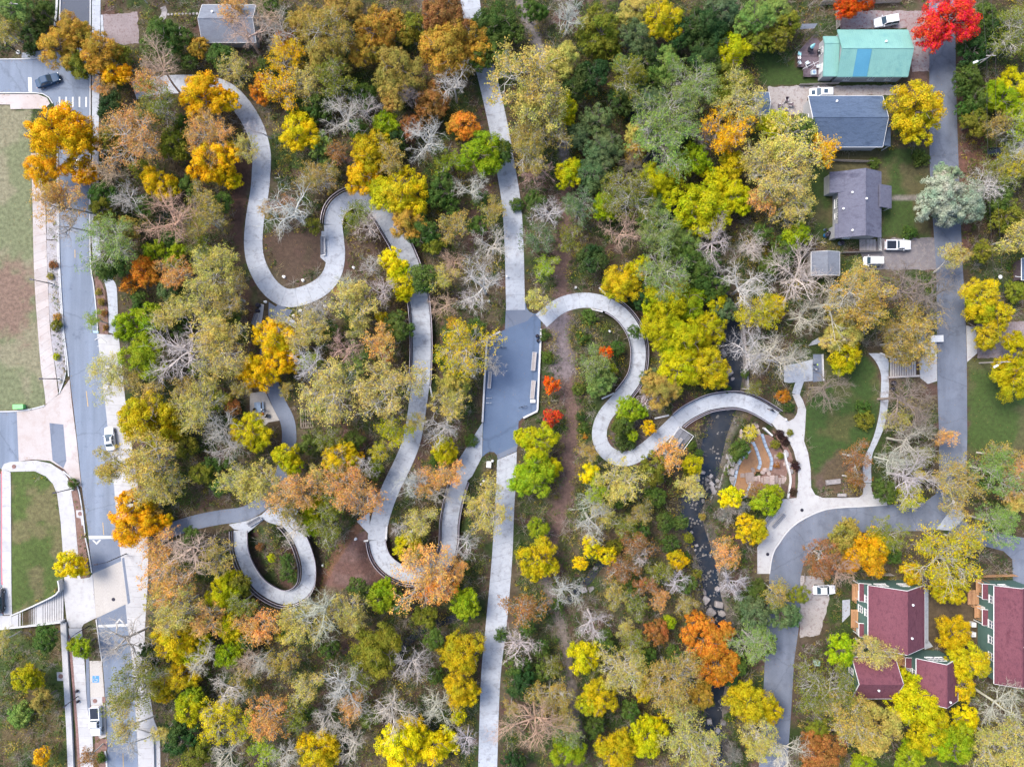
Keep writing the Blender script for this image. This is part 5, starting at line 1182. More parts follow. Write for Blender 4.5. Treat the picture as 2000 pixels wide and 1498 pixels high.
# pergola, stepping stones, planter frames at the top left garden
pg = empty('white_pergola', W(309, 5, 0), 0, 'white slatted pergola at the top edge of the garden', 'pergola')
for i in range(7): x = 290 + i * 6.2; MB().tube([P3((x, -12), 2.3), P3((x, 9), 2.3)], .06, 4).build('slat', M['white'], pg, world=True)
for y in (-10, -2, 7): MB().tube([P3((286, y), 2.22), P3((330, y), 2.22)], .07, 4).build('beam', M['white'], pg, world=True)
for p in ((288, -10), (288, 7), (328, -10), (328, 7)): MB().tube([P3(p, 0), P3(p, 2.25)], .08, 5).build('post', M['white'], pg, world=True)
path_slabs('garden_path', spline([(318,14),(322,26),(316,38),(308,46)], 4), 11, 9, .05, M['stone'])
ss = empty('stepping_stones', (0, 0, 0), kind='structure')
for x in range(329, 392, 7): MB().lathe((W(x, 29 - (x - 329) * .03).x, W(x, 29 - (x - 329) * .03).y, 0), [(.26, -.1), (.26, .05), (.2, .06)], 7).build('stepping_stone', M['stone'], ss)
for x, y, l in ((343, 62, 'left'), (357, 62, 'right')):
    o = empty('raised_planter', W(x, y, 0), .1, l + ' empty wooden planter in the garden', 'planter')
    for yy in (-.75, .75): MB().box((0, yy, .15), (1.05, .06, .3)).build('board', M['wood_grey'], o)
    for xx in (-.5, .5): MB().box((xx, 0, .15), (.06, 1.44, .3)).build('board', M['wood_grey'], o)
fp = empty('fire_pit', W(1534, 206, 0), 0, 'stone ring fire pit on the gravel patio', 'fire pit')
for k in range(9): a = k * .698; MB().box((.62 * math.cos(a), .62 * math.sin(a), .15), (.36, .26, .3), a + 1.57).build('stone', M['stone'], fp)
for x, y, rz, l in ((1535,197,-1.6,'above the stone fire pit'),(1521,209,.1,'left of the stone fire pit'),(1542,207,3.1,'right of the stone fire pit'),(1534,217,1.6,'below the stone fire pit')): chair(x, y, rz, 'dark garden chair ' + l, .02, 'wood_dark', 'chairs round the fire pit')
tr_ = empty('utility_trailer', (*W(1942, 297, .5).xy, 0), .03, 'dark flatbed trailer under the trees beside the right road', 'trailer')
MB().box((0, 0, .62), (2.9, 1.3, .14)).build('bed', M['car_black'], tr_); 
for y in (-.62, .62): MB().box((0, y, .85), (2.9, .06, .4)).build('side_board', M['car_black'], tr_)
for y in (-.75, .75): MB().tube([(-.2, y - .1, .33), (-.2, y + .1, .33)], .33, 14).build('wheel', M['tyre'], tr_)
MB().tube([(1.4, .3, .55), (2.3, 0, .5), (1.4, -.3, .55)], .05, 5).build('drawbar', M['metal_dark'], tr_)

# ---------------------------------------------------------------- vehicles
def vehicle(px, py, rz, kind, paint, label, L=4.6, z=None, sunroof=False, hood_stripe=False):
    z = (gz1(px, py) if -50 < px < 2050 else 0) + .035 if z is None else z
    p = W(px, py, z + .8); r = empty('parked_' + {'pickup': 'pickup', 'van': 'van', 'suv': 'car', 'sedan': 'car'}[kind], (p.x, p.y, z), rz, label, {'pickup': 'pickup', 'van': 'van'}.get(kind, 'car'))
    wd = {'sedan': .90, 'suv': .94, 'pickup': .98, 'van': .92}[kind]; pm = M[paint]
    hood = {'sedan': .88, 'suv': 1.02, 'pickup': 1.10, 'van': 1.0}[kind]; roofz = {'sedan': 1.44, 'suv': 1.68, 'pickup': 1.82, 'van': 1.75}[kind]
    st = [(-.500, .78, .48, hood * .86), (-.488, .90, .34, hood * .98), (-.44, .97, .28, hood * 1.05), (-.25, 1, .26, hood * 1.06), (0, 1, .26, hood * 1.06), (.2, 1, .26, hood * 1.04), (.36, .985, .27, hood * .97), (.45, .93, .30, hood * .90), (.488, .80, .36, hood * .80), (.5, .66, .45, hood * .70)]
    rings = []
    for x, w_, z0, z1 in st:
        w_ *= wd; rings.append([(x * L, -w_ * .93, z0), (x * L, -w_, z0 + .2), (x * L, -w_ * .985, z1 - .13), (x * L, -w_ * .88, z1), (x * L, w_ * .88, z1), (x * L, w_ * .985, z1 - .13), (x * L, w_, z0 + .2), (x * L, w_ * .93, z0)])
    body = MB().loft(rings).build('body', pm, r, smooth=False)
    x0b, x0t, x1t, x1b = {'sedan': (-.34, -.20, .06, .21), 'suv': (-.485, -.42, .08, .22), 'pickup': (-.06, -.035, .13, .22), 'van': (-.49, -.45, .24, .36)}[kind]
    x0b, x0t, x1t, x1b = (v * L for v in (x0b, x0t, x1t, x1b)); zb = hood * 1.03; wb, wt = wd * .90, wd * .74
    B = [(x0b, -wb, zb), (x1b, -wb, zb), (x1b, wb, zb), (x0b, wb, zb)]; T = [(x0t, -wt, roofz), (x1t, -wt, roofz), (x1t, wt, roofz), (x0t, wt, roofz)]
    MB().loft([B, T]).build('cabin', pm, r)
    MB().loft([[(x0t - .03, -wt - .01, roofz), (x1t + .03, -wt - .01, roofz), (x1t + .03, wt + .01, roofz), (x0t - .03, wt + .01, roofz)], [(x0t + .08, -wt + .1, roofz + .05), (x1t - .1, -wt + .1, roofz + .05), (x1t - .1, wt - .1, roofz + .05), (x0t + .08, wt - .1, roofz + .05)]]).build('roof_panel', pm, r)
    def panel(name, q, ins=.06, mat=M['glass'], lift=.015):
        q = [Vector(v) for v in q]; c = sum(q, Vector()) / 4; n = (q[1] - q[0]).cross(q[3] - q[0]).normalized()
        if n.dot(c - Vector((0, 0, .9))) < 0: n = -n
        qq = [v + (c - v).normalized() * ins * 1.4 + n * lift for v in q]
        return MB().slab(qq if (qq[1] - qq[0]).cross(qq[3] - qq[0]).dot(n) > 0 else qq[::-1], .02).build(name, mat, r)
    panel('windscreen', [B[1], B[2], T[2], T[1]]); panel('rear_window', [B[3], B[0], T[0], T[3]], .07)
    for a, c in ((0, 1), (3, 2)):
        lerp = lambda u, v, t: tuple(u[i] + (v[i] - u[i]) * t for i in range(3))
        for t0, t1 in ((0, .5), (.5, 1)): panel('side_window', [lerp(B[a], B[c], t0), lerp(B[a], B[c], t1), lerp(T[a], T[c], t1), lerp(T[a], T[c], t0)], .05)
    if sunroof: MB().box(((x0t + x1t) / 2 + .25, 0, roofz + .055), (.75, .8, .02)).build('sunroof', M['glass'], r)
    if hood_stripe: MB().box((.36 * L, 0, hood * .97 + .01), (.7, .8, .02), 0, ('Y', .12)).build('hood_panel', M['glass'], r)
    if kind == 'pickup':
        MB().box((-.285 * L, 0, hood * 1.06 + .015), (.36 * L, wd * 1.55, .03)).build('bed_cover', M['car_black'] if paint == 'car_white' else pm, r)
        for y in (-1, 1): MB().box((-.285 * L, y * wd * .9, hood * 1.06 + .04), (.42 * L, .14, .08)).build('bed_side', pm, r)
        MB().box((-.485 * L, 0, hood * 1.02), (.08, wd * 1.7, .3)).build('tailgate', pm, r)
    rw = .37 if kind in ('pickup', 'suv') else .32
    for x in (-.31 * L, .32 * L):
        for s_ in (-1, 1):
            w = MB().tube([(0, -.11, 0), (0, .11, 0)], rw, 18).build('wheel', M['tyre'], r); w.location = (x, s_ * (wd - .08), rw)
            MB().tube([(0, s_ * .10, 0), (0, s_ * .125, 0)], rw * .62, 12).build('rim', M['rim'], w)
    for s_ in (-1, 1):
        MB().box((.478 * L, s_ * wd * .66, hood * .72), (.12, .34, .15), s_ * -.35).build('headlight', M['lamp_clear'], r); MB().box((-.49 * L, s_ * wd * .74, hood * .78), (.08, .26, .2), s_ * .2).build('tail_light', M['lamp_red'], r)
        MB().box((x1b - .25, s_ * (wd + .09), zb + .1), (.14, .2, .13)).build('wing_mirror', pm, r)
    return r
R_ = math.radians
vehicle(92, 157, R_(20), 'sedan', 'car_blue', 'dark blue car turning at the side street junction', 4.7)
vehicle(214, 857, R_(96), 'sedan', 'car_white', 'white car with sunroof parked along the left street', 4.5, sunroof=True)
vehicle(187, 1408, R_(-87), 'pickup', 'car_white', 'white pickup with dark bed cover in the bay at the bottom left', 5.7, z=.07)
vehicle(-4, 1173, R_(92), 'suv', 'car_black', 'black car cut by the left edge beside the long stairs', 4.8, z=1.36)
vehicle(158, 332, R_(91), 'van', 'car_white', 'white van hidden under the big golden tree on the left street', 4.6)
vehicle(1731, 42, R_(190), 'suv', 'car_white', 'white car on the leaf-strewn drive above the teal house', 4.7)
vehicle(1604, 182, R_(180), 'suv', 'car_white', 'white car with dark bonnet panel beside the slate-blue house', 4.5, sunroof=True, hood_stripe=True)
vehicle(1754, 479, 0, 'pickup', 'car_white', 'white pickup with black bed beside the grey-purple house', 5.0)
vehicle(1705, 510, R_(180), 'van', 'car_white', 'small rounded white van on the dark drive', 3.6)
vehicle(1610, 1152, R_(2), 'sedan', 'car_white', 'white car on the gravel lot beside the largest maroon house', 4.4)

# ---------------------------------------------------------------- people and bicycles
SKIN = plain('skin', (.42, .25, .18), .6); HAIR = plain('dark_hair', (.03, .02, .015), .7)
def person(px, py, rz, pose, top, legs, label, z=Z_CO, cap=None):
    """one continuous skinned body; pose: stand / sit / ride"""
    root = empty('person', (*W(px, py, z).xy, z), rz, label, 'person')
    hip = {'stand': .92, 'sit': .50, 'ride': .98}[pose]; lean = {'stand': .02, 'sit': .06, 'ride': .38}[pose]
    V = []; E = []; Rr = []
    def v(p, r, par=None):
        V.append(p); Rr.append(r)
        if par is not None: E.append((par, len(V) - 1))
        return len(V) - 1
    pel = v((0, 0, hip), .145); sp = v((lean * .5, 0, hip + .26), .135, pel); ch = v((lean, 0, hip + .45), .155, sp); nk = v((lean * 1.15, 0, hip + .60), .06, ch); hd0 = v((lean * 1.2 + .02, 0, hip + .68), .075, nk); hd = v((lean * 1.25 + .03, 0, hip + .79), .10, hd0); v((lean * 1.25 + .01, 0, hip + .87), .06, hd)
    v((lean * 1.25 + .14, 0, hip + .755), .018, hd)      # nose
    for s_ in (-1, 1):
        v((lean * 1.25 + .02, s_ * .105, hip + .775), .018, hd)   # ear
        sh = v((lean, s_ * .19, hip + .50), .062, ch)
        if pose == 'stand': el, wr = (lean - .03, s_ * .25, hip + .22), (lean + .06, s_ * .25, hip - .02)
        elif pose == 'sit': el, wr = (lean + .10, s_ * .27, hip + .26), (lean + .34, s_ * .18, hip + .27)
        else: el, wr = (lean + .22, s_ * .27, hip + .30), (lean + .42, s_ * .25, hip + .10)
        e_ = v(el, .045, sh); w_ = v(wr, .032, e_); d = Vector(wr) - Vector(el); d.normalize()
        pm_ = v(tuple(Vector(wr) + d * .06), .038, w_)
        for k, (ang, ln_) in enumerate(((-.35, .065), (-.12, .085), (.1, .09), (.3, .08))):
            o = Vector((0, ang * .12, 0)); k1 = v(tuple(Vector(wr) + d * (.06 + ln_ * .5) + o), .010, pm_); v(tuple(Vector(wr) + d * (.06 + ln_) + o * 1.4 + Vector((0, 0, -.015))), .008, k1)
        v(tuple(Vector(wr) + d * .06 + Vector((.03, -s_ * .045, .01))), .011, w_)
        hp = v((0, s_ * .095, hip - .06), .105, pel)
        if pose == 'stand': kn, an, to = (.02, s_ * .10, .50), (-.02, s_ * .10, .09), (.14, s_ * .12, .04)
        elif pose == 'sit': kn, an, to = (.42, s_ * .12, .50), (.42, s_ * .12, .09), (.56, s_ * .13, .04)
        else: kn, an, to = (.28, s_ * .12, .72 + s_ * .12), (.08, s_ * .12, .34 + s_ * .16), (.22, s_ * .12, .30 + s_ * .16)
        k_ = v(kn, .068, hp); a_ = v(an, .045, k_); v(to, .045, a_)
    me = bpy.data.meshes.new('body'); me.from_pydata(V, E, []); ob = bpy.data.objects.new('body', me); link(ob, root)
    sk = ob.modifiers.new('skin', 'SKIN'); 
    for i, r_ in enumerate(Rr): me.skin_vertices[0].data[i].radius = (r_, r_)
    me.skin_vertices[0].data[0].use_root = True
    ob.modifiers.new('sub', 'SUBSURF').levels = 1; ob.modifiers['sub'].render_levels = 1
    dg = bpy.context.evaluated_depsgraph_get(); m2 = bpy.data.meshes.new_from_object(ob.evaluated_get(dg)); ob.modifiers.clear(); ob.data = m2
    m2.materials.clear(); [m2.materials.append(x) for x in (SKIN, top, legs, M['metal_dark'])]
    for f in m2.polygons:
        c = f.center; f.use_smooth = True
        f.material_index = 0 if c.z > hip + .60 else 1 if c.z > hip + .05 or (abs(c.y) > .17 and c.z > hip + .02) else 3 if (c.z < .10 and pose != 'ride') else 2
        if abs(c.y) > .15 and pose != 'stand' and (c - Vector(wr)).length < .16: f.material_index = 0
    hc = (lean * 1.25 + .015, 0, hip + .80)
    MB().lathe(hc, [(.118, -.06), (.125, 0), (.105, .06), (.06, .10), (.01, .115)], 14).build('cap' if cap else 'hair', cap or HAIR, root, smooth=True)
    if cap: MB().box((hc[0] + .13, 0, hc[2]), (.10, .15, .02)).build('cap_brim', cap, root)
    return root
CL = {k: plain(k + '_cloth', c, .9) for k, c in dict(orange=(.75, .18, .02), black=(.015, .015, .02), grey=(.18, .19, .21), white=(.65, .65, .66), lime=(.40, .60, .08), navy=(.02, .035, .07), brown=(.12, .05, .05)).items()}
person(517, 809, R_(160), 'sit', CL['orange'], CL['brown'], 'person in an orange top sitting beside the picnic table', z=.02)
person(517.5, 800, R_(120), 'stand', CL['grey'], CL['grey'], 'person with a white cap standing right of the picnic table', cap=CL['white'])
person(500.5, 799, R_(0), 'stand', CL['black'], CL['black'], 'person in black standing left of the picnic table')
person(1589, 712, R_(-90), 'stand', CL['navy'], CL['black'], 'person with a lime cap on the concrete pad', cap=CL['lime']); person(1590, 722, R_(90), 'stand', CL['white'], CL['navy'], 'person in a white top on the concrete pad')
bgp = empty('stroller', (*W(524, 811).xy, Z_CO), .5, 'black pushchair beside the person in orange', 'pushchair')
MB().loft([[(-.35, -.22, .35), (.3, -.22, .4), (.3, .22, .4), (-.35, .22, .35)], [(-.42, -.25, .75), (.35, -.25, .62), (.35, .25, .62), (-.42, .25, .75)]]).build('seat_shell', M['car_black'], bgp)
MB().lathe((-.22, 0, .72), [(.32, 0), (.30, .16), (.18, .30), (.02, .34)], 12).build('hood', M['car_black'], bgp); MB().tube([(-.3, -.2, .7), (-.65, -.2, 1.0), (-.65, .2, 1.0), (-.3, .2, .7)], .02, 5).build('handle', M['metal_dark'], bgp)
for x, y in ((.35, 0), (-.35, -.25), (-.35, .25)): MB().tube([(x, y - .03, .14), (x, y + .03, .14)], .14, 12).build('wheel', M['tyre'], bgp)
def bicycle(px, py, rz, label, z=Z_CO, group=None, tilt=0.0):
    r = empty('bicycle', (*W(px, py, z).xy, z), rz, label, 'bicycle', group); r.rotation_euler = (tilt, 0, rz)
    for x in (-.52, .52): MB().tube([(x + .33 * math.cos(t), 0, .34 + .33 * math.sin(t)) for t in np.linspace(0, 2 * math.pi, 17)], .028, 5).build('wheel', M['tyre'], r)
    MB().tube([(-.52, 0, .34), (-.1, 0, .30), (.36, 0, .82), (-.2, 0, .78), (-.52, 0, .34)], .025, 5).tube([(-.1, 0, .30), (-.22, 0, .88)], .025, 5).tube([(.52, 0, .34), (.34, 0, .95)], .025, 5).build('frame', M['metal_dark'], r)
    MB().tube([(.38, -.29, .98), (.36, -.1, .98), (.36, .1, .98), (.38, .29, .98)], .022, 5).build('handlebar', M['metal_dark'], r); MB().box((-.23, 0, .92), (.26, .15, .06)).build('saddle', M['car_black'], r)
    MB().tube([(-.1, -.15, .30), (-.1, .15, .30)], .03, 6).build('crank', M['metal_dark'], r)
    return r
bicycle(1505, 801, R_(155), 'dark bicycle ridden along the right end of the creek footbridge'); person(1506.5, 801.6, R_(155), 'ride', CL['navy'], CL['navy'], 'person in dark blue riding across the creek footbridge', z=Z_CO)
for x, y, a, l in ((974, 667, 25, 'upper dark bicycle parked at the top left of the plaza'), (981, 679, 0, 'rightmost dark bicycle parked at the top left of the plaza'), (963, 676, -25, 'leftmost dark bicycle parked at the top left of the plaza'), (1021, 794.5, 12, 'dark bicycle parked at the bottom right of the plaza')): bicycle(x, y, R_(a), l)
# concrete pad beside the creek with its low table
poly('path_pad', [(1531,714),(1555,710),(1587,702),(1587,744),(1540,748),(1531,746)], Z_CO + .02, M['concrete']); poly('path_pad', [(1588,692),(1605,692),(1608,744),(1588,746)], Z_CO + .01, M['path_asphalt'])
wall_thing('low_wall', [(1605.5,692),(1607,744)], 2.4, .4, 'pale low wall along the left edge of the oval lawn')
# ---------------------------------------------------------------- where plants may stand
MX0, MY0, MS = -100, -100, 2
mx, my = np.meshgrid(np.arange(MX0, 2100, MS), np.arange(MY0, 1600, MS))
HM = np.zeros(mx.shape, bool)
def stamp(Mk, pts):
    xs_ = [p[0] for p in pts]; ys_ = [p[1] for p in pts]
    i0, i1 = max(0, int((min(ys_) - MY0) / MS) - 1), min(Mk.shape[0], int((max(ys_) - MY0) / MS) + 2); j0, j1 = max(0, int((min(xs_) - MX0) / MS) - 1), min(Mk.shape[1], int((max(xs_) - MX0) / MS) + 2)
    if i1 > i0 and j1 > j0: Mk[i0:i1, j0:j1] |= inside(mx[i0:i1, j0:j1], my[i0:i1, j0:j1], pts)
for pts in HARD: stamp(HM, pts)
for A, w in zip(RAISED, (40, 38, 34, 34, 34)): stamp(HM, ribbon_outline(A, w))
def dil(Mk, n):
    for _ in range(n):
        o = Mk.copy(); o[1:] |= Mk[:-1]; o[:-1] |= Mk[1:]; o[:, 1:] |= Mk[:, :-1]; o[:, :-1] |= Mk[:, 1:]; Mk = o
    return Mk
HM1 = dil(HM, 2)
dcr2 = dist_poly(mx, my, CREEK); WATER = dcr2 < 24
OPEN = np.zeros(mx.shape, bool)       # mown or bare ground without undergrowth
for pts in ([(-100,203),(60,216),(66,500),(90,790),(-100,804)], [(20,918),(104,944),(126,1130),(34,1200)], [(1574,795),(1588,955),(1660,930),(1718,800),(1714,720),(1690,695),(1608,692)], [(1890,705),(2100,690),(2100,880),(1892,880)],
            [(1555,300),(1813,290),(1816,466),(1600,475)], [(1465,80),(1556,135),(1752,168),(1480,168)], [(700,1022),(728,1092),(770,1138),(690,1150),(622,1145),(676,1052)], [(1805,1140),(1945,1120),(1935,1280),(1810,1260)], [(1780,60),(1816,60),(1816,190),(1780,190)], [(520,470),(560,556),(628,520),(626,450),(600,450)], [(450,290),(490,290),(488,330),(474,440),(474,520),(500,590),(490,620),(465,560)]):
    stamp(OPEN, pts)
for ln_, w in ((DIRT_UP, 16), (DIRT_MID, 20), (DIRT_LOW, 15)): stamp(OPEN, ribbon_outline(spline(ln_, 12), w))
def lookup(Mk, x, y):
    j = np.clip(((np.asarray(x) - MX0) / MS).astype(int), 0, Mk.shape[1] - 1); i = np.clip(((np.asarray(y) - MY0) / MS).astype(int), 0, Mk.shape[0] - 1); return Mk[i, j]
BLOCK = HM1 | WATER

# ---------------------------------------------------------------- crown meshes (unit builders, real leaf size)
def rdir(n, rng, up=0.0):
    v = rng.normal(size=(n, 3)); v[:, 2] += up; return v / np.linalg.norm(v, axis=1)[:, None]
def leaf_quads(Pc, Nn, size, rng):
    n = len(Pc); t = np.cross(Nn, rng.normal(size=(n, 3))); t /= np.linalg.norm(t, axis=1)[:, None] + 1e-9; bt = np.cross(Nn, t)
    s = size * rng.uniform(.65, 1.3, n)[:, None]
    V = np.stack([Pc + t * s, Pc + bt * s * .62, Pc - t * s, Pc - bt * s * .62], 1).reshape(-1, 3)
    return V, np.arange(4 * n).reshape(-1, 4)
def crown_dense(seed, R, n_leaf, size, tall=.85, gaps=.0):
    rng = np.random.default_rng(seed); Pc = []; Nn = []
    nl = rng.integers(10, 16); cen = [(0, 0, tall * R * .42, R * .46)]
    for k in range(nl):
        a = 2.4 * k + rng.uniform(-.4, .4); rho = R * rng.uniform(.38, .72); zz = R * tall * (.46 * (1 - (rho / R) ** 2) * rng.uniform(.5, 1.4) - .22)
        cen.append((rho * math.cos(a), rho * math.sin(a), zz, R * rng.uniform(.26, .42)))
    sub_ = []
    for cx_, cy_, cz_, rl in cen:
        m = int(9 + 8 * (rl / R) / .4)
        d = rdir(m, rng, .55)
        for q in d:
            if rng.random() < gaps: continue
            sub_.append((cx_ + q[0] * rl * rng.uniform(.6, .98), cy_ + q[1] * rl * rng.uniform(.6, .98), cz_ + q[2] * rl * tall * .9, rl * rng.uniform(.26, .46), q))
    w_ = np.array([s[3] ** 2 for s in sub_]); w_ /= w_.sum()
    for s, f in zip(sub_, w_):
        m = max(5, int(n_leaf * f)); d = rdir(m, rng, .5) ; rad = s[3] * rng.uniform(.55, 1.08, m)[:, None]
        Pc.append(np.array(s[:3]) + d * rad * np.array([1, 1, .8])); Nn.append(d + .35 * s[4] + rng.normal(size=(m, 3)) * .42)
    Pc = np.concatenate(Pc); Nn = np.concatenate(Nn); Nn /= np.linalg.norm(Nn, axis=1)[:, None]
    return leaf_quads(Pc, Nn, size, rng)
def skeleton(seed, R, tall=1.0, twigs=4, fine=1.0, limbs=None):
    """limbs, boughs and twigs as segments (p0, p1, r0, r1); returns segments and twig tips"""
    rng = np.random.default_rng(seed); seg = []; tips = []
    def grow(p, d, L, r, lev):
        n = 3 if lev < 3 else 2; q = p; dd = d; nodes = []
        for i in range(n):
            dd = dd + rng.normal(size=3) * (.16 if lev < 2 else .24); dd[2] += .05 if lev < 2 else 0.02; dd /= np.linalg.norm(dd)
            e = q + dd * L / n; r1 = r * (1 - .55 * (i + 1) / n); seg.append((q, e, r * (1 - .55 * i / n), r1)); nodes.append((e, dd, r1)); q = e
        if lev == 4 or (lev == 3 and twigs < 3): tips.append((q, dd)); 
        if lev < 4:
            k = (6 if lev == 1 else twigs)
            if lev == 3: k = twigs
            for j in range(k):
                e, d0, r1 = nodes[rng.integers(0, n)] if lev else nodes[rng.integers(max(0, n - 3), n)]
                if j == 0: e, d0, r1 = nodes[-1]
                nd = d0 + rng.normal(size=3) * (.62 if lev < 2 else .75); nd[2] = nd[2] * .75 + .12; nd /= np.linalg.norm(nd)
                grow(e, nd, L * rng.uniform(.50, .76), max(r1 * rng.uniform(.50, .8), .0125 * fine), lev + 1)
    nl = limbs or rng.integers(4, 7); a0 = rng.uniform(0, 6.28)
    for k in range(nl):
        a = a0 + 6.283 * k / nl + rng.uniform(-.35, .35); el = rng.uniform(.55, 1.15)
        d = np.array([math.cos(a) * math.cos(el), math.sin(a) * math.cos(el), math.sin(el) * tall]); d /= np.linalg.norm(d)
        grow(np.zeros(3), d, R * rng.uniform(.52, .70), .040 * R, 1)
    return seg, tips
def tubes(seg, thin=.03):
    p0 = np.array([s[0] for s in seg]); p1 = np.array([s[1] for s in seg]); r0 = np.array([s[2] for s in seg])[:, None]; r1 = np.array([s[3] for s in seg])[:, None]
    d = p1 - p0; d /= np.linalg.norm(d, axis=1)[:, None] + 1e-9; ref = np.where(np.abs(d[:, 2:3]) < .9, np.array([[0, 0, 1.]]), np.array([[1., 0, 0]])); a = np.cross(d, ref); a /= np.linalg.norm(a, axis=1)[:, None] + 1e-9; b_ = np.cross(d, a)
    n = 3; V = []
    for p, r in ((p0, r0), (p1, r1)):
        for j in range(n): t = 2 * math.pi * j / n; V.append(p + (a * math.cos(t) + b_ * math.sin(t)) * r)
    V = np.stack(V, 1).reshape(-1, 3); m = len(seg); o = (np.arange(m) * 6)[:, None]
    F = np.concatenate([o + np.array([[j, (j + 1) % 3, 3 + (j + 1) % 3, 3 + j]]) for j in range(3)]); return V, F
def leaves_at(tips, n, size, spread, rng):
    T = np.array([t[0] for t in tips]); k = rng.integers(0, len(T), n); keep = rng.random(len(T)) < .55; T = T[keep]; k = rng.integers(0, len(T), n); Pc = T[k] + rng.normal(size=(n, 3)) * spread; Nn = rdir(n, rng, .9); return leaf_quads(Pc, Nn, size, rng)
def mk(name, VF, mat, smooth=False):
    me = np_mesh(name, VF[0], VF[1], smooth); me.materials.append(mat); return me
DENSE = {1.6: [], 3.2: [], 5.2: []}
for i in range(4): DENSE[1.6].append(mk('crown', crown_dense(100 + i, 1.6, 2200, .095, .95), M['leaf']))
for i in range(5): DENSE[3.2].append(mk('crown', crown_dense(200 + i, 3.2, 7600, .115, .90, .06), M['leaf']))
for i in range(5): DENSE[5.2].append(mk('crown', crown_dense(300 + i, 5.2, 16500, .125, .85, .10), M['leaf']))
BARE, SPARSE, LIMBS = {3.0: [], 5.2: []}, {3.0: [], 5.2: []}, []
for i in range(4):
    sg_, tp_ = skeleton(400 + i, 3.0, 1.0, 5, .9); BARE[3.0].append(mk('twigs', tubes(sg_), M['bark']))
for i in range(5):
    sg_, tp_ = skeleton(420 + i, 5.2, .95, 6, 1.1); BARE[5.2].append(mk('twigs', tubes(sg_), M['bark']))
for i in range(4):
    sg_, tp_ = skeleton(440 + i, 3.0, 1.0, 5, .8); SPARSE[3.0].append((mk('twigs', tubes(sg_), M['bark']), mk('crown', leaves_at(tp_, 3200, .10, .17, RNG), M['leaf'])))
for i in range(5):
    sg_, tp_ = skeleton(460 + i, 5.2, .95, 6, .9); SPARSE[5.2].append((mk('twigs', tubes(sg_), M['bark']), mk('crown', leaves_at(tp_, 7200, .115, .22, RNG), M['leaf'])))
for i in range(4):
    sg_, tp_ = skeleton(480 + i, 1.0, .9, 1, .4); LIMBS.append(mk('limbs', tubes([s for s in sg_ if s[2] > .008]), M['bark']))

# ---------------------------------------------------------------- every tree: x y radius (photo pixels) kind colour
COLS = {'Y': ((.74,.55,.015), 'bright yellow'), 'G': ((.95,.44,.004), 'golden orange'), 'O': ((.66,.24,.04), 'orange'), 'P': ((.70,.345,.105), 'peach'), 'H': ((.52,.29,.05), 'honey brown'), 'T': ((.40,.28,.065), 'ochre'), 'K': ((.54,.42,.105), 'khaki yellow'), 'L': ((.29,.35,.016), 'lime green'),  # peach: dead-leaf colour with sunset light mixed in
        'Q': ((.50,.43,.012), 'yellow-green'), 'E': ((.075,.125,.022), 'green'), 'V': ((.20,.20,.022), 'olive'), 'A': ((.21,.28,.07), 'sage green'), 'J': ((.115,.165,.068), 'grey-green'), 'F': ((.028,.068,.016), 'dark green'), 'R': ((.70,.04,.03), 'red'), 'X': ((.74,.12,.02), 'red-orange'), 'C': ((.33,.135,.045), 'rusty'),
        'Z': ((.36,.41,.28), 'silvery green'), 'D': ((.045,.018,.02), 'dark maroon'), 'U': ((.58,.41,.022), 'mustard yellow'), 'I': ((.66,.31,.02), 'amber'), 'W': ((.56,.53,.485), 'pale grey'), 'N': ((.56,.40,.31), 'pinkish'), 'M': ((.26,.225,.20), 'brown-grey')}
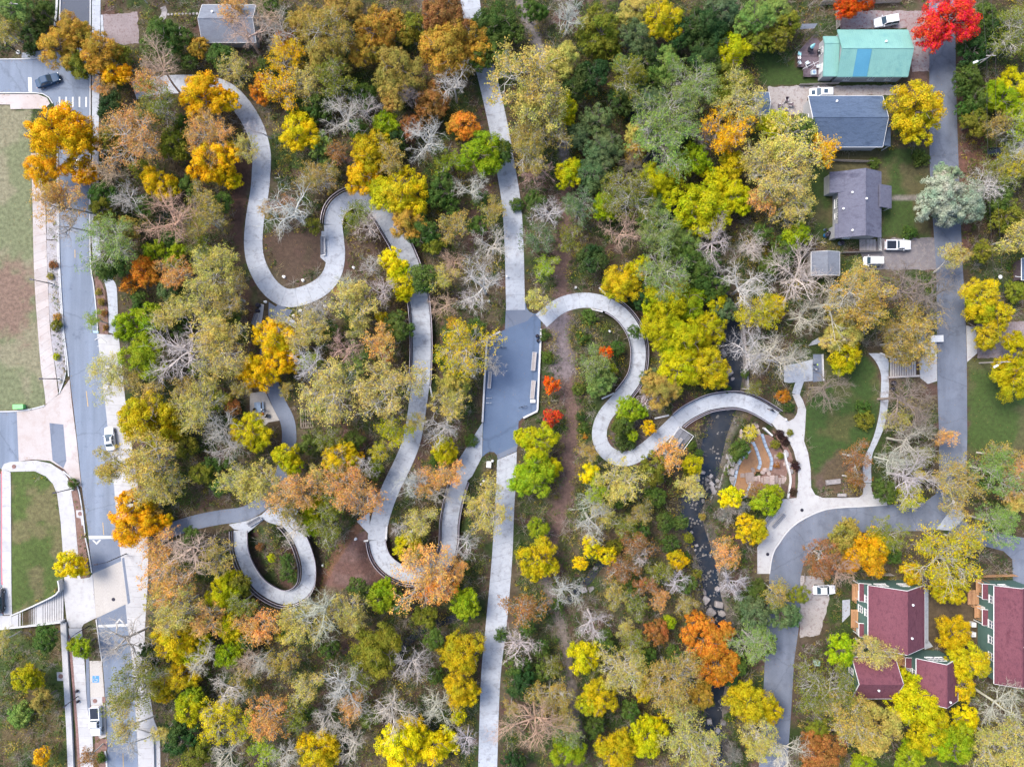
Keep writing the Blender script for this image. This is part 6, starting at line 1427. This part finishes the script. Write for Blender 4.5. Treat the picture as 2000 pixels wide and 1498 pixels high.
TREES = """
30 15 35 D A;85 25 22 D E;62 66 26 D F;12 60 25 S T;38 48 20 S V;60 95 14 U F;140 58 36 D H;112 92 42 D H;190 95 40 D H;150 128 30 D V;236 105 18 D V;220 142 30 D G;205 176 18 S P;313 68 43 D E;384 92 23 D H;312 130 45 B N;293 167 32 S P;430 110 27 D E;368 120 15 D E;460 134 28 S K;477 66 46 B N;455 18 26 S P;
392 186 47 D G;440 196 26 D G;100 262 66 D G;156 262 40 D G;80 338 38 D G;150 326 33 D G;117 402 45 S P;130 442 35 B W;213 204 28 D F;214 268 26 D V;263 270 54 S P;217 337 36 B N;310 212 46 S V;360 242 20 D E;335 284 35 D V;410 266 40 S P;402 308 50 D G;440 342 26 D G;304 352 36 D G;333 432 66 B N;200 380 30 D E;197 412 30 D V;248 443 26 D T;217 474 46 S A;400 392 30 S T;433 394 20 D E;402 432 36 S T;300 490 22 D L;345 490 24 D L;400 492 30 S V;250 384 30 B W;493 254 20 B W;480 290 24 S K;
515 28 42 B N;545 62 38 B W;552 74 20 D O;560 112 36 S G;526 10 24 D E;597 44 42 D T;645 62 50 S T;668 18 40 D T;734 58 50 D H;716 98 35 D H;634 108 42 D T;652 160 34 S V;814 48 36 D V;862 26 50 D C;868 96 56 D H;922 68 38 D H;778 132 50 D T;768 176 35 D T;516 166 31 D O;548 178 34 S G;600 163 30 S K;578 262 46 D Y;624 200 35 D E;620 280 26 D A;672 232 50 B W;714 216 30 B W;706 192 30 D E;750 242 29 D L;772 270 22 D F;847 198 40 D C;800 188 26 B M;800 246 26 D C;886 166 40 B W;834 276 50 B W;910 243 32 D O;938 298 46 D L;976 298 26 D E;880 318 26 S L;
720 288 45 D U;706 340 40 D G;768 314 32 S T;784 372 56 D U;796 430 38 D H;744 368 28 D Q;862 366 36 D E;920 372 38 B W;660 300 20 S C;622 348 36 S T;567 416 62 B W;520 410 15 S H;610 440 16 D V;698 424 28 S V;720 444 30 B W;887 440 30 S T;964 416 25 S T;935 440 20 D E;822 450 36 D E;847 478 22 D V;960 480 46 B W;936 112 25 D E;968 44 40 D E;970 98 22 D E;560 402 20 S C;
1037 18 28 D E;1110 32 36 B W;1144 50 20 D K;1174 58 50 D V;1246 16 36 D K;1290 38 46 D U;1380 46 50 D F;1374 112 40 D F;1478 32 38 D A;1430 104 41 D Q;1482 80 26 D V;1104 112 36 D K;1030 158 72 S K;1048 222 56 S K;1103 206 31 D Q;1160 150 36 D F;1120 172 26 D F;1224 150 41 S V;1214 124 20 D A;1298 124 40 D A;1274 160 20 D E;1357 166 40 S A;1427 166 46 D V;1448 200 44 S K;1170 232 36 D J;1132 262 26 D J;1184 284 41 D J;1164 340 41 D J;1060 252 41 S T;1030 294 41 S T;1306 226 51 S A;1290 276 56 S A;1244 260 22 D K;1240 296 25 D T;1374 268 28 B M;1424 254 46 S G;1362 310 36 D L;1290 346 43 D Q;1436 320 30 D U;1380 402 62 D Q;1434 378 36 D Q;1396 350 26 D Q;
1046 330 31 B N;1110 338 33 D Q;1240 330 31 B M;1226 384 46 S V;1073 414 36 B W;1045 394 20 D E;1130 410 35 S J;1178 404 28 D L;1213 456 46 B N;1277 404 36 D A;1286 456 41 S A;1050 470 30 S J;1110 470 26 S V;1488 318 41 S K;1484 394 31 S P;1395 472 41 B W;1466 482 31 B W;1492 456 19 D E;1330 250 30 D F;1210 200 26 D F;
1520 20 28 D A;1542 42 30 D V;1520 74 26 D V;1678 -8 40 D X;1864 36 60 D R;1794 210 60 D U;1928 26 26 D E;1986 66 46 S V;1902 98 35 D F;1896 150 32 D E;1908 196 34 D E;1910 236 30 D V;1945 62 30 D F;1984 172 41 D Q;1962 194 40 D L;1990 244 34 S L;1947 244 26 S T;1992 292 36 B W;1834 388 48 D Z;1886 396 48 D Z;1856 346 30 D Z;1920 366 36 B W;1960 332 35 S V;1988 322 35 S Q;1972 420 35 D V;1986 464 35 S K;1922 490 20 D V;1956 386 30 D E;1566 254 36 D E;1517 240 31 D Q;1544 290 60 S K;1608 298 30 S G;1520 342 55 S K;1550 392 41 S K;1556 458 31 D L;1530 490 29 D E;1800 310 18 U E;1776 456 15 U E;1708 318 12 U E;1870 496 20 S T;
213 518 36 D E;278 532 31 D O;250 558 16 D O;334 512 18 D L;350 534 36 S P;328 568 25 D J;344 596 26 D V;422 526 50 S K;396 584 46 S K;450 580 36 S T;248 632 35 D L;290 616 28 D L;276 700 50 D L;360 686 61 B W;417 646 46 S K;434 690 46 S K;216 732 35 S K;184 624 17 S L;265 742 25 S T;282 820 61 D U;335 842 26 D U;300 900 56 S K;230 910 40 S T;316 950 41 S K;393 792 46 S K;424 782 26 D L;455 796 16 D C;428 840 46 B W;444 876 41 B W;488 846 40 D Q;360 870 22 D V;390 926 22 D V;430 950 19 D E;483 942 41 S K;257 984 36 D G;
103 517 9 U C;110 636 13 U V;112 620 9 U H;110 697 8 U Q;98 540 7 U T;142 944 11 U E;192 570 7 U T;198 590 8 U T;203 612 7 U C;206 640 6 U C;
530 664 46 D G;508 726 42 D G;548 704 32 D G;765 514 34 D Y;786 554 28 D Y;680 548 26 B W;724 522 22 B W;746 570 29 B W;664 570 10 S O;687 592 46 S K;620 610 36 B W;777 637 31 D E;745 620 12 D U;597 642 41 S K;672 682 41 B N;743 668 30 S P;758 696 13 S O;603 716 46 B W;610 704 20 S L;653 766 56 S K;760 760 60 S K;690 716 31 S A;770 842 31 S Q;812 826 18 S K;657 894 41 D U;664 900 25 B W;713 910 26 B W;560 890 35 D Q;510 944 41 S K;583 956 46 S P;562 984 35 S T;690 956 51 S P;650 986 30 S V;612 992 22 D Q;
833 540 31 D E;867 543 25 S K;886 512 26 B N;943 558 66 B W;870 596 31 B N;915 586 20 B W;884 630 12 D H;907 682 51 S U;904 702 40 B W;884 746 31 D K;960 712 26 B W;880 784 36 S K;867 838 46 B W;870 878 31 D Q;800 942 36 B W;834 944 26 S P;877 928 26 S P;856 966 26 B W;954 990 41 S K;
1067 522 23 S L;1048 588 27 S K;1220 546 41 D U;1252 522 28 D Q;1296 536 46 S A;1155 510 32 D F;1330 508 41 D E;1364 534 31 D E;1260 580 26 D F;1308 580 46 D Q;1344 590 40 D L;1290 640 46 D Q;1338 664 46 D Q;1387 642 41 D Q;1328 718 50 D Q;1380 718 46 D U;1400 588 20 D Q;1240 648 15 D E;1294 766 40 D T;1266 776 22 B W;1274 742 22 D J;1450 560 60 B W;1482 608 40 S Q;1467 692 61 B W;1184 690 13 D X;1160 712 30 S A;1172 742 33 D A;1196 720 10 D L;1070 698 15 U E;1064 654 12 U E;1078 752 16 D X;1077 817 18 D R;1050 862 39 D Q;1040 928 45 D L;1076 912 24 D Q;1230 798 30 D L;1220 826 25 D E;1236 850 11 D L;1220 862 20 U F;1267 835 16 D G;1143 853 5 U O;1140 836 12 U E;1134 814 10 U F;1150 884 20 S T;1308 890 30 S P;1277 912 35 D V;1353 908 20 D Q;1217 938 46 S K;1153 926 20 D Y;1166 958 25 S L;1350 950 25 S K;1432 972 26 D Y;1443 880 22 D E;1466 846 15 S Y;1498 976 34 D L;1470 958 16 S C;1157 984 31 B W;
1505 520 20 D E;1562 542 60 B W;1672 540 27 S K;1510 600 29 D Y;1626 592 60 B W;1568 618 40 B W;1678 584 60 S T;1776 566 66 B M;1822 584 61 B M;1778 640 50 S T;1856 504 25 S K;1920 580 39 D U;1950 612 35 D U;1926 656 31 D U;1985 568 20 D V;1990 682 31 D Q;1986 740 41 D Q;1510 690 61 B W;1556 700 40 B W;1647 648 41 D K;1654 694 36 D Q;1616 758 51 B M;1530 774 14 U O;1541 796 12 U F;1752 670 41 S T;1790 690 30 S T;1766 778 51 B M;1792 832 50 B M;1750 820 26 S K;1777 862 51 B W;1846 852 19 S P;1800 894 26 D V;1745 900 36 B W;1778 934 50 B W;1795 924 12 S Y;1730 960 29 D E;1776 972 26 S Q;1860 948 46 S T;1690 820 20 U V;1686 798 15 U E;1672 892 28 S C;1666 934 20 S C;1940 920 46 S A;1924 946 15 D E;1986 930 36 S P;1990 980 26 D K;1950 890 30 S T;
253 1028 41 D G;282 1002 30 D T;303 1022 24 D G;127 1105 31 D Y;366 1075 61 B N;312 1072 35 S P;333 1138 46 S P;420 1088 31 S K;372 1050 20 D E;430 1158 36 D Q;466 1140 26 D V;350 1188 51 S K;410 1210 36 S P;343 1252 56 D U;447 1226 31 D Q;443 1282 29 D L;397 1288 36 B W;353 1318 36 D U;486 1216 30 S P;490 1290 31 B N;234 1254 56 B W;264 1332 46 S V;240 1372 25 S K;307 1350 26 D U;244 1422 26 S K;250 1456 26 B W;290 1286 26 D F;367 1388 31 D Q;443 1348 41 B W;430 1400 41 S Y;380 1364 26 D L;353 1446 36 D F;382 1476 31 D V;443 1478 46 B W;320 1430 20 S K;157 1264 24 D L;87 1248 29 D E;46 1328 28 D Q;80 1368 26 D T;80 1478 18 D G;40 1396 26 U A;176 1474 20 S C;197 1480 12 U E;6 1250 20 S K;
627 1196 62 B W;590 1216 46 S K;680 1194 41 S K;573 1038 31 B W;600 1024 26 D L;642 1032 31 S V;560 1095 14 D E;562 1120 16 D E;530 1090 9 D Q;508 1068 8 U C;743 1171 33 D L;833 1120 56 S P;793 1072 31 D Q;852 1144 36 S O;908 1176 35 D L;896 1110 20 S P;833 1206 25 D V;738 1272 54 D V;752 1258 33 D U;520 1224 31 S P;556 1240 16 S Y;510 1292 31 B W;666 1342 51 B W;688 1378 26 S P;803 1298 46 B W;762 1388 46 B W;850 1380 41 B W;905 1280 46 D U;896 1346 40 D U;530 1398 46 S P;640 1402 41 B W;780 1460 50 D Y;846 1462 45 D Y;812 1434 35 D Y;618 1468 46 D U;690 1454 41 B W;520 1460 26 S L;556 1474 30 B W;820 1020 31 S K;780 1032 20 B W;912 1444 26 B W;910 1060 31 B W;895 1400 16 D Y;
1050 1034 21 D L;1053 1094 43 D U;1153 1018 46 B W;1134 1100 16 D Y;1156 1070 21 D Y;1186 1086 18 D Y;1103 1152 36 B W;1024 1184 35 S C;1056 1190 12 D E;1157 1216 41 B W;1055 1268 17 D E;1016 1260 35 B W;1010 1300 26 D E;1020 1340 31 D F;1140 1286 35 D Q;1220 1226 18 S K;1217 1306 41 S K;1174 1364 41 D U;1290 1114 26 S V;1323 1094 20 D U;1320 1138 26 B W;1287 1168 21 S P;1280 1235 29 D C;1306 1216 15 D L;1380 1255 46 D O;1402 1300 43 D O;1356 1215 22 D O;1416 1236 20 D O;1310 1318 50 S T;1264 1348 22 D U;1320 1372 35 S T;1313 1392 16 D Y;1370 1360 30 D H;1266 1440 41 D Q;1280 1412 20 D Y;1353 1438 56 S K;1378 1482 20 S H;1467 1378 45 D U;1484 1440 40 S K;1464 1446 12 S Y;1077 1358 36 S T;1046 1412 61 B N;1112 1430 28 S A;1110 1468 36 D L;1204 1472 41 D U;1002 1490 22 D F;1427 1138 41 B W;1480 1160 25 D E;1464 1036 33 D U;1413 1082 26 S P;1478 1202 35 D J;1470 1252 35 S A;1300 1020 20 D E;1240 1060 30 S C;1216 1112 28 S C;1422 1322 20 D F;
1650 1050 36 D T;1694 1080 48 D I;1664 1090 32 D I;1606 1090 40 S C;1646 1112 36 B N;1732 1042 35 S V;1746 1086 15 D E;1850 1088 60 S U;1784 1118 26 D U;1863 1158 31 D U;1880 1056 31 S K;1514 1156 26 S T;1562 1162 20 D V;1528 1200 35 D J;1643 1272 36 D L;1703 1270 36 S K;1740 1282 16 S G;1868 1238 38 D U;1898 1298 40 D U;1878 1336 35 D U;1958 1380 56 B W;1610 1346 51 S V;1650 1396 51 S T;1716 1424 54 D K;1793 1378 54 D Q;1820 1432 50 D Q;1872 1462 45 D L;1884 1406 31 D Y;1950 1450 51 S K;1780 1482 31 D L;1610 1476 46 D C;1690 1490 26 D L;1508 1392 30 D U;1534 1466 50 B W;1943 1022 40 S A;1994 1178 20 S K;
935 100 30 D H;905 128 24 D T;330 620 30 S K;300 770 28 S K;370 760 32 S T;470 760 20 S T;560 760 14 S T;700 640 22 S K;640 860 26 S V;620 930 22 S K;740 880 18 S Q;470 1180 26 S V;550 1290 30 S T;600 1340 30 S K;700 1320 26 S V;470 1330 24 S T;580 1400 28 S V;480 1420 26 S Q;1180 1000 26 S K;1220 1030 26 S V;1250 1000 24 S T;1260 1140 22 S C;1200 1160 24 S T;1240 1180 24 S V;1080 1300 20 S V;1240 1260 26 S V;1340 1180 18 S T;1250 1090 20 B W;1200 1070 18 U V;1160 1300 18 S V;1100 1400 24 S T;980 1240 14 U E;1000 1380 16 S T;450 620 16 D E;470 660 14 D E;385 720 18 D E;320 800 14 U E;350 830 18 D V;410 910 20 D E;450 905 16 D E;640 640 18 D E;700 610 14 D E;720 690 16 D E;630 800 18 D E;600 870 20 D E;690 860 20 D E;730 920 20 D V;640 920 16 D E;560 1230 18 D E;480 1250 20 D E;640 1270 20 D E;600 1390 18 D E;720 1400 20 D E;700 1150 22 D E;780 1180 22 D E;850 1250 22 D E;850 1320 16 D E;880 660 16 D E;860 700 14 D E;900 800 16 D E;850 900 14 U E;930 640 18 D E;920 860 14 U E;1150 620 18 U E;1140 660 16 U E;1205 680 16 U E;1130 760 14 U E;1200 980 20 D E;1280 970 22 D E;1250 1040 20 D E;1310 1060 18 D E;1330 1020 16 D E;1340 1140 18 D E;1230 1150 18 D E;1180 1250 20 D E;1260 1290 22 D E;1030 1230 16 D E;1060 1310 18 D E;1090 1180 14 U E;1160 1420 20 D E;1230 1390 20 D E;1320 1280 18 D E;1440 1300 24 D E;1450 1180 20 D E;1500 1260 20 D E;1600 1420 22 D V;520 130 20 D E;580 210 20 D E;640 320 18 D E;700 250 20 D E;860 300 18 D E;880 400 18 D E;940 390 18 D E;280 400 22 D E;370 360 20 D E;270 330 18 D V;360 300 16 D E;330 470 18 D E;270 590 20 D E;350 640 20 D E;1248 70 42 D J;1262 118 34 D F;1238 178 30 D J;1268 200 36 D J;1340 466 36 D A;1376 520 34 D E;1398 560 30 D E;1415 610 26 D J;1330 60 34 D F;1410 20 36 D J;1000 60 26 D E;990 130 24 S V;1010 400 14 U E;1514 868 11 U V;1524 890 8 U V;1518 908 7 U C;1475 985 10 U V;1445 990 16 S M;1420 1000 18 S M;1345 925 12 U V;1365 885 9 U E;1350 870 12 U E;1345 1050 12 U V;1340 1090 13 U E;1362 1120 10 U V;1420 1060 13 U T;1430 1100 12 U V;1372 1010 8 U T;1405 1005 12 U M;1420 760 8 U E;1470 760 16 S V;1455 730 10 U E;1385 1370 12 U V;1425 1400 12 U E;1365 1480 14 S T;1430 1470 16 S M;1523 847 9 U D;1530 858 9 U D;1536 866 7 U D;1553 906 9 U D;1557 915 7 U D;1549 960 8 U D;1543 845 7 U V
"""  # dark green tree above the side street junction stands in for a dark shadow
LM = [('the side street junction',110,150),('the left edge field',25,430),('the gravel bed of the left pavement',112,620),('the white car on the left street',213,857),('the left street mid stretch',185,700),('the raised crossing',215,1150),('the long stairs',85,1190),('the white pickup at bottom left',186,1408),('the left lawn',70,1050),('the grassy corner at bottom left',60,1380),('the grey outbuilding at top left',445,45),('the pink gravel drive',236,55),
      ('the top bend of the left path',445,178),('the upper left path straight',508,330),('the left S-bend hollow',560,520),('the small inner bend of the left path',690,400),('the long left ramp',825,650),('the path below the long ramp',775,930),('the picnic pad',515,800),('the asphalt path junction',545,610),('the oval ramp loop',540,1100),('the U-shaped ramp',805,1110),('the lower asphalt path',440,1008),('the mulch fan',690,1090),('the lattice platform',600,818),
      ('the plaza',1000,740),('the upper greenway',985,320),('the greenway top end',925,60),('the lower greenway',968,1120),('the greenway bottom end',950,1400),('the upper dirt trail',1085,220),('the lower dirt trail',1100,1260),('the mulch trail beside the plaza',1108,800),('the C-shaped ramp',1245,690),('the hairpin of the right path',1190,870),('the creek footbridge',1430,785),('the wooden overlook',1328,857),('the stone terrace',1480,910),('the upper creek water',1432,690),('the lower creek bend',1380,1090),('the creek bottom end',1398,1400),('the middle creek bank',1352,1030),
      ('the teal house',1705,100),('the dark deck',1578,115),('the slate-blue house',1660,235),('the grey-purple house',1680,400),('the weathered shed',1612,515),('the timber steps',1760,718),('the oval lawn',1640,830),('the forecourt',1540,1000),('the road bend',1580,1060),('the right road middle',1860,760),('the right road upper part',1842,260),('the right lawn',1950,790),('the largest maroon house',1750,1200),('the lower left maroon house',1705,1325),('the lower middle maroon house',1830,1330),('the right maroon house',1975,1240),('the lower right road',1525,1300)]
ORD = ['', 'second', 'third', 'fourth', 'fifth', 'sixth', 'seventh', 'eighth', 'ninth', 'tenth']
spec = []
for e in TREES.replace('\n', '').split(';'):
    e = e.split()
    if len(e) == 5: spec.append((float(e[0]), float(e[1]), float(e[2]), e[3], e[4]))
def describe():
    out = []
    for x, y, r, k, c in spec:
        nm, lx, ly = min(LM, key=lambda m: math.hypot(x - m[1], y - m[2])); dx, dy = x - lx, y - ly
        rel = ('right of' if dx > 0 else 'left of') if abs(dx) > abs(dy) else ('below' if dy > 0 else 'above')
        if math.hypot(dx, dy) < 16: rel = 'beside'
        size = 'tiny' if r < 11 else 'small' if r < 24 else 'medium' if r < 38 else 'large' if r < 52 else 'very large'
        kind = {'D': 'leafy tree', 'S': 'thin-leaved tree', 'B': 'bare tree', 'U': 'bush'}[k]
        out.append(f'{size} {COLS[c][1]} {kind} {rel} {nm}')
    byl = {}
    for i, l in enumerate(out): byl.setdefault(l, []).append(i)
    for l, ids in byl.items():
        if len(ids) > 1:
            ids.sort(key=lambda i: spec[i][1]); 
            for n, i in enumerate(ids): out[i] = l + (', topmost' if n == 0 else ', lowest' if n == len(ids) - 1 else f', {ORD[n]} from top')
    return out
labels = describe()
HW = (COLS['W'][0])
GREEN_TONE = {'D': 'leafy trees', 'S': 'thin-leaved trees', 'B': 'bare trees', 'U': 'bushes'}
rr = random.Random(5)
xs_all = np.array([s[0] for s in spec]); 
for i, (x, y, r, k, c) in enumerate(spec):
    col = np.array(COLS[c][0]) * rr.uniform(.88, 1.12)
    col = np.clip(col * np.array([rr.uniform(.94, 1.06), rr.uniform(.94, 1.06), rr.uniform(.9, 1.1)]), 0, .8)
    bark = np.array(HW) * rr.uniform(.85, 1.1) if k != 'D' else np.array((.20, .17, .15)) * rr.uniform(.7, 1.2)
    if k == 'B': bark = col
    r = r * {'D': 1.18, 'S': 1.18, 'B': 1.12, 'U': 1.1}[k]
    h = {'D': 2.2 + .135 * r, 'S': 2.6 + .145 * r, 'B': 3.0 + .15 * r, 'U': .075 * r + .2}[k] * rr.uniform(.92, 1.1)
    R0 = r * S; up = {'D': .55, 'S': .75, 'B': .75, 'U': .4}[k]
    fork = max(.25 if k != 'U' else .12, h - R0 * (1.0 if k in 'SB' else .85)) if k != 'U' else R0 * .35
    zm = fork + R0 * up * .45; p = W(x, y, zm); Rw = R0 * (H - zm) / H
    # stand on free ground below the crown
    bx_, by_ = p.x / S + 1000, 749 - p.y / S
    best = None
    if k != 'U' and lookup(BLOCK, [bx_], [by_])[0]:
        for rad in range(4, 90, 4):
            for t_ in np.linspace(0, 2 * math.pi, 24, endpoint=False):
                qx, qy = bx_ + rad * math.cos(t_), by_ + rad * math.sin(t_)
                if not lookup(BLOCK, [qx], [qy])[0]: best = (qx, qy); break
            if best: break
        if best is None or math.hypot(best[0] - bx_, best[1] - by_) > r * .9 + 12: best = best or (bx_, by_)
    qx, qy = best or (bx_, by_)
    g = float(ground_z(np.array([qx]), np.array([qy]))[0]); gb_ = W(qx, qy, 0); base = Vector((gb_.x, gb_.y, g))
    nm = {'D': 'leafy_tree', 'S': 'thin_leaved_tree', 'B': 'bare_tree', 'U': 'bush'}[k]
    if k != 'U' and r < 20: nm = 'young_tree'
    root = empty(nm, base, 0, labels[i], 'bush' if k == 'U' else 'tree', {'D': 'leafy trees in autumn colour', 'S': 'trees with thin foliage', 'B': 'bare trees', 'U': 'low bushes'}[k])
    cr = Vector((p.x, p.y, fork)) - base; rz = rr.uniform(0, 6.28)
    def put(nm_, me, sc, colr, zs=1.0):
        o = bpy.data.objects.new(nm_, me); o.location = cr; o.rotation_euler = (0, 0, rz); o.scale = (sc * rr.uniform(.94, 1.06), sc * rr.uniform(.94, 1.06), sc * zs); o.color = (*colr, 1); link(o, root); return o
    if k in 'DU':
        cls = min(DENSE, key=lambda q: abs(math.log(Rw / q))); 
        if k == 'D' and r > 26:      # a big crown is two uneven masses grown together
            a2 = rr.uniform(0, 6.28); o1 = put('crown', rr.choice(DENSE[cls]), Rw / cls * .88, col); o1.scale.x *= rr.uniform(.88, 1.14)
            o2 = put('crown', rr.choice(DENSE[3.2]), Rw / 3.2 * rr.uniform(.58, .74), np.clip(col * np.array([rr.uniform(.82, 1.1), rr.uniform(.86, 1.1), 1]), 0, 1)); o2.location = cr + Vector((math.cos(a2) * Rw * .42, math.sin(a2) * Rw * .42, -Rw * rr.uniform(.0, .28))); o2.rotation_euler.z = a2 * 3
        else: put('crown', rr.choice(DENSE[cls]), Rw / cls / .98, col)
        if k == 'D' and Rw > 1.2: put('branches', rr.choice(LIMBS), Rw * .8, bark)
    elif k == 'S':
        cls = min(SPARSE, key=lambda q: abs(math.log(Rw / q))); tw, lf = rr.choice(SPARSE[cls]); st_ = rr.getstate(); a = put('branches', tw, Rw / cls / 1.0, bark); rr.setstate(st_); put('crown', lf, Rw / cls / 1.0, col)
    else:
        cls = min(BARE, key=lambda q: abs(math.log(Rw / q))); put('crown', rr.choice(BARE[cls]), Rw / cls / 1.0, col)
    tr0 = .05 + .032 * Rw
    if k == 'U':
        b = MB()
        for a in (0, 2.1, 4.2): b.tube([(0, 0, -.05), (cr.x + .12 * math.cos(a) * R0, cr.y + .12 * math.sin(a) * R0, cr.z + .1)], [.03, .015], 4)
        o = b.build('stem', M['bark'], root)
    else:
        mid = Vector((cr.x * .35 + rr.uniform(-.15, .15), cr.y * .35 + rr.uniform(-.15, .15), cr.z * .55))
        o = MB().tube([(0, 0, -.25), (0, 0, .12), mid, cr, cr + Vector((0, 0, .04 * Rw))], [tr0 * 1.7, tr0 * 1.15, tr0 * .95, tr0 * .85, tr0 * .3], 8).build('trunk', M['bark'], root, smooth=True)
    o.color = (*bark, 1)

# ---------------------------------------------------------------- undergrowth: nobody could count it
def scatter(n, seed, dens, keep=0):
    rng = np.random.default_rng(seed); x = rng.uniform(-60, 2060, n); y = rng.uniform(-60, 1560, n)
    ok = ~lookup(dil(HM1, keep) if keep else HM1, x, y) & ~lookup(OPEN, x, y) & ~lookup(dcr2 < 20, x, y) & (fbm(x / 55, y / 55, seed) > dens)
    return x[ok], y[ok], rng
PAL = np.array([(.035,.075,.014), (.045,.09,.016), (.06,.11,.018), (.085,.135,.022), (.13,.155,.026), (.19,.175,.035), (.14,.10,.05), (.28,.22,.06), (.36,.28,.04), (.10,.15,.045)])
def thicket(name, label, N, seed, dens, r0, r1, K, leaf, zup, keep, flat=.75):
    x, y, rng = scatter(N, seed, dens, keep); gzv = ground_z(x, y); wx, wy = (x - 1000) * S, (749 - y) * S; n = len(x)
    sel = np.clip((fbm(x / 60, y / 60, seed + 20) - .28) / .44 * 9 + rng.normal(size=n) * 1.6, 0, 9.99).astype(int); rad = rng.uniform(r0, r1, n)
    d = rdir(n * K, rng, .6); cen = np.repeat(np.stack([wx, wy, gzv + zup * rad], -1), K, 0); Pc = cen + d * (np.repeat(rad, K) * rng.uniform(.35, 1.1, n * K))[:, None] * np.array([1, 1, flat]); Pc[:, 2] = np.maximum(Pc[:, 2], np.repeat(gzv, K) + .03)
    Nn = d + rng.normal(size=d.shape) * .5; Nn /= np.linalg.norm(Nn, axis=1)[:, None]
    V, F = leaf_quads(Pc, Nn, leaf, rng); cc = PAL[sel] * rng.uniform(.75, 1.25, (n, 1)); me = np_mesh(name, V, F, False, np.repeat(cc, K * 4, 0)); me.materials.append(M['leafv'])
    tag(link(bpy.data.objects.new(name, me)), label, 'undergrowth', kind='stuff')
thicket('undergrowth', 'low leafy undergrowth covering the woodland floor', 42000, 71, .30, .2, .7, 12, .115, .15, 0)
thicket('thicket', 'chest-high thicket between the woodland trees', 15000, 75, .27, .7, 1.9, 52, .115, .5, 5)
def stalks(name, label, N, seed, dens, K, L0, L1, wdt, keep, pal):
    x, y, rng = scatter(N, seed, dens, keep); gzv = ground_z(x, y); wx, wy = (x - 1000) * S, (749 - y) * S; n = len(x)
    d = rdir(n * K, rng, .9); d[:, 2] = np.abs(d[:, 2]) * .8 + .1; L_ = rng.uniform(L0, L1, n * K)[:, None]; b0 = np.repeat(np.stack([wx, wy, gzv], -1), K, 0) + rng.normal(size=(n * K, 3)) * np.array([.2, .2, 0]); tip = b0 + d * L_
    sd = np.cross(d, rng.normal(size=d.shape)); sd /= np.linalg.norm(sd, axis=1)[:, None]; V = np.stack([b0 - sd * wdt, b0 + sd * wdt, tip + sd * wdt * .4, tip - sd * wdt * .4], 1).reshape(-1, 3)
    PB = np.array(pal); cc = PB[rng.integers(0, len(PB), n)]; me = np_mesh(name, V, np.arange(4 * n * K).reshape(-1, 4), False, np.repeat(cc, K * 4, 0)); me.materials.append(M['leafv'])
    tag(link(bpy.data.objects.new(name, me)), label, 'brushwood', kind='stuff')
stalks('brushwood', 'dry grass stalks and brushwood between the trees', 18000, 72, .36, 12, .5, 1.5, .022, 1, [(.34,.30,.25), (.28,.23,.17), (.40,.36,.30), (.24,.16,.12), (.34,.29,.15)])
stalks('bare_saplings', 'pale bare saplings between the woodland trees', 4200, 78, .42, 30, .9, 2.4, .020, 4, [(.36,.33,.29), (.30,.25,.21), (.40,.36,.32)])

# fallen leaves lying on paths, kerbs and lawns near the trees
def fallen(N, seed):
    rng = np.random.default_rng(seed); x = rng.uniform(0, 2000, N); y = rng.uniform(0, 1498, N); EDGE = HM & dil(~HM, 3)
    hard = lookup(HM, x, y); near = lookup(EDGE, x, y); lawn = lookup(OPEN, x, y) & ~hard; pt = fbm(x / 30, y / 30, seed)
    road = (x < 300) | (x > 1780)
    ok = (hard & near & (pt > .42)) | (hard & (rng.random(N) < .10) & ~(x < 240)) | (lawn & (rng.random(N) < .22) & (pt > .50)); x, y, hard = x[ok], y[ok], hard[ok]; n = len(x)
    z = np.where(hard, .092, ground_z(x, y) + .03); Pc = np.stack([(x - 1000) * S, (749 - y) * S, z], -1); Nn = rdir(n, rng, 6.0); V, F = leaf_quads(Pc, Nn, .065, rng)
    pal = np.array([(.22,.11,.055), (.26,.16,.06), (.16,.09,.055), (.28,.18,.05), (.13,.075,.05)]); cc = pal[rng.integers(0, 5, n)]
    me = np_mesh('fallen_leaves', V, F, False, np.repeat(cc, 4, 0)); me.materials.append(M['leafv']); tag(link(bpy.data.objects.new('fallen_leaves', me)), 'brown fallen leaves scattered over paths and lawns', 'fallen leaves', kind='stuff')
fallen(150000, 33)
